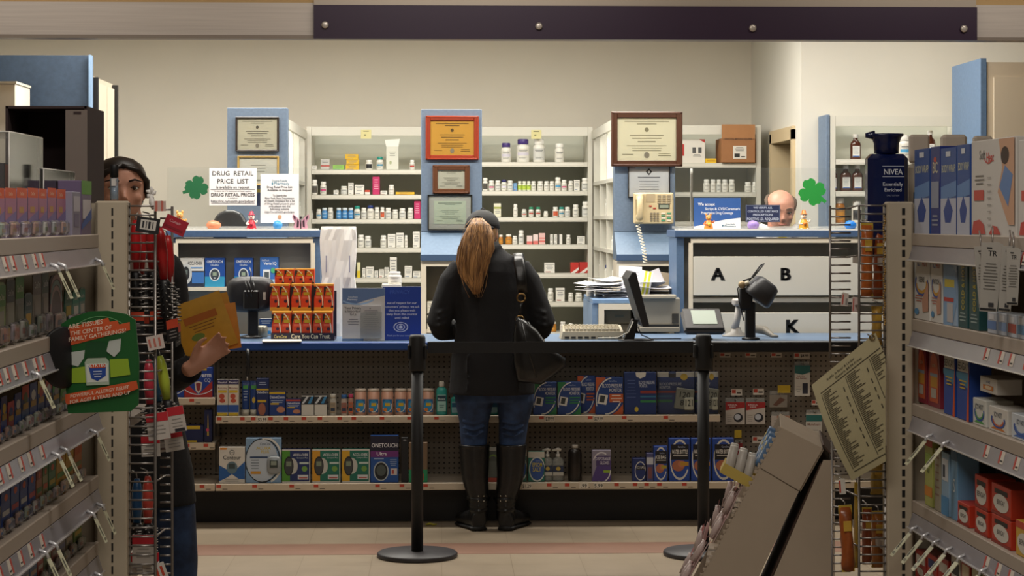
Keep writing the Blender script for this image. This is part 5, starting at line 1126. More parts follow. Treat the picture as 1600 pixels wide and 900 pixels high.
# lower shelf
lo(342, 383, 56, '#d2cec6', [('p', [(0, .5), (.3, .38), (.5, .25), (.3, .15), (0, .05)], '#235a9c'), ('p', [(1, .6), (.72, .42), (.5, .25), (.75, .12), (1, .1)], '#235a9c'), ('t', .5, .66, .11, 'Contour', '#23282c', .68), ('e', .5, .85, .10, .075, '#3a4248'), ('e', .5, .85, .08, .06, '#d2cec6'), ('t', .5, .83, .04, 'BAYER', '#3a4248', .13), ('r', .04, .93, .3, .98, '#d98a2c'), ('e', .5, .43, .21, .17, '#5f7884'), ('r', .38, .4, .62, .54, '#39484a'), ('l', .2, .8, .1, 2, .05, .015, '#8a9094')], 'white and blue Contour meter carton', 'meter_carton')
def clear_kit():
    w_, h_ = U(55, YLo), U(70, YLo); u = thing('meter_pack', (X(411.5, YLo), YLo + .03, zlo), 'large pale blue meter pack with oval outline and grey meter', 'pack', GL)
    m = MB(); m.box((0, 0, h_ / 2), (w_, .05, h_), M('#7f9fc0', .4), .002)
    m.art(w_, h_, [('a', .48, .5, .5, .5, .03, 0, 360, '#1e2226'), ('e', .46, .5, .45, .47, '#b9c4d0'), ('a', .55, .5, .5, .52, .05, -70, 100, '#d9d9d4'), ('t', .55, .84, .06, 'CareOne', '#6a7686', .3), ('t', .5, .74, .07, 'ACURA', '#c9b23c', .42), ('t', .55, .66, .07, 'PLUS', '#c9b23c', .22), ('r', .12, .55, .62, .59, '#2c4468'), ('l', .12, .4, .5, 4, .06, .014, '#5a6472'), ('r', .14, .2, .42, .26, '#c98f2c')], y=-.025); m.build('card_body', u)
    m = MB(); shell(m, [(-.006, w_ * .16, h_ * .17, 0), (0, w_ * .2, h_ * .2, 0), (.01, w_ * .2, h_ * .2, 0)], M('#8a8f92', .35)); m.box((0, -.008, h_ * .03), (w_ * .22, .006, h_ * .16), M('#39423f', .3)).box((0, -.0115, h_ * .05), (w_ * .16, .002, h_ * .09), M('#8a9488', .3)); q = m.build('meter', u); q.location = (w_ * .3, -.036, h_ * .4)
clear_kit()
ac = lambda c1, c2: [('r', 0, .04, .28, .98, c1), ('r', .28, .04, .98, .98, c2), ('r', 0, 0, 1, .04, '#d2cec6'), ('r', 0, .96, 1, 1, '#d2cec6'), ('r', .97, 0, 1, 1, '#d2cec6'), ('t', .66, .8, .08, 'ACCU-CHEK', '#dfe2e6', .54), ('t', .72, .73, .045, 'Compact Plus', '#b9c6cc', .4), ('e', .36, .5, .2, .24, '#b9bab4'), ('e', .24, .5, .17, .29, '#1d1f21'), ('e', .24, .5, .14, .25, '#3b3f42'), ('r', .15, .5, .33, .64, '#7c8a74'), ('r', .62, .56, .95, .62, '#b9c9c4'), ('e', .8, .42, .1, .085, '#6f9a4a'), ('r', .56, .1, .93, .24, '#c9ccd0'), ('r', .6, .13, .9, .17, '#b0615c')]
lo(440.5, 485, 52, '#233a6c', ac('#4f8f2f', '#1c2f64'), 'green and navy meter kit carton beside the pale blue pack', 'meter_carton')
lo(487.5, 532, 52, '#1f6a5c', ac('#cf962c', '#1a6a5a'), 'orange and teal meter kit carton, first of the pair', 'meter_carton'); lo(534, 578, 52, '#1f6a5c', ac('#d0a12c', '#1a6a5a'), 'yellow and teal meter kit carton beside the tall purple one', 'meter_carton')
lo(578.5, 623, 73, '#1d4f96', [('r', 0, .66, 1, 1, '#17152e'), ('r', 0, .54, 1, .67, '#6b2a72'), ('t', .5, .75, .09, 'ONETOUCH', '#e6e4ea', .92), ('t', .4, .58, .075, 'Ultra', '#e6e4ea', .42), ('e', .38, .24, .27, .21, '#aab4ba'), ('e', .38, .24, .23, .185, '#15181c'), ('e', .38, .26, .17, .12, '#4d5654'), ('r', .72, .16, .95, .3, '#c3bcbc'), ('r', .76, .18, .84, .27, '#a8443c'), ('l', .1, .5, .5, 1, .05, .02, '#9fb4d4'), ('l', .68, .95, .48, 4, .04, .012, '#9fb4d4')], 'tall blue and purple ONETOUCH meter carton', 'meter_carton')
lo(627, 638, 70, '#15171c', [('e', .5, .94, .25, .02, '#77777c')], 'tall black strip pack before the stanchion post', 'strip_pack', d_=.03); lo(638.5, 668, 62, '#76604a', [('r', 0, 0, 1, .32, '#1c8a5a'), ('r', .5, .05, .8, .22, '#b8402c'), ('e', .3, .8, .04, .02, '#e8e4da')], 'brown and green pack behind the stanchion post', 'strip_pack')
lo(761, 780, 54, '#5a5f58', [('r', 0, 0, 1, .12, '#b04a3c'), ('r', .1, .15, .9, .6, '#6f746c'), ('a', .5, .5, .5, .3, .05, 20, 160, '#7f9a4c'), ('r', 0, .9, 1, 1, '#c0bdb4')], 'grey and red pack showing between the customer boots', 'strip_pack')
es = lambda: [('r', 0, .8, 1, 1, '#c4c0b4'), ('a', .55, .42, .5, .42, .05, 0, 330, '#c9ccc8'), ('e', .55, .42, .42, .36, '#2c4f94'), ('t', .56, .5, .14, 'EPSOM', '#c9b92c', .6), ('t', .54, .34, .14, 'SALT', '#c9b92c', .52), ('t', .6, .68, .04, 'CareOne', '#8f9ab8', .3)]
lo(798, 823, 50, '#1c6a5c', es(), 'teal epsom salt carton mostly behind the customer boot', 'salt_carton'); lo(825, 851, 47, '#1c6a5c', es(), 'teal epsom salt carton with yellow letters fully in view', 'salt_carton')
def pump(px, hp, wp, lab):
    Y = YLo + .01; w_, h_ = U(wp, Y), U(hp, Y); u = thing('pump_bottle', (X(px, Y), Y + .03, zlo), lab, 'bottle', GL)
    MB().lathe([(.46 * w_, 0), (.5 * w_, .02 * h_), (.5 * w_, .6 * h_), (.38 * w_, .68 * h_), (.16 * w_, .72 * h_)], clear_plastic('#c9ccc6', .35, .1), 20, sy=.65).build('clear_body', u)
    MB().lathe([(.18 * w_, .72 * h_), (.18 * w_, .8 * h_), (.08 * w_, .82 * h_), (.08 * w_, .9 * h_)], M('#cfccc4', .4), 14).tube([(.25 * w_, 0, .92 * h_), (0, 0, .95 * h_), (-.5 * w_, 0, .92 * h_)], [.12 * w_, .13 * w_, .06 * w_], M('#cfccc4', .4), 10, flat=.7).build('pump_head', u)
    m = MB(); m.box((0, -.34 * w_, .32 * h_), (.86 * w_, .004, .3 * h_), M('#23304c', .5)); m.art(.86 * w_, .3 * h_, [('r', 0, 0, 1, .35, '#b9b6ac'), ('e', .5, .7, .22, .2, '#b8a04a')], y=-.34 * w_ - .002, z0=.17 * h_); m.build('front_label', u)
pump(856, 52, 17, 'clear hand sanitizer pump bottle beside the salt carton'); pump(872.5, 52, 19, 'clear hand sanitizer pump bottle beside the black bottle')
small_bottle(899, 21.5, 57, '#17110f', '#c0bbb2', None, 'tall black brown peroxide bottle with white cap', YLo, zlo, GL, 'peroxide_bottle', .8, .45, .1, .78)
lo(925, 955, 49, '#8a8494', [('p', [(0, .1), (.3, .6), (1, .75), (1, 0), (0, 0)], '#4d3a78'), ('a', .5, .45, .52, .5, .05, 60, 150, '#d0ccd2'), ('a', .5, .45, .52, .5, .05, 250, 350, '#d0ccd2'), ('r', .2, .5, .98, .82, '#473868'), ('t', .58, .68, .1, 'DISPOSABLE', '#d5d0dc', .78), ('t', .66, .55, .1, 'GLOVES', '#d5d0dc', .5), ('r', .6, .28, .95, .36, '#8fae2c')], 'purple and white disposable gloves box', 'glove_box')
lo(988, 1009, 36, '#1f3068', [('a', .6, .45, .42, .42, .05, 0, 330, '#c9c8c4'), ('r', .3, .5, .95, .7, '#15151c'), ('t', .62, .55, .12, 'ICE BAG', '#c9c9cc', .6)], 'small navy carton first beside the gap after the gloves'); lo(1010, 1021, 44, '#4a4c78', [('r', 0, .6, 1, .85, '#c0c2ca'), ('r', .2, .1, .8, .5, '#7a4a4c')], 'slim blister pack between the navy cartons')
def wb(t, c='#b98a2c'): return [('a', .52, .5, .48, .48, .055, 30, 330, '#d3d1ca'), ('r', .1, .5, .96, .86, '#141319'), ('t', .6, .78, .045, 'CareOne', '#9fa6c0', .36), ('t', .52, .64, .1, t, '#e0dcd6', .76), ('r', .2, .585, .9, .61, '#b9b5b0'), ('e', .45, .36, .3, .13, '#a8664a'), ('e', .62, .4, .2, .08, '#b9755a'), ('r', .55, .36, .95, .45, c)]
lo(1021.5, 1043, 55, '#27489a', wb('ICE BAG', '#a89a2c'), 'blue ice bag carton beside the water bottle cartons')
for k, (a, b_, t) in enumerate(((1045, 1078, 'blue hot water bottle carton nearest the ice bag'), (1079.5, 1111, 'blue hot water bottle carton behind the second stanchion'), (1113, 1147, 'blue hot water bottle carton beside the red hanging pack'))):
    lo(a, b_, 67, '#21469a', wb('WATER BOTTLE'), t, 'water_bottle_carton')
# hanging goods on the pegboard
def peg_pack(px0, px1, py0, py1, base, art, label, name='hanging_pack', Y=10.2, pouch=False):
    x0, x1, z0, z1 = X(px0, Y), X(px1, Y), Z(py1, Y), Z(py0, Y); w_, h_ = x1 - x0, z1 - z0
    u = thing(name, ((x0 + x1) / 2, Y, z0), label, 'pack', 'packs hanging on the pegboard')
    m = MB(); m.box((0, 0, h_ / 2), (w_, .006 if pouch else .03, h_), M(base, .5), .001); m.art(w_, h_, art, y=-.003 if pouch else -.015); m.build('pack_body', u)
    MB().box((0, .002, h_ + .008), (w_ * .96, .002, .022), clear_plastic('#cfcfca', .35)).build('hang_tab', u)
    MB().tube([(0, YP - Y, h_ + .008), (0, -.04, h_ + .008), (0, -.05, h_ + .014)], .0025, M('#9a958c', .3, .8), 6).build('peg_hook', u)
rs = lambda: [('p', [(0, .62), (1, .75), (1, 1), (0, 1)], '#a82a2a'), ('t', .36, .84, .07, 'SURGICAL', '#e0dcd8', .56), ('t', .36, .74, .07, 'SLEEVE', '#e0dcd8', .5), ('e', .66, .3, .24, .2, '#23242c'), ('e', .62, .33, .16, .13, '#c9cdd6'), ('l', .06, .36, .4, 4, .09, .02, '#8f8a84')]
peg_pack(1133, 1163, 629, 664, '#c9c0b6', rs(), 'red and white elbow support pack nearest the second stanchion'); peg_pack(1165, 1195, 629, 664, '#c9c0b6', rs(), 'red and white elbow support pack beside the clear bag')
peg_pack(1202, 1230, 618, 638, '#8b8378', [('p', [(.2, .2), (.6, .8), (.9, .6), (.4, .1)], '#6b4a3c')], 'clear grey pouch under the yellow card', pouch=True)
peg_pack(1241, 1265, 572, 620, '#cdc8be', [('p', [(0, .75), (.5, .7), (1, .78), (1, 1), (0, 1)], '#2c6a68'), ('t', .4, .63, .05, 'Adhesive', '#8a4a3c', .6), ('t', .42, .56, .05, 'Pain Patches', '#8a4a3c', .7), ('r', .5, .08, .85, .42, '#2a2c3a'), ('l', .08, .4, .3, 3, .08, .015, '#8f8a84')], 'white and teal patch pack hanging high on the pegboard')
peg_pack(1205, 1234, 651, 678, '#c4b9b0', [('r', .3, .85, 1, 1, '#b98a74'), ('l', .1, .8, .7, 4, .14, .04, '#8f8a84')], 'pale pack half behind the cardboard display', pouch=True)
peg_pack(1259, 1284, 648, 692, '#cfcac0', [('r', 0, .72, 1, .95, '#2a6f6c'), ('t', .5, .58, .09, 'Molefoam', '#8a5a44', .8), ('l', .1, .9, .4, 3, .1, .02, '#9a948a')], 'white pack with teal top between display and price list', pouch=True)
peg_pack(1148, 1160, 694, 722, '#8f2a2c', [('r', 0, .6, 1, .66, '#c9b0a8')], 'small dark red hanging pack beside the water bottle carton', pouch=True)
def tag_card(px, py, w_, h_, col, art, label, Y=10.19):
    m = MB(); m.box((0, 0, 0), (U(w_, Y), .002, U(h_, Y)), M(col, .6)); m.art(U(w_, Y), U(h_, Y), art, y=-.001, z0=-U(h_, Y) / 2); m.tube([(0, .002, 0), (0, YP - Y + .01, 0)], .002, M('#9a958c', .3, .8), 6)
    o = m.build('price_card'); o.location = P(px, py, Y); tag(o, label, 'price card', 'price cards on the pegboard hooks')
pr = [('r', .06, .35, .42, .9, '#b8402c'), ('r', .5, .3, .9, .55, '#4a4038')]
tag_card(1151, 613, 17, 10, '#d0c8bc', pr, 'white price card above the first elbow support pack'); tag_card(1185, 612, 17, 10, '#d0c8bc', pr, 'white price card above the second elbow support pack')
tag_card(1225, 608, 20, 12, '#c9a92c', [], 'bright yellow card above the clear pouch'); tag_card(1153, 678, 11, 12, '#c9a92c', [], 'small yellow card above the dark red pack')
tag_card(1184, 687, 17, 10, '#d0c8bc', pr, 'white price card on an empty hook left of the cardboard display'); tag_card(1275, 629, 14, 8, '#d0c8bc', pr, 'white price card beside the hanging price list')
for k, px in enumerate((1133, 1173, 1213)): tag_card(px, 555, 17, 7, '#c4bbae', pr, ['white price card under the counter edge beside the second stanchion', 'white price card under the counter edge above the elbow packs', 'white price card under the counter edge above the yellow card'][k])
tag_card(1253, 556, 25, 9, '#c4bbae', [('r', .04, .35, .3, .9, '#b8402c'), ('t', .66, .3, .5, '$4.99', '#2a2420', .5)], 'wide price card under the counter edge above the patch pack')
# ================================================================== stanchions with belt
YSn = 9.07
def stanchion(px, label):
    u = thing('belt_stanchion', (X(px, YSn), YSn, 0), label, 'stanchion', 'black belt stanchions before the counter'); BS = M('#0b0b0e', .6)
    MB().lathe([(.001, 0), (.176, 0), (.178, .004), (.178, .016), (.172, .022), (.001, .026)], M('#2b282b', .5), 48).build('base_disc', u)
    zt_ = Z(523, YSn)
    MB().lathe([(.026, .024), (.026, zt_ - .16)], BS, 20).build('post', u)
    MB().lathe([(.0335, zt_ - .158), (.036, zt_ - .15), (.036, zt_ - .012), (.03, zt_)], BS, 24).build('belt_cassette', u)
    for s_ in (-1, 1): MB().box((s_ * .037, 0, zt_ - .075), (.012, .05, .06), BS, .003).build('belt_slot', u)
    return u, zt_
S1, zt1 = stanchion(652, 'black belt stanchion left of the customer'); S2, _ = stanchion(1099, 'black belt stanchion beside the cardboard display')
b0, b1 = X(652, YSn) + .045, X(1099, YSn) - .045
m = MB(); m.box(((b0 + b1) / 2, YSn, Z(543, YSn)), (b1 - b0, .002, U(17.5, YSn)), M('#0e0e11', .6)); o = m.build('retractable_belt'); tag(o, 'black retractable belt stretched between the two stanchions', 'belt')
o = MB().tube([(0, 0, 0), (.02, .004, .004), (.04, -.006, .001), (.055, 0, .002)], [.004, .006, .005, .003], M('#a8a032', .6), 6).build('candy_wrapper'); o.location = (X(665, 9.98), 9.98, .005); tag(o, 'yellow scrap of wrapper on the floor beside the stanchion post', 'wrapper')
# ================================================================== people
SKIN = M('#c08a6c', .55, 0, .05, 30)
def loft(m, rings, mt, n=20, T=None):
    """rings: (x, y, z, rx, ry) stacked horizontal ellipses"""
    vs = []; fs = []
    for x, y, z, rx, ry in rings:
        for i in range(n): a = 2 * PI * i / n; vs.append((x + rx * math.cos(a), y + ry * math.sin(a), z))
    for k in range(len(rings) - 1):
        for i in range(n): j = (i + 1) % n; fs.append((k * n + i, k * n + j, (k + 1) * n + j, (k + 1) * n + i))
    fs.append(tuple(range(n))[::-1]); fs.append(tuple((len(rings) - 1) * n + i for i in range(n)))
    return m.add(vs, fs, mt, True, T)
HEADR = [(0, .08, .09, -.16), (.05, .17, .17, -.17), (.13, .25, .27, -.12), (.25, .31, .37, -.06), (.38, .335, .42, -.03), (.5, .35, .445, -.005), (.62, .36, .46, .01), (.75, .345, .44, .02), (.86, .29, .36, .03), (.94, .19, .24, .03), (.99, .07, .09, .03)]
def head(m, T, h, mt):
    """head facing -y, chin at the origin of T"""
    loft(m, [(0, c * h, z * h, rx * h, ry * h) for z, rx, ry, c in HEADR], mt, 22, T)
    m.tube([(0, -.41 * h, .52 * h), (0, -.47 * h, .40 * h), (0, -.50 * h, .33 * h)], [.03 * h, .038 * h, .05 * h], mt, 10, T=T)
    for s_ in (-1, 1):
        m.ball((s_ * .045 * h, -.445 * h, .31 * h), .035 * h, mt, 10, 7, T); m.ball((s_ * .355 * h, .04 * h, .43 * h), (.03 * h, .07 * h, .11 * h), mt, 10, 7, T)
        m.tube([(s_ * .06 * h, -.43 * h, .565 * h), (s_ * .17 * h, -.41 * h, .58 * h), (s_ * .28 * h, -.33 * h, .56 * h)], .03 * h, mt, 8, T=T)
        m.ball((s_ * .18 * h, -.33 * h, .36 * h), (.1 * h, .08 * h, .09 * h), mt, 10, 7, T)
    m.tube([(-.09 * h, -.40 * h, .21 * h), (0, -.435 * h, .215 * h), (.09 * h, -.40 * h, .21 * h)], .028 * h, mt, 8, T=T)
    m.tube([(-.07 * h, -.39 * h, .17 * h), (0, -.42 * h, .165 * h), (.07 * h, -.39 * h, .17 * h)], .028 * h, mt, 8, T=T)
def face_bits(u, T, h, brow, lid=False, lips='#9c5548', iris='#2c1c12'):
    m = MB()
    for s_ in (-1, 1):
        m.ball((s_ * .16 * h, -.375 * h, .5 * h), (.06 * h, .05 * h, .032 * h), M('#d9d2c8', .3), 12, 8, T)
        m.ball((s_ * .155 * h, -.418 * h, .498 * h), (.026 * h, .014 * h, .027 * h), M(iris, .15), 10, 7, T)
        m.tube([(s_ * .09 * h, -.42 * h, .50 * h), (s_ * .15 * h, -.432 * h, .527 * h), (s_ * .225 * h, -.385 * h, .51 * h)], .009 * h if not lid else .016 * h, M('#3a241b', .6), 6, T=T)
        m.build('eye', u); m = MB()
    m = MB()
    for s_ in (-1, 1): m.tube([(s_ * .07 * h, -.455 * h, .60 * h), (s_ * .16 * h, -.45 * h, .625 * h), (s_ * .27 * h, -.375 * h, .60 * h)], [.012 * h, .018 * h, .008 * h], M(brow, .8), 6, T=T, flat=.8)
    m.build('eyebrows', u)
    MB().tube([(-.1 * h, -.425 * h, .195 * h), (0, -.466 * h, .20 * h), (.1 * h, -.425 * h, .195 * h)], [.012 * h, .022 * h, .012 * h], M(lips, .5), 8, T=T).build('lips', u)
def hand(m, T, mt, side=1, s=1.0, curl=35, spread=4):
    """palm from the wrist at the origin along +x, palm facing -z, thumb on the side*y side"""
    m.tube([(-.03 * s, 0, 0), (0, 0, 0), (.04 * s, 0, 0), (.085 * s, 0, 0)], [(.016 * s, .024 * s), (.016 * s, .027 * s), (.014 * s, .036 * s), (.011 * s, .037 * s)], mt, 12, T=T, up=(0, 0, 1))
    for k, (yy, L) in enumerate(((.027, .068), (.009, .078), (-.009, .072), (-.026, .056))):
        y = yy * side * s; a = math.radians(spread * (1.5 - k)) * side; p = Vector((.08 * s, y, 0)); pts = [p - Vector((.015 * s, 0, 0)), p]; c = 0
        for seg in (.45, .32, .23):
            c += math.radians(curl * (.6 if seg == .45 else 1)); L1 = L * seg * s
            p = p + Vector((L1 * math.cos(c) * math.cos(a), L1 * math.sin(a), -L1 * math.sin(c))); pts.append(p)
        m.tube(pts, [.009 * s, .0092 * s, .0085 * s, .008 * s, .0065 * s], mt, 8, T=T)
        m.ball(pts[-1], .0066 * s, mt, 8, 6, T)
    pts = [Vector((.015, .02 * side, -.004)) * s, Vector((.045, .042 * side, -.012)) * s, Vector((.07, .052 * side, -.024)) * s, Vector((.09, .05 * side, -.034)) * s]
    m.tube(pts, [.013 * s, .0115 * s, .0095 * s, .0075 * s], mt, 8, T=T); m.ball(pts[-1], .0078 * s, mt, 8, 6, T)

# ---------------------------------------------------------------- the customer at the counter
YW_ = 9.84; xw = X(771, YW_)
W_ = thing('person', (xw, YW_, 0), 'person seen from behind in black coat, cap, jeans and tall boots at the counter', 'person')
def q(px, py=None):
    if py is None: return (px - 771) * YW_ / FPX
    return (px - 771) * YW_ / FPX, CAMZ - (py - 340) * YW_ / FPX
m = MB(); hx = q(754)
T = TR((hx, .035, 1.325)) @ RZ(180 - 14) @ RX(4)
head(m, T, .205, SKIN)
m.tube([(hx + .01, .03, 1.40), (hx + .01, .012, 1.34), (.0, 0, 1.27)], [.05, .048, .06], SKIN, 14)
loft(m, [(0, 0, .66, .15, .11), (0, 0, .8, .16, .11), (0, 0, 1.0, .13, .10), (0, 0, 1.15, .15, .10), (0, 0, 1.26, .16, .08), (0, 0, 1.31, .07, .06)], SKIN)
for s_, ex in ((-1, -.255), (1, .228)):
    m.tube([(s_ * .14, 0, 1.25), (ex, -.01, 1.0), (s_ * .15, .235, .945)], [.04, .038, .026], SKIN, 12)
    hand(m, TR((s_ * .15, .235, .942)) @ RZ(90 + s_ * 22) @ RX(0) @ RY(2), SKIN, s_ * 1, .92, 14)
for s_, cx, kx, ax in ((-1, -.092, -.094, -.071), (1, .106, .092, .06)):
    m.tube([(s_ * .08, 0, .78), (cx, 0, .62), (kx, .02, .45), (kx, -.005, .3), (ax, 0, .1)], [.085, .075, .05, .048, .034], SKIN, 14)
remesh(m.build('body', W_), .007, 4)
# jeans
DEN = bpy.data.materials.new('denim'); DEN.use_nodes = True; nt = DEN.node_tree; b = nt.nodes['Principled BSDF']; b.inputs['Roughness'].default_value = .85
tc = nt.nodes.new('ShaderNodeTexCoord'); wv = nt.nodes.new('ShaderNodeTexNoise'); wv.inputs['Scale'].default_value = 14; wv.inputs['Detail'].default_value = 8
cr = nt.nodes.new('ShaderNodeValToRGB'); cr.color_ramp.elements[0].color = (*lin('#141f36'), 1); cr.color_ramp.elements[1].color = (*lin('#2b4268'), 1); cr.color_ramp.elements[0].position = .3; cr.color_ramp.elements[1].position = .7
bp_ = nt.nodes.new('ShaderNodeBump'); bp_.inputs['Strength'].default_value = .4; bp_.inputs['Distance'].default_value = .01
nt.links.new(tc.outputs['Object'], wv.inputs[0]); nt.links.new(wv.outputs[0], cr.inputs[0]); nt.links.new(cr.outputs[0], b.inputs['Base Color']); nt.links.new(wv.outputs[0], bp_.inputs['Height']); nt.links.new(bp_.outputs[0], b.inputs['Normal'])
m = MB(); loft(m, [(0, -.005, .62, .16, .12), (.005, -.01, .72, .185, .135), (0, 0, .86, .17, .12)], DEN)
m.tube([(-.085, -.005, .74), (-.092, -.008, .62), (-.093, .012, .52), (-.094, .018, .44), (-.093, .0, .36)], [.103, .094, .072, .066, .058], DEN, 18)
m.tube([(.088, -.005, .74), (.106, -.008, .62), (.097, .012, .52), (.092, .018, .44), (.087, .0, .36)], [.103, .092, .072, .067, .058], DEN, 18)
for s_, cx in ((-1, -.093), (1, .097)):
    for k in range(3): m.tube([(cx - .06, -.05, .47 + k * .028), (cx, -.068, .455 + k * .03), (cx + .05, -.052, .48 + k * .025)], .006, DEN, 6)
remesh(m.build('jeans', W_), .006, 3)
# boots
LEA = M('#0e0e10', .38, 0, 0, 40, bump=.25)
for s_, tx, mx_, ax, toe in ((-1, -.092, -.088, -.071, -.145), (1, .086, .08, .058, .150)):
    m = MB()
    m.tube([(tx, .0, .412), (tx, .0, .405), (tx * .98, -.004, .33), (mx_, -.008, .25), (ax, -.004, .15), (ax, .0, .09), (ax, .0, .05)], [.070, .074, .070, .064, .050, .046, .046], LEA, 20)
    m.tube([(ax - s_ * .002, -.045, .05), (ax + s_ * .012, .02, .05), ((ax + toe) / 2 + s_ * .012, .10, .042), (toe, .17, .034), (toe + s_ * .008, .20, .03)], [(.048, .036), (.05, .042), (.038, .046), (.028, .042), (.018, .026)], LEA, 16, up=(0, 0, 1))
    for k in range(4): m.tube([(ax - .045, -.028, .10 + k * .022), (ax, -.052, .094 + k * .024), (ax + .045, -.028, .105 + k * .02)], .006, LEA, 6)
    m.tube([(tx - .072 * math.cos(a), -.072 * math.sin(a) * 1.0, .408) for a in [i * 2 * PI / 16 for i in range(17)]], .005, LEA, 6)
    bo = remesh(m.build('boot', W_), .005, 2)
    m = MB(); m.tube([(ax - s_ * .002, -.05, .012), (ax + s_ * .012, .02, .011), ((ax + toe) / 2 + s_ * .012, .10, .010), (toe, .17, .009), (toe + s_ * .008, .205, .008)], [(.0118, .038), (.0110, .044), (.0100, .049), (.009, .044), (.008, .026)], M('#0c0c0d', .6), 16, up=(0, 0, 1))
    m.build('sole', bo)
    m = MB(); m.tube([(ax - .055, -.01, .155), (ax - .03, -.05, .15), (ax + .02, -.056, .15), (ax + .054, -.01, .155)], [.010, .010, .010, .010], LEA, 8, flat=.5)
    for dx in (-.014, .012):
        for dz_ in (-.012, .012): m.ball((ax - s_ * .012 + dx, -.058, .158 + dz_), .0042, M('#b9b4a8', .25, .9), 8, 6)
    m.build('buckle_strap', bo)
# coat
COAT = M('#0e0e12', .9, 0, .15, 25, bump=.3, name='black_wool')
m = MB(); c = 0
loft(m, [(-.008, 0, .655, .208, .158), (-.006, 0, .70, .205, .155), (-.004, 0, .82, .20, .15), (0, 0, .95, .182, .135), (-.004, 0, 1.05, .178, .13), (-.008, 0, 1.15, .186, .13), (-.012, 0, 1.24, .180, .115), (-.018, .002, 1.295, .150, .095), (-.028, .004, 1.33, .10, .075), (-.036, .008, 1.36, .072, .066), (-.04, .012, 1.385, .066, .064)], COAT, 28)
m.tube([(-.145, 0, 1.262), (-.20, -.004, 1.19), (-.235, -.012, 1.09), (-.262, -.015, 1.0), (-.245, .05, .965), (-.20, .15, .955), (-.165, .215, .95)], [.062, .064, .060, .060, .060, .052, .046], COAT, 18)
m.tube([(.115, 0, 1.262), (.165, -.004, 1.19), (.205, -.012, 1.09), (.238, -.015, 1.0), (.225, .05, .965), (.19, .15, .955), (.165, .215, .95)], [.062, .064, .060, .060, .060, .052, .046], COAT, 18)
m.tube([(-.105, -.012, 1.358), (-.06, -.062, 1.352), (-.01, -.062, 1.35), (.03, -.01, 1.36)], [.018, .02, .02, .018], COAT, 10)
for k in range(3): m.tube([(-.29, -.03, .99 + .03 * k), (-.26, -.078, .985 + .03 * k), (-.225, -.068, 1.0 + .03 * k)], .008, COAT, 6); m.tube([(.265, -.03, .99 + .03 * k), (.24, -.078, .985 + .03 * k), (.2, -.068, 1.0 + .03 * k)], .008, COAT, 6)
m.tube([(-.15, -.1, 1.25), (-.155, -.125, 1.1), (-.13, -.13, .9), (-.13, -.14, .68)], .004, COAT, 6); m.tube([(.13, -.1, 1.25), (.14, -.125, 1.1), (.12, -.13, .9), (.12, -.14, .68)], .004, COAT, 6)
remesh(m.build('coat', W_), .008, 3)
# hair under the cap, cap, ponytail
HAIR = bpy.data.materials.new('blonde_hair'); HAIR.use_nodes = True; nt = HAIR.node_tree; b = nt.nodes['Principled BSDF']; b.inputs['Roughness'].default_value = .45
tc = nt.nodes.new('ShaderNodeTexCoord'); mp = nt.nodes.new('ShaderNodeMapping'); mp.inputs['Scale'].default_value = (90, 90, 6)
ns = nt.nodes.new('ShaderNodeTexNoise'); ns.inputs['Scale'].default_value = 1; cr = nt.nodes.new('ShaderNodeValToRGB')
cr.color_ramp.elements[0].color = (*lin('#4d2f1b'), 1); cr.color_ramp.elements[1].color = (*lin('#c4935c'), 1); cr.color_ramp.elements[0].position = .32; cr.color_ramp.elements[1].position = .68
nt.links.new(tc.outputs['Object'], mp.inputs[0]); nt.links.new(mp.outputs[0], ns.inputs[0]); nt.links.new(ns.outputs[0], cr.inputs[0]); nt.links.new(cr.outputs[0], b.inputs['Base Color'])
m = MB(); h = .205; T = TR((hx, .035, 1.325)) @ RZ(180 - 14) @ RX(4)
loft(m, [(0, .10 * h, .22 * h, .22 * h, .24 * h), (0, .10 * h, .35 * h, .345 * h, .37 * h), (0, .07 * h, .55 * h, .375 * h, .42 * h), (0, .05 * h, .75 * h, .365 * h, .43 * h), (0, .05 * h, .9 * h, .27 * h, .33 * h)], HAIR, 22, T); m.build('hair', W_)
CAPM = M('#0f0f11', .75, 0, .1, 60)
m = MB()
loft(m, [(0, .03 * h, .60 * h, .405 * h, .50 * h), (0, .03 * h, .70 * h, .402 * h, .495 * h), (0, .03 * h, .82 * h, .365 * h, .45 * h), (0, .03 * h, .93 * h, .28 * h, .345 * h), (0, .03 * h, 1.01 * h, .16 * h, .2 * h), (0, .03 * h, 1.045 * h, .03 * h, .03 * h)], CAPM, 26, T)
m.ball((0, .03 * h, 1.05 * h), (.012, .012, .006), CAPM, 10, 6, T)
m.build('cap_crown', W_)
m = MB(); vs = []; N = 12
for k in range(N + 1):
    a = PI + PI * k / N
    vs += [(.38 * h * math.cos(a), .03 * h + .46 * h * math.sin(a), .615 * h), (.36 * h * math.cos(a) * 1.0, .03 * h + (.46 + .42 * abs(math.sin(a))) * h * math.sin(a), .585 * h - .03 * h * abs(math.sin(a)))]
vs2 = [(x, y, z - .004) for x, y, z in vs]; fs = []
n0 = len(vs)
for k in range(N): a = 2 * k; fs += [(a, a + 1, a + 3, a + 2), (a + n0, a + 2 + n0, a + 3 + n0, a + 1 + n0), (a + 1, a + 1 + n0, a + 3 + n0, a + 3)]
m.add(vs + vs2, fs, CAPM, True, T); m.build('cap_brim', W_)
MB().tube([(hx - .055, -.048, 1.452), (hx - .02, -.072, 1.458), (hx + .02, -.072, 1.456), (hx + .05, -.05, 1.45)], [.007] * 4, CAPM, 8).build('cap_strap', W_)
m = MB(); R = random.Random(5)
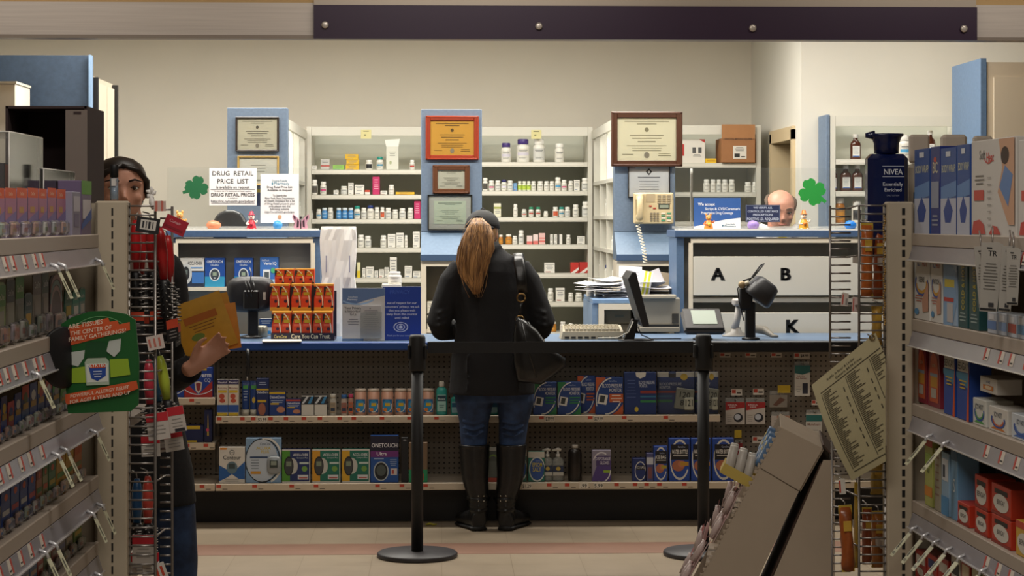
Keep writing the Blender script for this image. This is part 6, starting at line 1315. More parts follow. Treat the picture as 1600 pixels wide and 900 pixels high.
path = [(746, 341, .020, -.075), (747, 352, .052, -.098), (746, 368, .072, -.118), (742, 388, .080, -.128), (738, 408, .074, -.134), (737, 424, .060, -.136), (740, 440, .040, -.136), (743, 456, .014, -.136)]
pp = [(q(a, b_)[0], y, q(a, b_)[1], r) for a, b_, r, y in path]
loft(m, [(x, y, z, r * .92, .030 + r * .18) for x, y, z, r in pp][::-1], HAIR, 22)
for k in range(150):
    u0 = R.uniform(-1, 1); dpt = R.uniform(.3, 1); ph_ = R.random() * 6; pts = []; L = R.choice([6, 7, 8, 8]); am = R.uniform(.2, 1)
    for i in range(L):
        x, y, z, r = pp[i]
        x1 = x + u0 * r * (1.02 if R.random() < .9 else 1.15) + am * .006 * math.sin(ph_ + i * 1.1); y1 = y - (.030 + r * .18) * math.sqrt(max(0, 1 - u0 * u0)) * (.9 + .12 * dpt) - .002
        pts.append((x1, y1, z - R.random() * .006))
    m.tube(pts, [.0022] + [.0030] * (L - 2) + [.0006], HAIR, 5)
for k in range(10):
    u0 = R.uniform(-1, 1); pts = []
    for i in range(8):
        x, y, z, r = pp[i]; pts.append((x + u0 * (r + .012 * (i / 7)) + .012 * math.sin(i * .9 + k), y - .02 - (.03 + r * .18) * math.sqrt(max(0, 1 - u0 * u0)), z - i * .003))
    m.tube(pts, [.0012] * 7 + [.0004], HAIR, 4)
m.build('ponytail', W_)
MB().tube([(pp[0][0] + .026 * math.cos(a), pp[0][1] - .004, pp[0][2] - .006 + .024 * math.sin(a) * .6) for a in [i * PI / 6 for i in range(13)]], .004, CAPM, 6).build('hair_tie', W_)

# handbag on the right shoulder
BAGL = M('#0e0e10', .32, 0, 0, 30, bump=.15); BR = M('#8a6f47', .25, .9)
xb_, zb_ = q(838, 550)
g = thing('handbag', (xw + xb_, YW_ - .178, zb_), 'large black leather shoulder bag with brass rings on the customer right side', 'handbag')
def lb(px, py): a, b_ = q(px, py); return a - xb_, b_ - zb_
m = MB(); ol = [(804, 492), (818, 497), (836, 512), (858, 542), (880, 556), (881, 568), (866, 580), (843, 596), (806, 592), (799, 560), (800, 520)]
pts = [lb(a, b_) for a, b_ in ol]
n = len(pts); cx = sum(p[0] for p in pts) / n; cz = sum(p[1] for p in pts) / n; vs = []; fs = []
for y, s_ in ((-.040, .55), (-.034, .86), (-.015, 1.0), (.010, 1.0), (.022, .88)):
    vs += [(cx + (x - cx) * s_, y, cz + (z - cz) * s_) for x, z in pts]
for k in range(4):
    for i in range(n): j = (i + 1) % n; fs.append((k * n + i, k * n + j, (k + 1) * n + j, (k + 1) * n + i))
fs.append(tuple(range(n))[::-1]); fs.append(tuple(4 * n + i for i in range(n))); m.add(vs, fs, BAGL, True)
m.tube([(*lb(812, 500)[:1], -.045, lb(812, 500)[1]), (lb(822, 540)[0], -.048, lb(822, 540)[1]), (lb(835, 585)[0], -.043, lb(835, 585)[1])], .004, BAGL, 6).build('bag_body', g)
def strap(p0, p1, y0, y1, w_, nm):
    m = MB(); (a, b_), (c_, d_) = lb(*p0), lb(*p1)
    m.tube([(a, y0, b_), ((a + c_) / 2, (y0 + y1) / 2 - .003, (b_ + d_) / 2), (c_, y1, d_)], [(.0035, w_)] * 3, BAGL, 10, up=(0, 1, 0)); return m
m = MB(); pts3 = []
for (px, py, y) in ((814, 455, .005), (812, 430, .015), (809, 408, .045), (808, 397, .095), (809, 396, .14), (812, 404, .20), (816, 420, .26), (822, 450, .29)):
    a, b_ = lb(px, py); pts3.append((a, y, b_))
m.tube(pts3, [(.0045, .026)] * len(pts3), BAGL, 10, up=(0, 1, 0)); m.build('shoulder_strap', g)
strap((822, 500), (840, 540), -.02, -.036, .006, 'x').build('side_strap', g)
for px, py in ((812, 463), (810, 497)):
    a, b_ = lb(px, py); MB().tube([(a + .019 * math.cos(t), -.006, b_ + .019 * math.sin(t)) for t in [i * PI / 8 for i in range(17)]], .0045, BR, 8).build('brass_ring', g)
a, b_ = lb(811, 480); strap((812, 469), (810, 491), -.004, -.006, .007, 'x').build('link_strap', g)

# ---------------------------------------------------------------- shopper passing on the left, holding yellow packets
YS_ = 7.2; xs = X(188, YS_)
V = thing('person', (xs, YS_, 0), 'person with dark hair and black coat behind the left wire rack holding yellow packets', 'person')
def qs(px, py, dy=0): Yq = YS_ + dy; return (X(px, Yq) - xs, dy, Z(py, Yq))
SK2 = M('#c79078', .5, 0, .04, 30); m = MB(); h = .232
T = TR((X(190, YS_) - xs, -.03, 1.482)) @ RZ(16) @ RX(-2); head(m, T, h, SK2); m.ball((.14, 0, 1.30), .045, SK2); m.ball((-.15, 0, 1.30), .045, SK2)
hx2 = X(191, YS_) - xs
m.tube([(hx2 + .005, .0, 1.54), (hx2 + .03, .01, 1.46), (-.02, .01, 1.38)], [.055, .052, .056], SK2, 14)
loft(m, [(.02, 0, .82, .13, .10), (0, 0, 1.0, .13, .1), (0, 0, 1.2, .14, .10), (0, 0, 1.30, .14, .08), (-.01, 0, 1.37, .08, .06), (-.02, 0, 1.42, .06, .055)], SK2)
el = qs(254, 600, .04); wr = qs(302, 572, -.30); 
m.tube([(.15, 0, 1.30), (.175, .02, 1.15), el, wr], [.04, .042, .038, .028], SK2, 12)
hdir = RZ(0)
# left hand: fingers up across the packets, wrist lower left
Th = TR(wr) @ RY(-48) @ RX(90) @ RZ(0)
hand(m, TR(wr) @ RZ(8) @ RY(-38) @ RX(-92), SK2, -1, 1.0, 22, 5)
m.tube([(-.16, 0, 1.30), (-.2, .02, 1.15), (-.22, -.02, .93), (-.2, -.14, .76)], [.045, .042, .036, .027], SK2, 12)
hand(m, TR((-.2, -.14, .76)) @ RY(80), SK2, 1, 1.0, 25)
for s_, ax in ((-1, -.09), (1, .2)): m.tube([(s_ * .06, 0, .9), (ax * .8, 0, .6), (ax, .02, .1)], [.07, .05, .04], SK2, 14)
remesh(m.build('body', V), .0065, 3)
face_bits(V, T, h, '#23150f')
DH = M('#1d1410', .45, 0, .25, 60)
m = MB(); loft(m, [(0, .13 * h, .12 * h, .2 * h, .22 * h), (0, .14 * h, .3 * h, .36 * h, .34 * h), (0, .12 * h, .5 * h, .40 * h, .40 * h), (0, .07 * h, .66 * h, .41 * h, .46 * h), (0, .06 * h, .76 * h, .385 * h, .46 * h), (0, .05 * h, .87 * h, .33 * h, .40 * h), (0, .05 * h, .96 * h, .2 * h, .26 * h), (0, .05 * h, 1.0 * h, .04 * h, .05 * h)], DH, 24, T)
m.tube([(-.02 * h, -.40 * h, .84 * h), (-.25 * h, -.34 * h, .74 * h), (-.40 * h, -.12 * h, .56 * h), (-.42 * h, .05 * h, .3 * h)], [.03 * h, .045 * h, .055 * h, .05 * h], DH, 8, T=T)
m.tube([(-.02 * h, -.40 * h, .84 * h), (.22 * h, -.36 * h, .77 * h), (.38 * h, -.12 * h, .62 * h), (.40 * h, .05 * h, .4 * h)], [.03 * h, .04 * h, .05 * h, .05 * h], DH, 8, T=T)
m.ball((0, .52 * h, .55 * h), (.16 * h, .14 * h, .16 * h), DH, 14, 9, T); m.build('hair', V)
m = MB(); loft(m, [(.09, 0, .50, .175, .14), (.078, 0, .62, .175, .14), (.035, 0, .85, .17, .13), (.01, 0, 1.02, .155, .12), (0, 0, 1.2, .175, .125), (-.005, 0, 1.30, .17, .11), (-.012, 0, 1.37, .135, .09), (-.02, 0, 1.42, .09, .08), (-.03, .0, 1.455, .07, .07)], COAT, 28); m.ball((.15, 0, 1.31), .074, COAT); m.ball((-.16, 0, 1.31), .074, COAT)
sl = Vector(el) + (Vector(wr) - Vector(el)) * .88
m.tube([(.16, 0, 1.30), (.18, .02, 1.15), el, ((el[0] + sl.x) / 2, (el[1] + sl.y) / 2, (el[2] + sl.z) / 2), tuple(sl)], [.07, .066, .062, .052, .048], COAT, 18)
m.tube([(-.165, 0, 1.30), (-.205, .02, 1.15), (-.225, -.02, .93), (-.205, -.12, .80)], [.07, .066, .058, .048], COAT, 18)
remesh(m.build('coat', V), .009, 3)
m = MB(); m.tube([(.13, 0, .75), (.18, 0, .52), (.195, .01, .3), (.2, .02, .085)], [.09, .08, .074, .06], DEN, 18).tube([(.02, 0, .75), (-.02, -.02, .52), (-.09, 0, .3), (-.09, .02, .085)], [.10, .082, .066, .062], DEN, 18)
remesh(m.build('jeans', V), .008, 3)
for ax in (.2, -.09):
    m = MB(); m.tube([(ax, .06, .042), (ax, .0, .045), (ax, -.09, .036), (ax + .005, -.17, .026)], [(.04, .036), (.042, .042), (.032, .044), (.02, .03)], LEA, 14, up=(0, 0, 1)); m.build('shoe', V)
# yellow packets
PK = 'yellow packets held by the passing shopper'
for k, (px, py, w1, h1, rot, dy, col, lab) in enumerate(((318, 508, 84, 88, -20, -.235, '#cf9a2e', 'front yellow packet with green print held by the passing shopper'), (336, 512, 74, 72, -8, -.22, '#d98a2c', 'orange packet fanned behind the front yellow one'), (330, 500, 70, 76, -14, -.205, '#c98f24', 'rear yellow packet of the three held by the shopper'))):
    p = Vector(qs(px, py, dy)) + Vector((xs, YS_, 0)); w_, h_ = U(w1, 6.9), U(h1, 6.9); m = MB(); n = 8; vs = []; fs = []
    for i in range(n + 1):
        for j in range(n + 1):
            a, b_ = i / n - .5, j / n - .5; e = max(0, (1 - (2 * a) ** 4) * (1 - (2 * b_) ** 4)); vs.append((a * w_, -.004 * e - .0006, b_ * h_))
    N = len(vs); vs += [(x, -y, z) for x, y, z in vs]
    for i in range(n):
        for j in range(n): a = i * (n + 1) + j; fs += [(a, a + n + 1, a + n + 2, a + 1), (a + N, a + 1 + N, a + n + 2 + N, a + n + 1 + N)]
    m.add(vs, fs, M(col, .4, 0, .08, 30), True); m.art(w_ * .8, h_ * .8, [('e', .3, .3, .16, .08, '#6f8a3a'), ('r', .1, .62, .9, .78, '#b8661f'), ('l', .15, .85, .55, 3, .07, .02, '#8a5a1c')], y=-.0046, z0=-h_ * .4)
    o = m.build('packet'); o.location = p; o.rotation_euler = (0, math.radians(rot), 0); tag(o, lab, 'packet', PK)

# ---------------------------------------------------------------- pharmacist behind the right cabinet
YM = 11.5; xm = X(1217, YM)
Q = thing('person', (xm, YM, 0), 'balding person in a white coat looking down behind the right cabinet', 'person')
SK3 = M('#c98f78', .45, 0, .04, 30); m = MB(); h = .215
T = TR((0, -.03, 1.443)) @ RX(14); head(m, T, h, SK3)
m.tube([(0, .01, 1.49), (0, .02, 1.42), (0, .03, 1.36)], [.062, .06, .07], SK3, 14)
loft(m, [(0, .03, .85, .17, .13), (0, .03, 1.1, .18, .13), (0, .03, 1.3, .2, .11), (0, .03, 1.39, .09, .07)], SK3)
for s_ in (-1, 1):
    m.tube([(s_ * .2, .03, 1.32), (s_ * .26, .03, 1.08), (s_ * .14, -.2, 1.0)], [.05, .045, .03], SK3, 12); hand(m, TR((s_ * .14, -.2, 1.0)) @ RZ(-90 + s_ * 20), SK3, -s_, 1.0, 30)
    m.tube([(s_ * .1, .03, .9), (s_ * .1, .02, .5), (s_ * .1, .04, .1)], [.09, .06, .045], SK3, 12)
remesh(m.build('body', Q), .0065, 3)
face_bits(Q, T, h, '#5f4a3c', True, '#a35f54')
GH = M('#5c4a3c', .7, 0, .2, 80); m = MB()
for s_ in (-1, 1):
    m.tube([(s_ * .355 * h, -.12 * h, .50 * h), (s_ * .37 * h, -.06 * h, .66 * h), (s_ * .36 * h, .08 * h, .72 * h), (s_ * .28 * h, .3 * h, .74 * h), (0, .46 * h, .7 * h)], [.025 * h, .05 * h, .07 * h, .09 * h, .1 * h], GH, 10, T=T)
    m.tube([(s_ * .36 * h, .12 * h, .5 * h), (s_ * .3 * h, .3 * h, .5 * h), (0, .44 * h, .48 * h)], [.05 * h, .1 * h, .12 * h], GH, 10, T=T)
m.build('hair', Q)
m = MB(); WC = M('#dcdcdc', .7, 0, .03, 20)
loft(m, [(0, .03, .62, .23, .17), (0, .03, .9, .21, .16), (0, .03, 1.1, .215, .155), (0, .03, 1.28, .225, .135), (0, .03, 1.36, .16, .11), (0, .035, 1.405, .10, .09), (0, .04, 1.44, .086, .085)], WC, 26)
for s_ in (-1, 1):
    m.tube([(s_ * .2, .03, 1.315), (s_ * .27, .03, 1.1), (s_ * .25, -.04, 1.02), (s_ * .17, -.15, 1.0)], [.07, .066, .06, .052], WC, 16)
    m.tube([(s_ * .10, .02, 1.45), (s_ * .085, -.05, 1.44), (s_ * .03, -.12, 1.38)], [.02, .022, .014], WC, 10)
remesh(m.build('coat', Q), .009, 2)
m = MB(); m.prism([(-.02, 1.42), (.02, 1.42), (.035, 1.2), (0, 1.1), (-.035, 1.2)], -.135, -.12, M('#c9b43c', .6)); m.build('necktie', Q)
m = MB()
for s_ in (-1, 1): m.tube([(s_ * .1, .03, .9), (s_ * .1, .03, .5), (s_ * .1, .05, .08)], [.1, .08, .075], M('#2b2c33', .8), 14)
m.build('trousers', Q)
for s_ in (-1, 1): m = MB(); m.tube([(s_ * .1, .09, .042), (s_ * .1, .02, .045), (s_ * .1, -.07, .036), (s_ * .1, -.15, .026)], [(.04, .036), (.042, .042), (.032, .044), (.02, .03)], LEA, 14, up=(0, 0, 1)); m.build('shoe', Q)
# ================================================================== foreground gondolas
POST = M('#b3a691', .45); PANEL = M('#a99c88', .5, 0, .02, 20); SHF = M('#a4978a', .45); SLOT = M('#0b0a0a', .8)
RAILC = M('#8f8b90', .25, .1); TAGR2 = M('#b5483f', .5); TAGW2 = M('#cfc6ba', .5); FLAGP = M('#c6c4a6', .5)
def proj(x, y):
    d = Vector((x, y, 0)); return 800 + FPX * d.dot(_R) / d.dot(_F)
class Gondola:
    def __init__(s, side, p0, vp, zs, label):
        s.side = side; s.p0 = Vector((p0[0], p0[1], 0)); d = _F + _R * ((vp - 800) / FPX); d.normalize(); s.d = d
        s.rz = math.atan2(-d.x, d.y); s.zs = zs
        s.out = Vector((d.y, -d.x, 0)) * (1 if side > 0 else -1)        # away from the aisle
        u = thing('gondola_shelving', s.p0, label, 'shelving', 'aisle gondolas', s.rz); s.u = u
        L = 1.22; D = .38; sd = side; s.L = L; s.D = D
        MB().box((sd * (D + .012), -L / 2 - .002, .76), (.02, L, 1.5), PANEL).build('back_panel', u)
        MB().box((sd * (D / 2 + .01), -L / 2, .07), (D, L - .01, .14), M('#3a3630', .5)).build('base_deck', u)
        for y in (-L - .015,): MB().box((sd * (D + .012), y, .77), (.05, .03, 1.54), POST).build('upright', u)
        s.sh = []
        for z in zs:
            m = MB(); m.box((sd * D / 2, -L / 2 - .003, z - .006), (D - .004, L - .01, .012), SHF); m.box((.001 * sd, -L / 2 - .003, z - .013), (.008, L - .01, .03), SHF, .002)
            so = m.build('shelf', u); s.sh.append(so)
            # tilted clear price rail below the lip
            m = MB(); vs = []; T = TR((-sd * .006, -L / 2 - .003, z - .046)) @ Matrix.Rotation(sd * math.radians(16), 4, 'Y')
            m.box((0, 0, 0), (.004, L - .012, .036), RAILC, .001, T=T); m.box((-sd * .003, 0, -.019), (.008, L - .012, .004), M('#c9c6c6', .15, .3), .001, T=T)
            ro = m.build('price_rail', so)
            R = random.Random(int(z * 100)); y = -.04
            while y > -L + .05:
                m = MB(); m.box((-sd * .0028, y, .004), (.0012, .03, .026), TAGW2, T=T); m.box((-sd * .0036, y + .010, .004), (.0012, .009, .026), TAGR2, T=T); m.box((-sd * .0036, y - .005, -.003), (.001, .014, .003), M('#3a3634', .6), T=T); m.build('price_tag', so)
                y -= .06 + R.random() * .05
    def pt(s, l, o, z): p = s.p0 - s.d * l + s.out * o; return Vector((p.x, p.y, z))
    def Lat(s, px, o=0):
        a, b = -.3, 2.5
        for _ in range(40):
            c = (a + b) / 2; p = s.pt(c, o, 0); v = proj(p.x, p.y)
            if (v < px) == (s.side > 0): a = c
            else: b = c
        return (a + b) / 2
    def place(s, o, l, off, z, extra=0): o.location = s.pt(l, off, z); o.rotation_euler = (0, 0, s.rz + (math.pi / 2 if s.side < 0 else -math.pi / 2) + math.radians(extra))
    def flag(s, i, px, drop=.055, tilt=25):
        l = s.Lat(px); z = s.zs[i] - .062
        m = MB(); m.tube([(0, 0, .012), (0, -.014, .006), (0, -.018, -.004)], .0035, M('#cfcfd2', .2, .4), 6)
        T = TR((0, -.018, -.004)) @ Matrix.Rotation(math.radians(-tilt), 4, 'X'); m.box((0, 0, -drop / 2), (.026, .0015, drop), FLAGP, T=T); m.art(.026, drop, [('r', .15, .1, .85, .2, '#7c7a66'), ('r', .2, .3, .5, .7, '#5a584c')], y=-.0008, z0=-drop, T=T)
        o = m.build('price_flag', s.sh[i]); o.parent = s.sh[i]
        p = s.u.matrix_world if False else None
        o.location = (-s.side * .010, -l, z); o.rotation_euler = (0, 0, (math.pi / 2 if s.side < 0 else -math.pi / 2))
YL = 4.5; YR = 4.92
zL = [1.5 - (y - 340) * YL / FPX for y in (367, 503, 622, 740, 843)] + [.60]
zR = [1.5 - (y - 340) * YR / FPX for y in (366, 500, 633, 785)] + [.60]
GLf = Gondola(-1, (X(153, YL), YL), 700, zL, 'long beige shelving run down the left of the aisle')
GRt = Gondola(1, (X(1426, YR), YR), 625, zR, 'long beige shelving run down the right of the aisle')
# end units closing the runs: panel, slotted upright, shelves turned to the pharmacy
def endcap(side, px0, px1, Y, slotpx, slotw, pytop, label):
    xa, xb = sorted((X(px0, Y), X(px1, Y))); zt_ = Z(pytop, Y)
    xo = xa if side > 0 else xb                # aisle side edge
    u = thing('end_shelving', (xo, Y, 0), label, 'shelving', 'end units of the aisle')
    W_ = 1.0; sd = side
    MB().box((sd * W_ / 2, .03, zt_ / 2), (W_, .02, zt_ - .01), PANEL).build('end_panel', u)
    up_ = (xb - xa)
    m = MB(); m.box((sd * up_ / 2, .01, zt_ / 2), (up_, .045, zt_), POST, .004)
    sx = X(slotpx, Y) - xo; sw = U(slotw, Y)
    for k in range(58): m.box((sx, -.0128, zt_ - .024 - k * .0254), (sw, .001, .0165), SLOT)
    m.box((sd * up_ * .93, -.0128, zt_ / 2), (up_ * .04, .0012, zt_ - .01), M('#8f8474', .5)); m.build('slotted_upright', u)
    m = MB(); m.box((sd * (W_ - .03), .01, zt_ / 2), (.06, .045, zt_), POST, .004); m.build('far_upright', u)
    for z in (1.40, 1.05, .7, .16): MB().box((sd * W_ / 2, .24, z - .01), (W_ - .01, .39, .02), SHF).build('shelf', u)
    return u
EL = endcap(-1, 150, 200, YL + .04, 177, 2.6, 314, 'beige slotted end unit beside the left wire rack')
ER = endcap(1, 1385, 1426, YR + .035, 1410, 5, 315, 'beige slotted end unit beside the right wire rack')

# wire racks: two faces joined at a corner
def wirerack(pxa, Ya, pxc, pxb, y0, y1, label):
    """face A runs from the upright (pxa) to the corner (pxc) at Ya, face B runs back from the corner until it shows at pxb"""
    xc = X(pxc, Ya); Yb = Yat(pxb, xc); z1, z0 = Z(y0, Ya), (Z(y1, Ya) if y1 < 1000 else .12)
    u = thing('wire_rack', (xc, Ya, 0), label, 'wire rack', 'wire racks on the end units'); r = .0022
    xa = X(pxa, Ya) - xc; m = MB(); mb = MB(); dB = .16; xo = X(pxb, Ya + dB) - xc; xi = -.012 if xo > 0 else .012
    n = int(round((z1 - z0) / .0203)); 
    for k in range(n + 1):
        z = z1 - k * .0203; m.tube([(xa, 0, z), (0, 0, z)], r, WIRE, 6, up=(0, 0, 1)); mb.tube([(xi, dB, z - .007), (xo, dB, z - .007)], r, WIRE, 6, up=(0, 0, 1))
        if k % 6 == 0: mb.tube([(0, 0, z), (0, dB, z - .007)], r, WIRE, 6, up=(0, 0, 1))
    m.tube([(0, -.003, z0), (0, -.003, z1)], r * 1.5, WIRE, 6); m.build('wire_face', u)
    mb.tube([(xo, dB, z0), (xo, dB, z1)], r * 1.5, WIRE, 6); mb.build('wire_side', u)
    MB().tube([(xa * .98, .004, z0), (xa * .98, .004, z1)], r * 1.4, WIRE, 6).build('mounting_wire', u)
    return xc, Yb
xcL, YbL = wirerack(200.5, YL + .05, 243, 269, 322, 1200, 'grey wire rack full of hanging hair brushes on the left end unit')
xcR, YbR = wirerack(1384.5, YR + .04, 1342, 1297, 321, 568, 'upper grey wire rack with orange snack bags on the right end unit')
xcR2, _ = wirerack(1384.5, YR + .04, 1342, 1300, 700, 1200, 'lower grey wire rack beside the cardboard display')

# ------------------------------------------------------------------ products on the gondolas
def gprod(g, i, px0, px1, top, base, art, label, grp, name='product_carton', off=.012, d_=.05, basez=None, kind='box', side=None, extra=0):
    l0, l1 = g.Lat(px0, off), g.Lat(px1, off); lc = (l0 + l1) / 2; w_ = abs(l1 - l0) * .97; z = (g.zs[i] if basez is None else basez) + .0006
    p = g.pt(lc, off, 0); Yl = p.y; h_ = Z(top, Yl) - z
    if kind == 'box': o = carton(name, w_, d_, h_, base, art, label, 'box', grp, side=side)
    elif kind == 'blister':
        o = thing(name, (0, 0, 0), label, 'pack', grp)
        m = MB(); m.prism([(-w_ / 2, 0), (w_ / 2, 0), (w_ / 2, h_ * .9), (w_ * .36, h_ * .985), (.0, h_), (-w_ * .36, h_ * .985), (-w_ / 2, h_ * .9)], -.0012, .0012, M(base, .45)); m.art(w_, h_, art, y=-.0012); m.build('backing_card', o)
        m = MB(); m.box((0, -.0075, h_ * .18), (w_ * .74, .012, h_ * .3), clear_plastic('#cfd0d2', .14, .12), .005); m.build('clear_blister', o)
        m = MB(); m.box((0, -.006, h_ * .18), (w_ * .34, .006, h_ * .24), M(['#c9c5bc', '#b9a8b4', '#9fae9c', '#b98a7a', '#a8a8a8'][int(px0) % 5], .5), .002); m.box((0, -.0095, h_ * .16), (w_ * .3, .0008, h_ * .08), M(['#b8503c', '#4a6a9c', '#8f8f8a', '#5f8a4c', '#b9953c'][int(px0 * 7) % 5], .5)); m.build('packed_item', o)
        d_ = .028
    g.place(o, lc, off + d_ / 2, z, extra); return o
CG = 'carded packs on the top left shelf'
cr_ = lambda: [('r', 0, .8, 1, 1, '#d8572b'), ('t', .5, .85, .07, 'CareOne', '#e9c9b0', .7), ('p', [(0, .8), (1, .8), (1, .55), (0, .35)], '#a9708c'), ('p', [(0, .35), (1, .55), (1, .2), (0, .2)], '#7a6a9c'), ('r', .2, .5, .62, .62, '#b98a4c')]
W7 = ['first', 'second', 'third', 'fourth', 'fifth', 'sixth', 'seventh']
tops = [294, 294, 294, 294, 295, 294, 296]
for k, (a, b_) in enumerate(((2, 18), (18.5, 36), (36.5, 53), (53.5, 70), (70.5, 83), (84, 97.5), (98, 112))):
    gprod(GLf, 0, a, b_, tops[k], '#8f7fa8', cr_(), 'orange and purple carded pack, %s from the near end of the top left shelf' % W7[k], CG, 'carded_pack', .014, kind='blister')
gprod(GLf, 0, 127, 143, 283, '#6a5a78', [('r', 0, .75, 1, 1, '#5f9a2c'), ('r', .1, .3, .9, .65, '#c9c3c9'), ('p', [(0, .2), (1, .5), (1, .3), (0, .1)], '#3d5a9c')], 'green topped pack at the far end of the top left shelf', CG, 'product_carton')
gprod(GLf, 0, 113, 126, 300, '#8a8598', [('r', .1, .55, .9, .9, '#b9b3bd'), ('r', .2, .2, .8, .5, '#77708a')], 'grey purple carton between the carded packs and the green topped pack', CG, 'product_carton')
def clearbox(px0, px1, py0, off, dd_, label, liner=None):
    g = GLf; l0, l1 = g.Lat(px0, off), g.Lat(px1, off); w_ = abs(l1 - l0); lc = (l0 + l1) / 2; p = g.pt(lc, off, 0); z = g.zs[0] + .0006; h_ = Z(py0, p.y) - z
    o = thing('clear_display_box', (0, 0, 0), label, 'display box', 'clear plastic display boxes'); t = .003; cp = clear_plastic('#d4d2d0', .07, .06)
    m = MB(); m.box((0, -dd_ / 2, h_ / 2), (w_, t, h_), cp); m.box((0, dd_ / 2, h_ / 2), (w_, t, h_), cp); m.box((-w_ / 2, 0, h_ / 2), (t, dd_, h_), cp); m.box((w_ / 2, 0, h_ / 2), (t, dd_, h_), cp); m.box((0, 0, h_), (w_, dd_, t), cp); m.build('clear_case', o)
    m = MB(); e = M('#d3cfc9', .2)
    for a in (-1, 1):
        for b_ in (-1, 1): m.tube([(a * w_ / 2, b_ * dd_ / 2, 0), (a * w_ / 2, b_ * dd_ / 2, h_)], .0016, e, 5)
        m.tube([(a * w_ / 2, -dd_ / 2, h_), (a * w_ / 2, dd_ / 2, h_)], .0016, e, 5); m.tube([(-w_ / 2, a * dd_ / 2, h_), (w_ / 2, a * dd_ / 2, h_)], .0016, e, 5)
    m.build('case_edges', o)
    if liner: MB().box((0, 0, h_ * .36), (w_ * .7, dd_ * .6, h_ * .7), M(liner, .5)).art(w_ * .66, h_ * .3, [('r', 0, 0, .35, 1, '#c9562c'), ('r', .35, 0, 1, 1, '#4a2f6c')], y=-dd_ * .3 - .0005, z0=h_ * .4).build('carton_inside', o)
    g.place(o, lc, off + dd_ / 2, z)
clearbox(14, 66, 212, .07, .10, 'tall clear plastic display box on the top left shelf', '#2e2a3c'); clearbox(68, 116, 267, .065, .09, 'wide clear plastic display box beside the tall one')
# large dark open carton on the end unit
Yb_ = 4.80; x0, x1 = X(12, Yb_), X(140, Yb_); z0, z1 = 1.4005, Z(168, Yb_); w_, h_ = x1 - x0, z1 - z0
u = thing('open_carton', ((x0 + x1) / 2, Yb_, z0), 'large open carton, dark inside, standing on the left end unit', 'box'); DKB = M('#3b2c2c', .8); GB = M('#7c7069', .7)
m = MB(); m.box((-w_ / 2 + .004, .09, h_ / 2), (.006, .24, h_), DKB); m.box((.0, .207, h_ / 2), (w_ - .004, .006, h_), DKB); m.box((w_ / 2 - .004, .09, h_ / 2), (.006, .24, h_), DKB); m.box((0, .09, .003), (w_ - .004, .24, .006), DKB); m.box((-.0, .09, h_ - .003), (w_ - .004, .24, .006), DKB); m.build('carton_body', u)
m = MB(); fw = U(33, Yb_); m.box((w_ / 2 - fw / 2, -.032, h_ / 2 - .004), (fw, .004, h_ - .01), GB); m.box((w_ / 2 - fw * .45, -.0345, h_ - .016), (fw * .35, .001, .006), DKB); m.build('side_flap', u)
# items of the other left shelves
def many(g, i, cells, grp, name, words, kindf=None, off=.012):
    for k, (a, b_, t, col, art) in enumerate(cells):
        gprod(g, i, a, b_, t, col, art, words(k), grp, name, off, kind=(kindf(k) if kindf else 'blister'))
b1 = lambda a, b_, c: [('r', 0, .62, 1, .95, a), ('r', .15, .3, .85, .55, b_), ('t', .5, .72, .1, 'CareOne', c, .7)]
many(GLf, 1, [(3, 20, 440, '#7d9a4c', b1('#4d8a2c', '#8c8a7c', '#cfd6b9')), (21, 34, 432, '#8a8578', b1('#2c2c2c', '#8c8a7c', '#aaaaaa')), (35, 48, 425, '#6c6a5c', b1('#4d8a2c', '#6c6a5c', '#cfd6b9')), (49, 61, 456, '#2f4a4c', b1('#1f3a3c', '#b08a2c', '#aaaaaa')), (62, 75, 420, '#8a8074', b1('#6c6260', '#8c8278', '#cccccc')),
    (76, 86, 418, '#77706a', b1('#3a4a3c', '#8c8278', '#cccccc')), (88, 107, 428, '#5a4a50', [('a', .5, .3, .5, .5, .08, 0, 180, '#a88a8c'), ('a', .5, .5, .5, .4, .08, 0, 180, '#7f9a9c'), ('a', .5, .7, .5, .3, .08, 0, 180, '#a88a8c')]), (111, 122, 449, '#3f6a58', b1('#2c5a4c', '#a8903c', '#d0d6c9')), (123, 133, 452, '#5f8a80', b1('#3c8a7c', '#d0ccc4', '#e0e0dc')), (134, 142, 448, '#7f9a98', b1('#4c9a90', '#d0ccc4', '#e0e0dc'))],
    'carded packs on the second left shelf', 'carded_pack', lambda k: ['lime card with clear blister nearest on the second left shelf', 'dark topped card beside the lime one, second left shelf', 'second lime topped card on the second left shelf', 'dark teal card with orange band, second left shelf', 'tan grey card in the middle of the second left shelf', 'narrow grey card beside the arched pack, second left shelf', 'purple pack with pale arches on the second left shelf', 'green card with gold patch, second left shelf', 'teal and white card, second left shelf', 'small teal card at the end panel, second left shelf'][k])
b2 = lambda a, b_: [('r', 0, .7, 1, 1, a), ('e', .5, .72, .3, .12, b_), ('r', .12, .46, .88, .6, '#a8842c'), ('r', 0, 0, 1, .2, '#5c6478')]
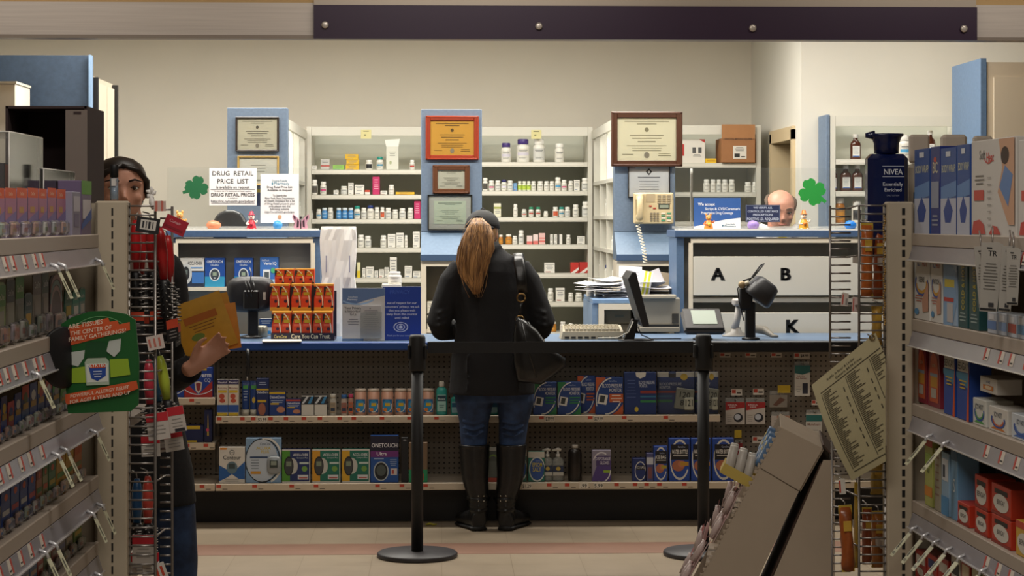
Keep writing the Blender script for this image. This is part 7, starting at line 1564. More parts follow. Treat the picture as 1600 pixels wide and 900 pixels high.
many(GLf, 2, [(3, 12, 640, '#b8502c', b2('#a83a2c', '#c9c3b9')), (13, 22, 617, '#22408a', b2('#1c3478', '#c9a92c')), (23, 33, 625, '#8a2c3a', b2('#b8344a', '#22408a')), (34, 44, 612, '#23488f', b2('#1c3a80', '#c9c9cf')), (45, 56, 600, '#2c4a7c', b2('#b83a2c', '#4a5c30')), (57, 68, 596, '#1f3a7c', b2('#23408c', '#cfcfd2')), (69, 80, 592, '#23488f', b2('#c9a92c', '#c94a2c')), (81, 91, 588, '#2c3f86', b2('#b83a3c', '#d0d0d6')), (92, 103, 594, '#4a5c6c', b2('#3c9a4c', '#8f8f98')), (104, 116, 604, '#6c7c5c', b2('#4f9a3c', '#8a9a7c'))],
    'carded packs on the third left shelf', 'carded_pack', lambda k: ['orange topped pack nearest on the third left shelf', 'navy pack with gold disc, third left shelf', 'crimson pack on the third left shelf', 'blue pack with pale disc, third left shelf', 'red and navy pack with green disc, third left shelf', 'blue pack before the gold topped one, third left shelf', 'gold topped blue pack, third left shelf', 'red topped violet pack, third left shelf', 'green topped slate pack, third left shelf', 'olive pack behind the green sign, third left shelf'][k])
b3 = lambda a, b_: [('r', 0, .72, 1, 1, a), ('r', .1, .4, .9, .52, b_), ('e', .5, .82, .2, .08, '#c9562c'), ('l', .15, .85, .3, 4, .06, .015, '#7c6c4c')]
many(GLf, 3, [(3, 12, 790, '#77706c', b3('#5f5a58', '#8f8a84')), (13, 27, 762, '#23499c', b3('#1c3a8a', '#c9ccd4')), (28, 41, 750, '#1f4494', b3('#2350a8', '#b83a4c')), (42, 54, 742, '#23499c', b3('#1c3a8a', '#c9ccd4')), (55, 66, 734, '#2047a0', b3('#2350a8', '#b83a4c')), (67, 76, 728, '#a86a44', b3('#8f3a2c', '#3f7a44')), (77, 85, 722, '#8f8c5c', b3('#4c7a3a', '#c9562c')), (86, 97, 716, '#3f7a4c', b3('#2c6a3a', '#b9a93c')), (98, 111, 704, '#c99a2c', b3('#cfa42c', '#5f9a4c')), (112, 124, 698, '#c9952a', b3('#d0a82c', '#5f9a4c')), (126, 137, 690, '#c9743c', b3('#cf5f2c', '#8f9a6c'))],
    'packs on the fourth left shelf', 'carded_pack', lambda k: ['grey divider pack nearest on the fourth left shelf', 'blue dotted pack, first of four, fourth left shelf', 'blue dotted pack, second of four, fourth left shelf', 'blue dotted pack, third of four, fourth left shelf', 'blue dotted pack, last of four, fourth left shelf', 'brown and red card, fourth left shelf', 'olive card with orange dot, fourth left shelf', 'green card with gold band, fourth left shelf', 'yellow card with green band, nearer one, fourth left shelf', 'yellow card with green band, farther one, fourth left shelf', 'orange card against the end panel, fourth left shelf'][k])
many(GLf, 4, [(34, 44, 876, '#b88a3c', b3('#cf6a2c', '#8f9a6c')), (45, 56, 868, '#6a7a9c', b3('#b84a3c', '#c9c4b4')), (57, 68, 860, '#3f6aa0', b3('#2f5a94', '#b9a08c')), (69, 78, 852, '#a83a34', b3('#b8342c', '#b9b4a8')), (79, 90, 836, '#7c8a6c', b3('#b8342c', '#4c7a4c')), (91, 101, 826, '#9a5a54', b3('#c93a34', '#8f8a84')), (102, 112, 818, '#8f8c94', b3('#8a3a3c', '#7c84a8')), (113, 123, 806, '#8f8a7c', b3('#6c8a5c', '#b9a98c')), (125, 137, 797, '#7fa05c', b3('#5f9a4c', '#d0b84c'))],
    'packs on the lowest visible left shelf', 'carded_pack', lambda k: ['amber card nearest on the fifth left shelf', 'red topped blue grey card, fifth left shelf', 'plain blue card, fifth left shelf', 'deep red card, fifth left shelf', 'olive card with red top, fifth left shelf', 'rosy card with red top, fifth left shelf', 'silver card, fifth left shelf', 'khaki card beside the green one, fifth left shelf', 'light green card at the end panel, fifth left shelf'][k])
for i, px in ((0, 70), (0, 82), (0, 141), (1, 40), (2, 72), (2, 86), (2, 133), (3, 52), (3, 68), (3, 128), (3, 143), (4, 125), (4, 140)): GLf.flag(i, px)
# right shelves
RG = 'products on the top right shelf'
bbr = lambda: [('r', 0, .55, 1, 1, '#2b4f94'), ('p', [(0, .55), (1, .62), (1, .45), (0, .38)], '#5f86bc'), ('t', .5, .72, .09, 'BODY WRAP', '#c9c9a8', .86), ('r', 0, 0, 1, .42, '#b9bccb'), ('p', [(.2, .28), (.5, .44), (.8, .28), (.65, .14), (.3, .14)], '#23428f'), ('r', .35, .9, .65, .96, '#d0d4dc')]
gprod(GRt, 0, 1429, 1453, 232, '#2b4f94', bbr(), 'blue body wrap carton nearest the slotted upright', RG); gprod(GRt, 0, 1454, 1469, 228, '#1b2f7c', [('t', .5, .7, .13, 'BC', '#d0c9a8', .8), ('e', .5, .85, .15, .03, '#c94a2c'), ('r', .1, .3, .9, .6, '#8f95a8'), ('l', .1, .9, .2, 3, .05, .02, '#8f95a8')], 'dark navy carton lettered BC between the wrap cartons', RG)
gprod(GRt, 0, 1470, 1495, 230, '#2b4f94', bbr(), 'blue body wrap carton beside the BC carton', RG); gprod(GRt, 0, 1496, 1516, 225, '#2b4f94', bbr(), 'blue body wrap carton beside the heating pad box', RG)
sh = lambda: [('t', .24, .80, .10, 'Soft', '#5a5652', .28), ('t', .42, .77, .10, 'Heat', '#c9483c', .26), ('a', .38, .83, .1, .1, .015, 200, 330, '#c9483c'), ('l', .08, .32, .62, 3, .04, .015, '#77726c'), ('r', .07, .37, .3, .48, '#c24a3c'), ('e', .1, .0, .26, .2, '#c0473c'), ('e', .55, .02, .14, .12, '#c0473c'), ('p', [(.62, 1), (1, 1), (1, .1), (.85, .1), (.6, .45), (.72, .7)], '#c79a7c'), ('e', .78, .82, .09, .09, '#3a241b'), ('p', [(.66, .5), (.78, .72), (.95, .62), (.85, .3)], '#5f80b4'), ('l', .36, .48, .6, 8, .07, .01, '#9a958f')]
shc = [('r', 0, 0, 1, .001, '#c9c4bd')] + sh()
def clipart(a):  # keep ellipses inside the face
    return [x for x in a]
gprod(GRt, 0, 1517, 1589, 216, '#cbc6c0', [('t', .26, .80, .10, 'Soft', '#5a5652', .26), ('t', .44, .77, .10, 'Heat', '#c9483c', .24), ('a', .4, .83, .1, .08, .015, 200, 330, '#c9483c'), ('l', .08, .32, .62, 3, .04, .015, '#77726c'), ('r', .07, .37, .3, .48, '#c24a3c'), ('p', [(.02, .02), (.34, .02), (.3, .12), (.2, .17), (.06, .15)], '#c0473c'), ('p', [(.42, .02), (.68, .02), (.6, .1), (.5, .11)], '#c0473c'), ('p', [(.64, .99), (.98, .99), (.98, .12), (.85, .12), (.62, .45), (.72, .7)], '#c79a7c'), ('e', .78, .82, .09, .09, '#3a241b'), ('p', [(.66, .5), (.78, .72), (.95, .62), (.85, .3)], '#5f80b4'), ('l', .38, .48, .6, 8, .07, .01, '#9a958f')], 'white heating pad box showing a shoulder with blue pad', RG, 'heating_pad_carton', d_=.08)
gprod(GRt, 0, 1591, 1664, 214, '#cbc6c0', [('t', .26, .80, .10, 'Soft', '#5a5652', .26), ('t', .44, .77, .10, 'Heat', '#c9483c', .24), ('r', .07, .37, .3, .48, '#c24a3c'), ('p', [(.02, .02), (.34, .02), (.3, .12), (.2, .17), (.06, .15)], '#c0473c')], 'second white heating pad box cut by the picture edge', RG, 'heating_pad_carton', d_=.08)
R2 = 'products on the second right shelf'
ih = lambda t: [('t', .34, .82, .10, 'ICY', '#2a50a8', .34), ('t', .70, .82, .10, 'HOT', '#c9502c', .4), ('a', .5, .56, .42, .2, .06, 150, 380, '#2f4f9c'), ('a', .5, .55, .34, .15, .05, 180, 380, '#c9952c'), ('t', .5, .58, .08, t, '#1b1b22', .6), ('l', .08, .6, .36, 3, .04, .015, '#a85a4c'), ('e', .2, .12, .14, .05, '#4f8ab8'), ('p', [(.55, .3), (.95, .6), (.95, .15), (.6, .12)], '#b98a74')]
gprod(GRt, 1, 1428, 1453, 398, '#d2cfc9', ih('SLEEVE'), 'white ICY HOT sleeve carton nearest the slotted upright', R2); gprod(GRt, 1, 1454.5, 1472, 401, '#d2cfc9', ih('PATCH'), 'white ICY HOT patch carton beside the sleeve carton', R2)
gprod(GRt, 1, 1474, 1495, 406, '#9ab0c9', [('p', [(0, .95), (.5, 1), (.95, .8), (1, .3), (.7, 0), (0, 0)], '#7fa0c4'), ('r', .1, .58, .85, .7, '#c9b93c'), ('r', .05, .36, .8, .42, '#b83c34'), ('r', .3, .05, .75, .34, '#b9b4b4')], 'light blue carton with yellow band, second right shelf', R2)
for k, (a, b_) in enumerate(((1497, 1512), (1514, 1530))):
    o = gprod(GRt, 1, a, b_, 404, '#1f4a4c', [('l', .1, .9, .2, 3, .05, .02, '#8fa09c')], ['dark teal carton with upright yellow letters COLD & HOT', 'second dark teal carton behind the hanging support packs'][k], R2)
    v, f, tw = text_geo('COLD & HOT'); mm = MB(); l0, l1 = GRt.Lat(a, .012), GRt.Lat(b_, .012); w_ = abs(l1 - l0); sz = .10 / tw
    mm.add([(-(q_) * sz * 0 - b2_ * sz * 1.9 + w_ * .2, -.0262, .09 + p_ * sz) for (p_, b2_), q_ in zip(v, [0] * len(v))], [t[::-1] for t in f], M('#b9a92c', .5)); mm.build('upright_lettering', o)
for k, (a, b_) in enumerate(((1543, 1557), (1560, 1573), (1575, 1588), (1590, 1603))):
    gprod(GRt, 1, a, b_, 489 + k * 2, '#b9bfc9', [('r', 0, .2, 1, .6, ['#5f7fb4', '#7f9ac4', '#a84a3c', '#5f8ab0'][k]), ('r', .2, .65, .8, .9, '#d0d0d4')], ['small pale carton, first under the hanging support packs', 'small pale blue carton under the hanging support packs', 'small carton with red band under the hanging support packs', 'small pale carton cut by the picture edge, second right shelf'][k], R2)
R3 = 'products on the third right shelf'
def bottle3(a, b_, top, col, lab):
    l0, l1 = GRt.Lat(a, .03), GRt.Lat(b_, .03); w_ = abs(l1 - l0) * .95; lc = (l0 + l1) / 2; p = GRt.pt(lc, .03, 0); h_ = Z(top, p.y) - GRt.zs[2]
    o = thing('balm_tube', (0, 0, 0), lab, 'tube', R3)
    m = MB(); m.prism([(-w_ * .5, 0), (w_ * .5, 0), (w_ * .5, h_ * .5), (w_ * .38, h_ * .85), (w_ * .15, h_), (-w_ * .15, h_), (-w_ * .38, h_ * .85), (-w_ * .5, h_ * .5)], -.012, .012, M(col, .4)); m.build('shaped_carton', o)
    m = MB(); m.art(w_ * .86, h_ * .86, [('p', [(.1, .02), (.9, .02), (.95, .5), (.8, .85), (.5, .98), (.2, .85), (.05, .5)], '#c9603c'), ('r', .18, .3, .82, .5, '#c9953c'), ('r', .15, .5, .85, .56, '#8f9aa8'), ('t', .5, .68, .06, 'ULTRA', '#e0c9a8', .6), ('r', .25, .1, .75, .28, '#b9b0a4')], y=-.0122, z0=h_ * .06); m.build('front_print', o)
    GRt.place(o, lc, .04, GRt.zs[2] + .0006)
bottle3(1433, 1450, 536, '#8a2c3c', 'orange tube shaped pack nearest the upright, third right shelf'); bottle3(1451, 1471, 541, '#8a2c3c', 'orange tube shaped pack beside the blue BENGAY cartons')
bg3 = lambda: [('r', 0, .9, 1, 1, '#c9713c'), ('t', .5, .72, .11, 'BENGAY', '#14141a', .84), ('r', .08, .69, .92, .86, '#c9c4ba'), ('t', .5, .72, .11, 'BENGAY', '#14141a', .8), ('p', [(0, .68), (1, .68), (1, .45), (0, .6)], '#3f7fa0'), ('p', [(.8, 0), (1, 0), (1, .8), (.92, .5)], '#c9502c'), ('l', .2, .8, .55, 3, .05, .02, '#c9a93c')]
for k, (a, b_) in enumerate(((1474.5, 1493), (1495, 1515))): gprod(GRt, 2, a, b_, 545 + k * 4, '#23479a', bg3(), ['blue and orange BENGAY carton nearer the upright, third right shelf', 'blue and orange BENGAY carton nearer the white cartons, third right shelf'][k], R3)
wh = lambda c1, c2: [('p', [(.1, .1), (.5, .3), (.9, .1)], c1), ('a', .5, .5, .38, .34, .07, 160, 380, '#2f4f9c'), ('a', .5, .5, .3, .26, .06, 180, 360, c2), ('t', .5, .62, .2, 'ICY HOT', '#22344c', .6)]
gprod(GRt, 2, 1520, 1541, 626, '#c9c9c2', wh('#4f9a4c', '#4f9a4c'), 'low white carton with green foot, third right shelf', R3, d_=.06); gprod(GRt, 2, 1545, 1575, 640, '#cfcac2', wh('#c9772c', '#c9602c'), 'low white carton with orange swirl, third right shelf', R3, d_=.06); gprod(GRt, 2, 1580, 1612, 652, '#c4c9cf', wh('#3f6ab0', '#3f6ab0'), 'low white carton with blue swirl at the picture edge', R3, d_=.06)
o = gprod(GRt, 2, 1531, 1558, 592, '#cdc8c0', [('t', .5, .62, .16, 'ICY HOT', '#22508c', .7), ('r', .2, .2, .8, .5, '#c9772c'), ('e', .5, .35, .2, .12, '#e0c9a8')], 'white carton stacked on the low green footed one', R3, d_=.055, basez=GRt.zs[2] + .075, off=.016)
R4 = 'products on the fourth right shelf'
gprod(GRt, 3, 1445, 1457, 690, '#a8ac5c', [('r', 0, .9, 1, 1, '#b8402c'), ('r', 0, .15, 1, .3, '#c9802c'), ('t', .5, .5, .08, 'AF', '#4a5a2c', .6), ('r', .1, .6, .9, .8, '#8fa84c')], 'slim yellow green carton with red top, fourth right shelf', R4)
gprod(GRt, 3, 1460, 1469, 705, '#a09884', [('l', .1, .9, .85, 6, .12, .03, '#8a6c5c')], 'thin beige carton behind the paper flags, fourth right shelf', R4)
gprod(GRt, 3, 1471, 1483, 710, '#8fb0cc', [('r', .1, .55, .9, .9, '#cfd3d8'), ('r', .2, .6, .5, .8, '#2c3a4c'), ('r', 0, 0, 1, .3, '#4f8fc0')], 'pale blue carton with white label, fourth right shelf', R4); gprod(GRt, 3, 1486, 1496, 706, '#6c98bc', [('t', .5, .4, .2, 'S', '#d0dce4', .6), ('r', 0, .85, 1, 1, '#2c5a84')], 'mid blue slim carton beside the navy ones, fourth right shelf', R4)
gprod(GRt, 3, 1500, 1526, 712, '#1a2f52', [('e', .5, .35, .08, .04, '#a8b0b8')], 'navy carton set back behind the red BENGAY cartons', R4, off=.10, d_=.06); gprod(GRt, 3, 1528, 1556, 718, '#182a48', [('r', .1, .6, .9, .7, '#34507c')], 'dark navy carton deeper behind the stacked red cartons', R4, off=.10, d_=.06)
bgr = lambda: [('r', .16, .7, .84, .86, '#1d1a1a'), ('e', .5, .42, .4, .3, '#cdc8be'), ('t', .5, .36, .17, 'BENGAY', '#15151a', .84), ('r', 0, 0, 1, .1, '#8a2a1e')]
def stack(a, b_, tlow, ttop, lab1, lab2, col='#b8351f', top=None):
    o = gprod(GRt, 3, a, b_, tlow, col, bgr(), lab1, R4, 'balm_carton', off=.012, d_=.06)
    if ttop:
        l = GRt.Lat((a + b_) / 2, .012); p = GRt.pt(l, .012, 0); gprod(GRt, 3, a, b_, ttop, col, bgr(), lab2, R4, 'balm_carton', off=.013, d_=.06, basez=Z(tlow, p.y) + .0004)
stack(1496, 1515, 790, None, 'single red BENGAY carton beside the stacked ones', '')
stack(1523, 1544, 800, 748, 'lower red BENGAY carton of the nearer upright stack', 'upper red BENGAY carton of the stack nearer the upright')
stack(1549, 1580, 812, 763, 'lower red BENGAY carton of the stack near the picture edge', 'upper red BENGAY carton of the stack near the picture edge')
gprod(GRt, 3, 1587, 1615, 822, '#c9a03c', [('r', 0, .8, 1, 1, '#b8402c'), ('e', .5, .4, .4, .3, '#cdc8be'), ('t', .5, .34, .17, 'BENGAY', '#15151a', .84)], 'yellow BENGAY carton at the picture edge, fourth right shelf', R4, 'balm_carton', d_=.06)
R5 = 'products on the fifth right shelf'
for k, (a, b_, t, c) in enumerate(((1430, 1447, 866, '#9a2a24'), (1449, 1464, 872, '#b0342c'), (1466, 1482, 876, '#a82c28'), (1486, 1500, 875, '#c9c4ba'), (1502, 1516, 878, '#b8402c'), (1518, 1532, 884, '#5f7a4c'), (1535, 1556, 890, '#c9b03c'))):
    gprod(GRt, 4, a, b_, t, c, [('r', .1, .7, .9, .9, ['#d0c9be', '#2c3a6c', '#d0c9be', '#222226', '#e0d0b0', '#c9c4a0', '#8a6a2c'][k]), ('e', .5, .5, .3, .1, '#c9c4ba')], ['dark red pack at the slotted upright, fifth right shelf', 'red pack with navy band, fifth right shelf', 'crimson pack, fifth right shelf', 'white pack with black band, fifth right shelf', 'orange red pack, fifth right shelf', 'green pack, fifth right shelf', 'yellow pack nearest the camera, fifth right shelf'][k], R5)
for i, px in ((2, 1464), (2, 1490), (3, 1440), (3, 1458), (3, 1475), (3, 1495), (3, 1515), (3, 1550)): GRt.flag(i, px, .07, 40)
# hanging support packs on a strip
for k, (px, w1, y0, y1, dxx, lab) in enumerate(((1552, 34, 378, 488, 4, 'grey and white support pack in front on the hanging strip'), (1542, 22, 384, 482, -3, 'grey support pack behind the front one on the strip'), (1577, 24, 384, 490, 5, 'grey support pack right behind the front one on the strip'), (1594, 22, 388, 480, 2, 'grey support pack at the picture edge on the strip'))):
    l = GRt.Lat(px, -.03); p = GRt.pt(l, -.03 - .012 * (k == 0), 0); w_, h_ = U(w1, p.y), U(y1 - y0, p.y)
    u = thing('support_pack', (p.x, p.y + .02 * k, Z(y1, p.y)), lab, 'pack', 'support packs hanging on the strip'); u.rotation_euler = (0, math.radians(dxx), math.radians(-12))
    m = MB(); m.prism([(-w_ * .36, 0), (w_ * .42, 0), (w_ * .5, h_ * .97), (w_ * .3, h_), (-w_ * .5, h_ * .98)], -.006, .006, M('#a39f98', .35)); m.art(w_ * .8, h_, [('t', .55, .80, .08, 'TR', '#1a1a1c', .5), ('r', .2, .9, .5, .92, '#1a1a1c'), ('l', .1, .9, .68, 9, .045, .012, '#5f5c58'), ('r', .05, .02, .95, .05, '#16161a'), ('r', .5, .07, .8, .13, '#2c2c30')], y=-.006); m.build('pack_body', u)
    MB().tube([(0, .0, h_ * .97), (0, .012, h_ + .02), (0, .04, h_ + .03)], .002, WIRE, 6).build('hang_hook', u)
# bottles on the right end unit
zc = 1.4005
def lotion(px, w1, py, Y, lab, col='#cdc3b4'):
    w_ = U(w1, Y); h_ = Z(py, Y) - zc; u = thing('lotion_bottle', (X(px, Y), Y, zc), lab, 'bottle', 'cream bottles on the right end unit'); m = MB()
    MB().box((0, 0, h_ * .38), (w_, w_ * .6, h_ * .76), M(col, .35), w_ * .18).art(w_ * .8, h_ * .5, [('r', .1, .5, .9, .75, '#3f5a8a'), ('l', .1, .9, .4, 3, .1, .03, '#8f8a84')], y=-w_ * .3 - .0005, z0=h_ * .15).build('bottle_body', u)
    MB().box((0, 0, h_ * .88), (w_ * .84, w_ * .55, h_ * .235), M('#c9bcae', .4), w_ * .1).build('bottle_cap', u)
for px, w1, py, Y, lab in ((1436, 36, 209, 5.22, 'cream lotion bottle just behind the big blue lotion'), (1490, 46, 209, 5.22, 'cream lotion bottle with the widest cap on the end unit'), (1535, 34, 211, 5.22, 'cream lotion bottle behind the heating pad box corner'), (1583, 30, 212, 5.22, 'cream lotion bottle cap behind the heating pad box at the edge')): lotion(px, w1, py, Y, lab)
Y = 5.12; w_ = U(64, Y); h_ = Z(208, Y) - zc; NV = M('#0f1a48', .25, 0, .03, 30, coat=.3)
u = thing('lotion_pump_bottle', (X(1385, Y), Y, zc), 'large navy NIVEA Essentially Enriched lotion bottle on the right end unit', 'bottle')
hb = Z(240, Y) - zc
m = MB(); m.box((0, 0, hb / 2), (w_, w_ * .55, hb), NV, .012)
m.art(w_, hb, [('r', .34, .875, .88, .882, '#b9c0d8'), ('t', .61, .80, .055, 'NIVEA', '#e0e4ee', .46), ('r', .34, .775, .88, .782, '#b9c0d8'), ('t', .6, .69, .035, 'Essentially', '#d0d6e6', .54), ('t', .6, .635, .035, 'Enriched', '#d0d6e6', .44), ('t', .6, .59, .015, 'DAILY LOTION', '#8f98b8', .3), ('e', .74, .50, .09, .04, '#8f98b8'), ('e', .74, .50, .075, .033, '#0f1a48'), ('a', .5, .37, .13, .09, .05, 120, 240, '#d0d6e6'), ('e', .41, .44, .02, .01, '#d0d6e6'), ('l', .5, .75, .4, 2, .035, .01, '#8f98b8')], y=-w_ * .275); m.build('bottle_body', u)
hc = h_ - hb
MB().lathe([(.20 * w_, 0), (.30 * w_, .002), (.31 * w_, hc * .5), (.36 * w_, hc * .8), (.42 * w_, hc * .9), (.42 * w_, hc)], NV, 28, (0, 0, hb), sy=.75).tube([(-.3 * w_, 0, h_ - .004), (-.52 * w_, 0, h_ - .004)], [.012, .006], NV, 10).build('pump_lid', u)
# nail polish on the left end unit
Y = YL + .05; u = thing('cosmetic_vial', (X(178.5, Y), Y, Z(314, Y) + .0008), 'slim clear vial with tall black cap standing on the left end unit', 'bottle'); w_ = U(13, Y); h_ = Z(258, Y) - Z(314, Y)
MB().lathe([(.48 * w_, 0), (.5 * w_, .004), (.5 * w_, h_ * .62), (.3 * w_, h_ * .64)], clear_plastic('#b9c4d0', .3, .05), 18).build('glass_body', u); MB().lathe([(.36 * w_, .004), (.36 * w_, h_ * .4)], M('#5f7a94', .2), 14).build('liquid', u); MB().lathe([(.5 * w_, h_ * .642), (.5 * w_, h_ * .98), (.45 * w_, h_)], BLACK, 18).build('black_cap', u)
MB().box((0, -.5 * w_ - .0006, h_ * .5), (w_ * .5, .0008, h_ * .2), M('#c9c4c0', .5)).build('paper_label', u)
# ------------------------------------------------------------------ goods in the wire racks
def brush_proto(hc, name='hair_brush', card=('#15151a', '#c9482c'), hh=.115, bh=.085, red=True):
    u = bpy.data.objects.new(name, None); COL.objects.link(u)
    MB().tube([(0, 0, 0), (0, 0, -.02), (0, 0, -.06), (0, 0, -hh)], [.006, .011, .013, .009], M(hc, .3), 12).build('handle', u)
    m = MB(); m.tube([(0, 0, -hh), (0, 0, -hh - .008), (0, 0, -hh - bh), (0, 0, -hh - bh - .006)], [.008, .014, .014, .008], M('#17171a', .4), 12)
    for a in range(8):
        for k in range(9):
            t = a * PI / 4 + (k % 2) * .35; z = -hh - .012 - k * bh / 9.5; m.tube([(.013 * math.cos(t), .013 * math.sin(t), z), (.023 * math.cos(t), .023 * math.sin(t), z)], .0012, M('#cfcac4' if a % 2 else '#1a1a1d', .5), 4)
    m.build('brush_head', u)
    m = MB(); m.box((0, -.012, -hh - bh - .032), (.042, .002, .05), M(card[0], .5)); m.art(.042, .05, [('r', 0, .6, 1, 1, card[1]), ('l', .1, .9, .45, 3, .14, .04, '#8f8a88')], y=-.0132, z0=-hh - bh - .057); m.build('brush_card', u)
    MB().tube([(0, 0, 0), (0, .004, .012), (0, .03, .016)], .0016, WIRE, 6).build('rack_hook', u)
    return regkids(u)
reds = brush_proto('#b01f22'); BG_ = 'hair brushes hanging in the left wire rack'
spots = [(212, 344, 4.66, 'red handled brush behind the wires closest to the upright'), (222, 350, 4.72, 'red handled brush second behind the wires'), (235, 342, 4.64, 'red handled brush just behind the rack corner'), (250, 356, 4.60, 'red handled brush leaning outside the rack corner'), (262, 368, 4.70, 'mottled red handled brush at the outer edge of the rack')]
for k, (px, py, Y, lab) in enumerate(spots):
    o = reds if k == 0 else dup(reds); o.location = P(px, py, Y); o.rotation_euler = (0, math.radians([0, 2, -3, -7, -9][k]), math.radians(k * 20)); tag(o, lab, 'hair brush', BG_)
for k, (col, px, py, Y, rot, lab, hh) in enumerate((('#c23a4c', 232, 562, 4.64, -2, 'pink red handled brush in the middle of the left rack', .10), ('#a8b83c', 250, 556, 4.66, -9, 'lime green handled brush leaning out of the left rack', .10), ('#2f6a98', 243, 566, 4.75, -4, 'blue handled brush behind the lime green one', .09), ('#23588c', 214, 748, 4.72, 0, 'dark blue handled brush low in the left rack', .10), ('#c0463c', 231, 744, 4.63, 0, 'salmon handled brush low in the left rack', .105))):
    o = brush_proto(col, card=('#b9b2aa', '#b82430'), hh=hh, bh=.06); o.location = P(px, py, Y); o.rotation_euler = (0, math.radians(rot), math.radians(10 * k)); tag(o, lab, 'hair brush', BG_)
for px, py, w1, h1, Y, rot, col, art, lab in ((231, 352, 36, 24, 4.52, 8, '#1a1a1d', [('r', .18, .2, .86, .85, '#c9c4bc'), ('r', .26, .3, .34, .75, '#22222a'), ('r', .42, .3, .46, .75, '#22222a'), ('r', .52, .3, .62, .75, '#22222a'), ('r', .7, .3, .74, .75, '#22222a')], 'black card with striped price mark on the left rack'),
    (274, 352, 36, 24, 4.56, 24, '#a81f30', [('t', .45, .6, .2, 'Conair', '#d9a0a4', .6), ('r', .1, .2, .9, .35, '#8a1826')], 'red hang card at the outer edge of the left rack'),
    (247, 666, 34, 42, 4.56, -8, '#b9b0a8', [('r', 0, .68, 1, 1, '#b82430'), ('l', .1, .9, .5, 3, .14, .03, '#8f8a84')], 'white and red brush card in the middle of the left rack'), (276, 655, 26, 40, 4.62, -10, '#b9b0a8', [('r', 0, .66, 1, 1, '#b82430'), ('l', .1, .9, .5, 3, .14, .03, '#8f8a84'), ('r', .3, .02, .9, .14, '#22222a')], 'white and red brush card sticking out toward the counter'),
    (224, 858, 34, 44, 4.60, 0, '#b9b0a8', [('r', 0, .68, 1, 1, '#b82430'), ('l', .1, .9, .5, 3, .14, .03, '#8f8a84')], 'white and red brush card low in the left rack'), (250, 893, 20, 26, 4.56, -20, '#c4beb6', [('r', .2, .2, .4, .8, '#b8432c'), ('r', .6, .2, .8, .8, '#b8432c')], 'small white card with red bars at the bottom of the left rack'),
    (243, 535, 26, 22, 4.53, -12, '#c4b6ae', [('r', .1, .2, .22, .8, '#b86a5c'), ('r', .4, .2, .52, .8, '#b86a5c'), ('r', .7, .2, .82, .8, '#b86a5c')], 'pale striped price holder on the left rack'), (250, 322, 18, 16, 4.53, 0, '#c9b0a8', [('r', .1, 0, .3, 1, '#c06a5c'), ('r', .6, 0, .8, 1, '#c06a5c')], 'pale striped price holder on top of the left rack'),
    (1320, 468, 11, 20, 4.99, 6, '#c9bdb4', [('r', .1, .1, .3, .9, '#b8564a'), ('r', .6, .1, .9, .6, '#8f8a84')], 'small price holder clipped in the upper right rack'), (1336, 476, 9, 24, 5.0, 3, '#c4b0aa', [('r', .1, .1, .3, .9, '#b8564a')], 'slim price holder beside the snack bags in the right rack'), (1316, 760, 10, 24, 4.93, -4, '#c9c4ba', [('r', .0, .1, .25, .9, '#b8402c')], 'small price holder in the lower right rack')):
    m = MB(); m.box((0, 0, 0), (U(w1, Y), .003, U(h1, Y)), M(col, .5)); m.art(U(w1, Y), U(h1, Y), art, y=-.0015, z0=-U(h1, Y) / 2); m.tube([(0, .001, U(h1, Y) * .45), (0, .03, U(h1, Y) * .5)], .0014, WIRE, 5)
    o = m.build('hang_card'); o.location = P(px, py, Y); o.rotation_euler = (0, math.radians(rot), 0); tag(o, lab, 'card', 'cards hanging on the wire racks')
# white tissue bow behind the left rack, held on the top wire
m = MB(); 
for a in range(5): t = a * 1.25; m.tube([(0, 0, 0), (.012 * math.cos(t), 0, .014 * math.sin(t) + .004), (.02 * math.cos(t + .3), -.003, .024 * math.sin(t + .3) + .006)], [.003, .008, .003], M('#e9e6e2', .7), 8)
m.tube([(0, 0, 0), (.004, 0, -.03), (.012, 0, -.055)], [.006, .012, .010], M('#e9e6e2', .7), 8); o = m.build('white_ribbon'); o.location = P(236, 304, 4.70); o.scale = (.6, .6, .6); tag(o, 'white ribbon bow above the left wire rack beside the shopper face', 'ribbon')
def snack(px0, px1, py0, py1, Y, col, lab, rot=0):
    w_, h_ = U(px1 - px0, Y), U(py1 - py0, Y); u = thing('snack_bag', (X((px0 + px1) / 2, Y), Y, Z(py1, Y)), lab, 'bag', 'snack bags hanging in the right wire racks'); u.rotation_euler = (0, math.radians(rot), 0)
    m = MB(); n = 14; vs = []; fs = []; R = random.Random(int(px0 + py0))
    for k in range(9):
        t = k / 8; th = .004 + .016 * math.sin(PI * t) ** .6
        for i in range(n): a = 2 * PI * i / n; vs.append((w_ / 2 * math.cos(a) * (1 - .06 * math.sin(PI * t)) + (R.random() - .5) * .003, th * math.sin(a) + (R.random() - .5) * .004, h_ * t))
    for k in range(8):
        for i in range(n): j = (i + 1) % n; fs.append((k * n + i, k * n + j, (k + 1) * n + j, (k + 1) * n + i))
    fs += [tuple(range(n))[::-1], tuple(8 * n + i for i in range(n))]; m.add(vs, fs, M(col, .28, 0, .25, 60), True); m.build('bag_body', u)
    MB().box((0, 0, h_ * .965), (w_, .005, h_ * .13), M('#c2a33a', .4)).build('header_seal', u); MB().box((0, 0, h_ * .03), (w_ * .96, .005, h_ * .07), M('#b99a34', .4)).build('bottom_seal', u)
    MB().box((0, -.0205, h_ * .72), (w_ * .6, .002, h_ * .16), M('#c9a03c', .4), .0008).build('front_label', u)
    MB().tube([(0, 0, h_ * 1.0), (0, .0, h_ + .012), (0, .05, h_ + .014)], .0018, WIRE, 6).build('rack_hook', u)
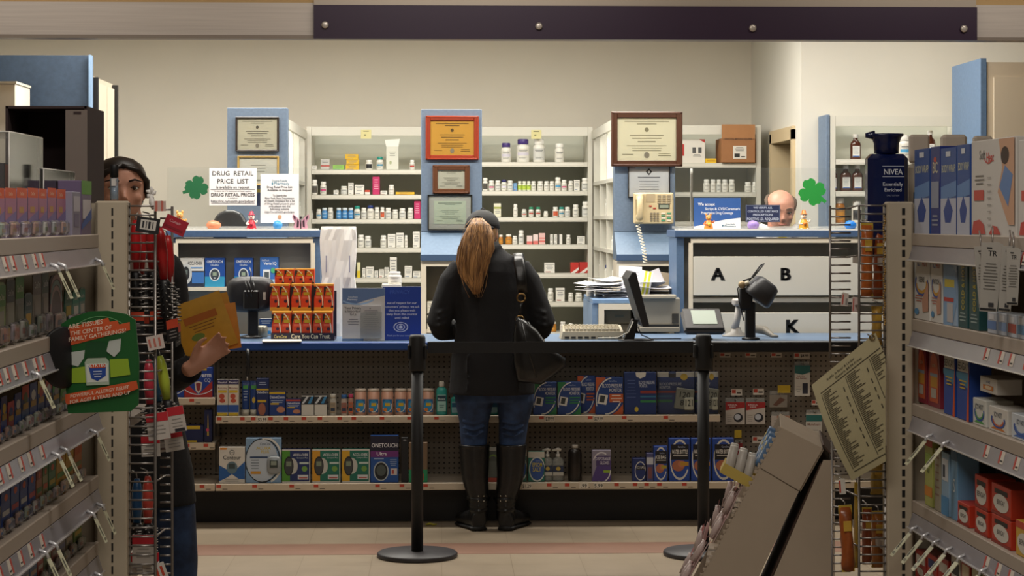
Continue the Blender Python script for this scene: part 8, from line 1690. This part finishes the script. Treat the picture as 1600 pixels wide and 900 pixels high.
snack(1345, 1364, 352, 466, 5.05, '#b8622a', 'orange brown snack bag in the upper right rack nearer the corner wire'); snack(1364, 1381, 358, 468, 5.10, '#a04f26', 'darker snack bag in the upper right rack beside the upright')
snack(1362, 1378, 480, 540, 5.08, '#b08a3c', 'yellowish snack bag lower in the upper right rack'); snack(1315, 1336, 795, 896, 5.0, '#9c5226', 'orange snack bag hanging outside the lower right rack', -3); snack(1335, 1342, 760, 890, 5.02, '#b8942c', 'thin yellow bag edge at the lower right rack corner'); snack(1347, 1362, 798, 885, 5.08, '#8f4524', 'reddish snack bag in the lower right rack'); snack(1362, 1382, 804, 890, 5.12, '#a8682c', 'brown orange snack bag beside the upright, lower right rack'); snack(1360, 1380, 725, 775, 5.08, '#a88a3c', 'golden bag behind the price list sheet, lower right rack')
# bead chain on the right upright
m = MB(); 
for k in range(46): m.ball((.002 * math.sin(k * .9), 0, -k * .0058), .0028, M('#a08048', .3, .7), 7, 5)
o = m.build('bead_chain'); o.location = (X(1382, YR - .02), YR - .018, Z(338, YR)); tag(o, 'thin brass bead chain hanging beside the right slotted upright', 'chain')
# price list sheet hanging from the right rack
YPL = 4.90; TL, TR_, BL, BR_ = (1268, 602), (1368, 520), (1331, 751), (1438, 690)
def bil(a, b_):
    x = (1 - b_) * ((1 - a) * TL[0] + a * TR_[0]) + b_ * ((1 - a) * BL[0] + a * BR_[0]); y = (1 - b_) * ((1 - a) * TL[1] + a * TR_[1]) + b_ * ((1 - a) * BL[1] + a * BR_[1])
    x -= 5 * math.sin(PI * b_) * (1 - a); return x, y
LIM = 1384.0
def wpt(a, b_, dy):
    x, y = bil(a, b_); Yq = YPL - .012 * math.sin(PI * b_) * (1 - a) + dy; return P(x, y, Yq)
def amax(b_):
    a = 1.0
    while bil(a, b_)[0] > LIM and a > 0: a -= .005
    return a
m = MB(); n = 14; org = P(1362, 527, YPL); vs = []; fs = []
for j in range(n + 1):
    am = amax(j / n)
    for i in range(9): vs.append(wpt(am * i / 8, j / n, 0) - org)
for j in range(n):
    for i in range(8): a = j * 9 + i; fs.append((a, a + 1, a + 10, a + 9))
N = len(vs); vs += [v + Vector((0, .0012, 0)) for v in vs]; fs += [tuple(x + N for x in f)[::-1] for f in fs]
m.add(vs, fs, M('#b3a985', .6, 0, .05, 15), True)
def quad(a0, b0, a1, b1, col, dy=-.0012):
    q_ = [(a0, b0), (a1, b0), (a1, b1), (a0, b1)]
    if max(bil(a, b_)[0] for a, b_ in q_) > LIM: return
    m.add([wpt(a, b_, dy) - org for a, b_ in q_], [(0, 1, 2, 3)], M(col, .7))
R = random.Random(9)
for c in range(3):
    a0 = .10 + c * .36
    for k in range(46):
        b_ = .15 + k * .0166; quad(a0, b_, a0 + .06 + R.random() * .14, b_ + .007, '#4a4434')
    for k in range(23): b_ = .15 + k * .0332; quad(a0 - .02, b_, a0 - .012, b_ + .033, '#3a3628')
    for k in range(8): b_ = .2 + k * .08 + R.random() * .03; quad(a0 + .27, b_, a0 + .285, b_ + .04, '#4a4434')
for k in range(20): quad(.08 + k * .045, .125, .08 + (k + 1) * .045, .132, '#3a3628'); quad(.08 + k * .045, .935, .08 + (k + 1) * .045, .942, '#3a3628')
def curvetext(tx, a0, b0, aw):
    v, f, tw = text_geo(tx); s_ = aw / tw
    m.add([wpt(a0 + x * s_, b0 - y * s_ * .62, -.0014) - org for x, y in v], f, M('#3a3628', .7))
curvetext('Refills in Four & Under', .42, .066, .42); curvetext('Generic $4.99 Prices', .52, .105, .40)
m.tube([(.006 * math.cos(t), -.003, .006 * math.sin(t)) for t in [i * PI / 6 for i in range(13)]], .0016, M('#8a744a', .3, .8), 6); m.tube([(0, -.004, 0), (0, .045, .004)], .0018, WIRE, 6)
o = m.build('price_list_sheet'); o.location = org; tag(o, 'tilted cream price list sheet hung by a grommet on the right wire rack', 'sheet')
# green allergy sign with black disc clip, on the left shelf rail
Ysg = 3.98; x0, x1, z0, z1 = X(97, Ysg), X(219, Ysg), Z(642, Ysg), Z(485, Ysg); w_, h_ = x1 - x0, z1 - z0
u = thing('aisle_sign', ((x0 + x1) / 2, Ysg, (z0 + z1) / 2), 'green sign asking ARE TISSUES THE CENTER OF FAMILY GATHERINGS, black disc clip', 'sign'); u.rotation_euler = (0, math.radians(-2.5), math.radians(-6))
ol = [(-w_ / 2 + .006, -h_ / 2), (w_ / 2 - .02, -h_ / 2), (w_ / 2 - .005, -h_ / 2 + .012), (w_ / 2, 0), (w_ / 2 - .004, h_ / 2 - .02), (w_ * .36, h_ / 2 - .008), (w_ * .12, h_ / 2), (-w_ * .12, h_ / 2), (-w_ * .36, h_ / 2 - .01), (-w_ / 2, h_ / 2 - .022), (-w_ / 2 + .002, 0)]
m = MB(); m.prism(ol, -.002, .002, M('#1f5a2c', .35)); 
m.art(w_, h_, [('a', .5, .35, .62, .60, .008, 50, 130, '#5f9a64'), ('p', [(.0, .75), (.02, .84), (.62, .93), (.64, .89), (.74, .9), (.76, .86), (.9, .88), (.9, .80), (.1, .67)], '#c9562c'),
    ('p', [(.08, .30), (.08, .44), (.3, .46), (.3, .30)], '#8fae2c'), ('p', [(.62, .34), (.62, .52), (.86, .52), (.88, .36)], '#8fae2c'), ('p', [(.06, .6), (.12, .48), (.2, .46), (.28, .54), (.3, .62)], '#b9bfb9'), ('p', [(.58, .6), (.62, .7), (.78, .72), (.76, .6), (.68, .54)], '#b9bfb9'),
    ('p', [(.3, .27), (.6, .27), (.61, .5), (.56, .55), (.34, .55), (.29, .5)], '#a8b8a4'), ('r', .31, .3, .59, .48, '#d0d4cc'), ('p', [(.31, .54), (.59, .54), (.58, .68), (.5, .7), (.38, .7), (.32, .68)], '#174a26'), ('p', [(.34, .46), (.57, .46), (.56, .36), (.45, .31), (.37, .34)], '#24489a'), ('r', .36, .44, .56, .475, '#c9502c'), ('t', .46, .45, .035, 'ZYRTEC', '#ecece6', .24), ('l', .39, .52, .40, 3, .025, .01, '#b9c4dc'),
    ('p', [(.02, .11), (.02, .19), (.96, .30), (.98, .22), (.72, .16), (.04, .09)], '#c9562c')], y=-.002, z0=-h_ / 2)
def rt(tx, cx, cz, th, col, ang, mxw):
    v, f, tw = text_geo(tx); sz = min(th * h_ / .73, mxw * w_ / tw); c_, s_ = math.cos(math.radians(ang)), math.sin(math.radians(ang)); X0 = -w_ / 2 + cx * w_; Z0 = -h_ / 2 + cz * h_
    m.add([(X0 + (x * c_ - y * s_) * sz + .15 * y * sz, -.0086, Z0 + (x * s_ + y * c_) * sz) for x, y in v], f, M(col, .5))
rt('ARE TISSUES', .33, .855, .05, '#e0c9b4', 7, .46); rt('THE CENTER OF', .40, .795, .05, '#e0c9b4', 7, .55); rt('FAMILY GATHERINGS?', .48, .745, .05, '#e0c9b4', 7, .76)
rt('POWERFUL ALLERGY RELIEF', .48, .19, .042, '#e0c9b4', 7, .78); rt('FOR AGES 6 YEARS AND UP', .48, .135, .042, '#e0c9b4', 7, .8)
m.build('sign_card', u)
m = MB(); T = TR((-w_ * .5 + .002, -.012, h_ * .06)) @ RZ(58)
m.lathe([(.012, -.018), (.02, -.012), (.058, 0), (.060, .004), (.056, .007), (.001, .010)], M('#101014', .45), 32, T=T @ RX(90)); m.build('disc_clip', u)
MB().tube([(-w_ * .5 + .002, -.006, h_ * .06), (-w_ * .5 - .03, .0, h_ * .07), (-w_ * .5 - .06, .03, h_ * .085)], [.008, .007, .009], M('#101014', .45), 10).build('clip_arm', u)
# ------------------------------------------------------------------ cardboard floor display
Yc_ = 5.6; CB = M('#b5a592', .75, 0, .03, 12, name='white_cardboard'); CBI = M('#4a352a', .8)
ox = X(1200, Yc_)
def d2(px, py): return (X(px, Yc_) - ox, Z(py, Yc_))
u = thing('floor_display', (ox, Yc_, 0), 'white cardboard floor display leaning back, small packs on its open front', 'display stand'); DD = .40; u.rotation_euler = (0, 0, math.radians(-9))
def zfloor(px, py, dpx, dpy, zt_=.005):
    x, z = d2(px, py); x2, z2 = d2(px + dpx, py + dpy); t = (z - zt_) / (z - z2); return (x + (x2 - x) * t, zt_)
A = d2(1219, 671); B = d2(1283, 703); C_ = d2(1248, 768); Lf = zfloor(1219, 671, -119, 229); Rf = zfloor(1250, 768, -61, 132)
tray = [A, Lf, (Rf[0], .005), C_, B]
def slab(outl, y, th, mt, nm):
    m = MB(); m.prism(outl[::-1], y, y + th, mt); return m.build(nm, u)
slab(tray, 0, .006, CB, 'side_panel'); slab(tray, DD - .006, .006, CB, 'side_panel')
def strip(p, q_, mt, nm, th=.005, y0=.006, y1=None):
    p, q_ = Vector((p[0], 0, p[1])), Vector((q_[0], 0, q_[1])); d = (q_ - p).normalized(); nn = Vector((-d.z, 0, d.x)) * th; y1 = DD - .006 if y1 is None else y1
    m = MB(); v = [p, q_, q_ + nn, p + nn]; m.add([(a.x, y0, a.z) for a in v] + [(a.x, y1, a.z) for a in v], [(0, 1, 2, 3), (7, 6, 5, 4), (0, 4, 5, 1), (1, 5, 6, 2), (2, 6, 7, 3), (3, 7, 4, 0)], mt); return m.build(nm, u)
strip(A, B, CB, 'top_panel', .004, 0, DD); strip(B, C_, CB, 'back_panel')
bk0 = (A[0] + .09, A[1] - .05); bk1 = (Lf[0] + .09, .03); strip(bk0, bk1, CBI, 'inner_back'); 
m = MB(); (xa, za), (xb_, zb_) = d2(1187.5, 733.6), d2(1248, 768); dv = Vector((xb_ - xa, 0, zb_ - za)); m.tube([(xa + .002, -.0005, za), (xb_ - .002, -.0005, zb_)], .0013, M('#6f6152', .8), 5); m.build('panel_seam', u)
# torn perforation along the open edge
m = MB(); 
for k in range(60):
    t = k / 59 * .97; x = A[0] + (Lf[0] - A[0]) * t; z = A[1] + (Lf[1] - A[1]) * t; m.box((x - .003, .003, z), (.008, .006, .009), CB, T=None)
m.build('perforated_edge', u)
# rear stand
S0 = d2(1303, 720); S1 = d2(1285, 720); S2 = d2(1250, 790)
st_ = [S1, (Rf[0] + .06, .005), (S0[0], .005), S0]
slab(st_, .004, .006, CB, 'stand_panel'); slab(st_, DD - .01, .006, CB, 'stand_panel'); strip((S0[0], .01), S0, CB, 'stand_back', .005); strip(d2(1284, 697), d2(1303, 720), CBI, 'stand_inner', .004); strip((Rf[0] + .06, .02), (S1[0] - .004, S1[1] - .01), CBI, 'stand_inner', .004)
# shelves across the slope
sl_ = Vector((Lf[0] - A[0], 0, Lf[1] - A[1])); Ls = sl_.length; sl_ = sl_ / Ls; nl = Vector((-abs(sl_.z), 0, abs(sl_.x)))
shelf_t = [.12, .27, .42, .57, .72]
for t in shelf_t:
    p = (A[0] + sl_.x * t * Ls * 1.0, A[1] + sl_.z * t * Ls); strip((p[0] - .004, p[1]), (p[0] + .085, p[1] + .0), CB, 'display_shelf', .004)
# packs standing out of the open front
def onslope(t, out, yy): return Vector((ox, Yc_, 0)) + RZ(-9) @ Vector((A[0] + sl_.x * t * Ls + nl.x * out, yy, A[1] + sl_.z * t * Ls + nl.z * out))
ang = math.degrees(math.atan2(-sl_.x, -sl_.z))
for k in range(5):
    m = MB(); m.box((0, 0, .02), (.020, .055, .075), M('#5f80a8', .5), .002); m.art(.055, .07, [('r', .1, .1, .9, .4, '#b9c4d4'), ('r', .1, .6, .9, .8, '#c9b44c')], y=-.0101, z0=-.015, T=RZ(-90)); o = m.build('blue_card_pack'); o.location = onslope(.092 + (k % 2) * .02, .002, .045 + k * .07); o.rotation_euler = (0, math.radians(ang), math.radians(-9))
    tag(o, 'blue card pack, %s from the near side at the display top' % ['first', 'second', 'third', 'fourth', 'fifth'][k], 'pack', 'blue card packs at the top of the cardboard display')
p = onslope(.125, .012, .09); u2 = thing('tube_tray', p, 'yellow card tray of white lip balm tubes jutting from the cardboard display', 'tray'); u2.rotation_euler = (0, math.radians(ang), math.radians(-9))
m = MB(); YT_ = M('#c9b05a', .5); m.box((.03, 0, .0), (.003, .13, .12), YT_); m.box((-.022, 0, -.058), (.11, .13, .003), YT_); m.box((-.022, -.064, -.044), (.11, .003, .028), YT_); m.box((-.022, .064, -.044), (.11, .003, .028), YT_); m.box((-.075, 0, -.045), (.003, .13, .028), YT_); m.build('card_tray', u2)
for k in range(6):
    m = MB(); m.lathe([(.0125, 0), (.013, .003), (.013, .052), (.0115, .054), (.0115, .072), (.010, .075)], M('#c4beb6', .3), 16); o = m.build('lip_balm_tube'); q_ = RZ(-9) @ RY(ang) @ Vector((-.055 + (k % 3) * .028, (-.04 if k < 3 else .02) + .003, -.05)); o.location = p + q_; o.rotation_euler = (0, math.radians(ang - 14), math.radians(-9))
    tag(o, 'white balm tube standing in the yellow tray, %s %s' % (['outermost', 'middle', 'innermost'][k % 3], ['in the near row', 'in the far row'][k // 3]), 'tube', 'white balm tubes in the yellow tray')
R = random.Random(21); cnt = 0
for ti, t in enumerate((.27, .34, .42, .50, .57, .65)):
    for k in range(3):
        u2 = thing('pink_carded_tube', onslope(t + R.uniform(-.008, .008), .018 + .014 * (ti > 1), .05 + k * .12), 'pink carded lip tube, %s from the near side on the %s rung down' % (['first', 'second', 'third'][k], ['first', 'second', 'third', 'fourth', 'fifth', 'sixth'][ti]), 'pack', 'pink carded lip tubes on the cardboard display')
        u2.rotation_euler = (math.radians(R.uniform(-8, 8)), math.radians(ang + R.uniform(-16, 4)), math.radians(R.uniform(-10, 10) - 9))
        m = MB(); m.box((.006, 0, .03), (.002, .045, .10), M('#b98f8c' if k % 2 else '#c4aaa4', .5)); m.art(.045, .1, [('r', .1, .7, .9, .92, '#a85a5c'), ('r', .2, .1, .8, .2, '#d0c4be')], y=-.005, z0=-.02, T=RZ(-90)); m.build('backing_card', u2)
        m = MB(); m.lathe([(.009, 0), (.0095, .045), (.0075, .05), (.0075, .066)], M('#c9b6b2', .25), 12, (-.006, 0, -.012)); m.build('balm_tube', u2)
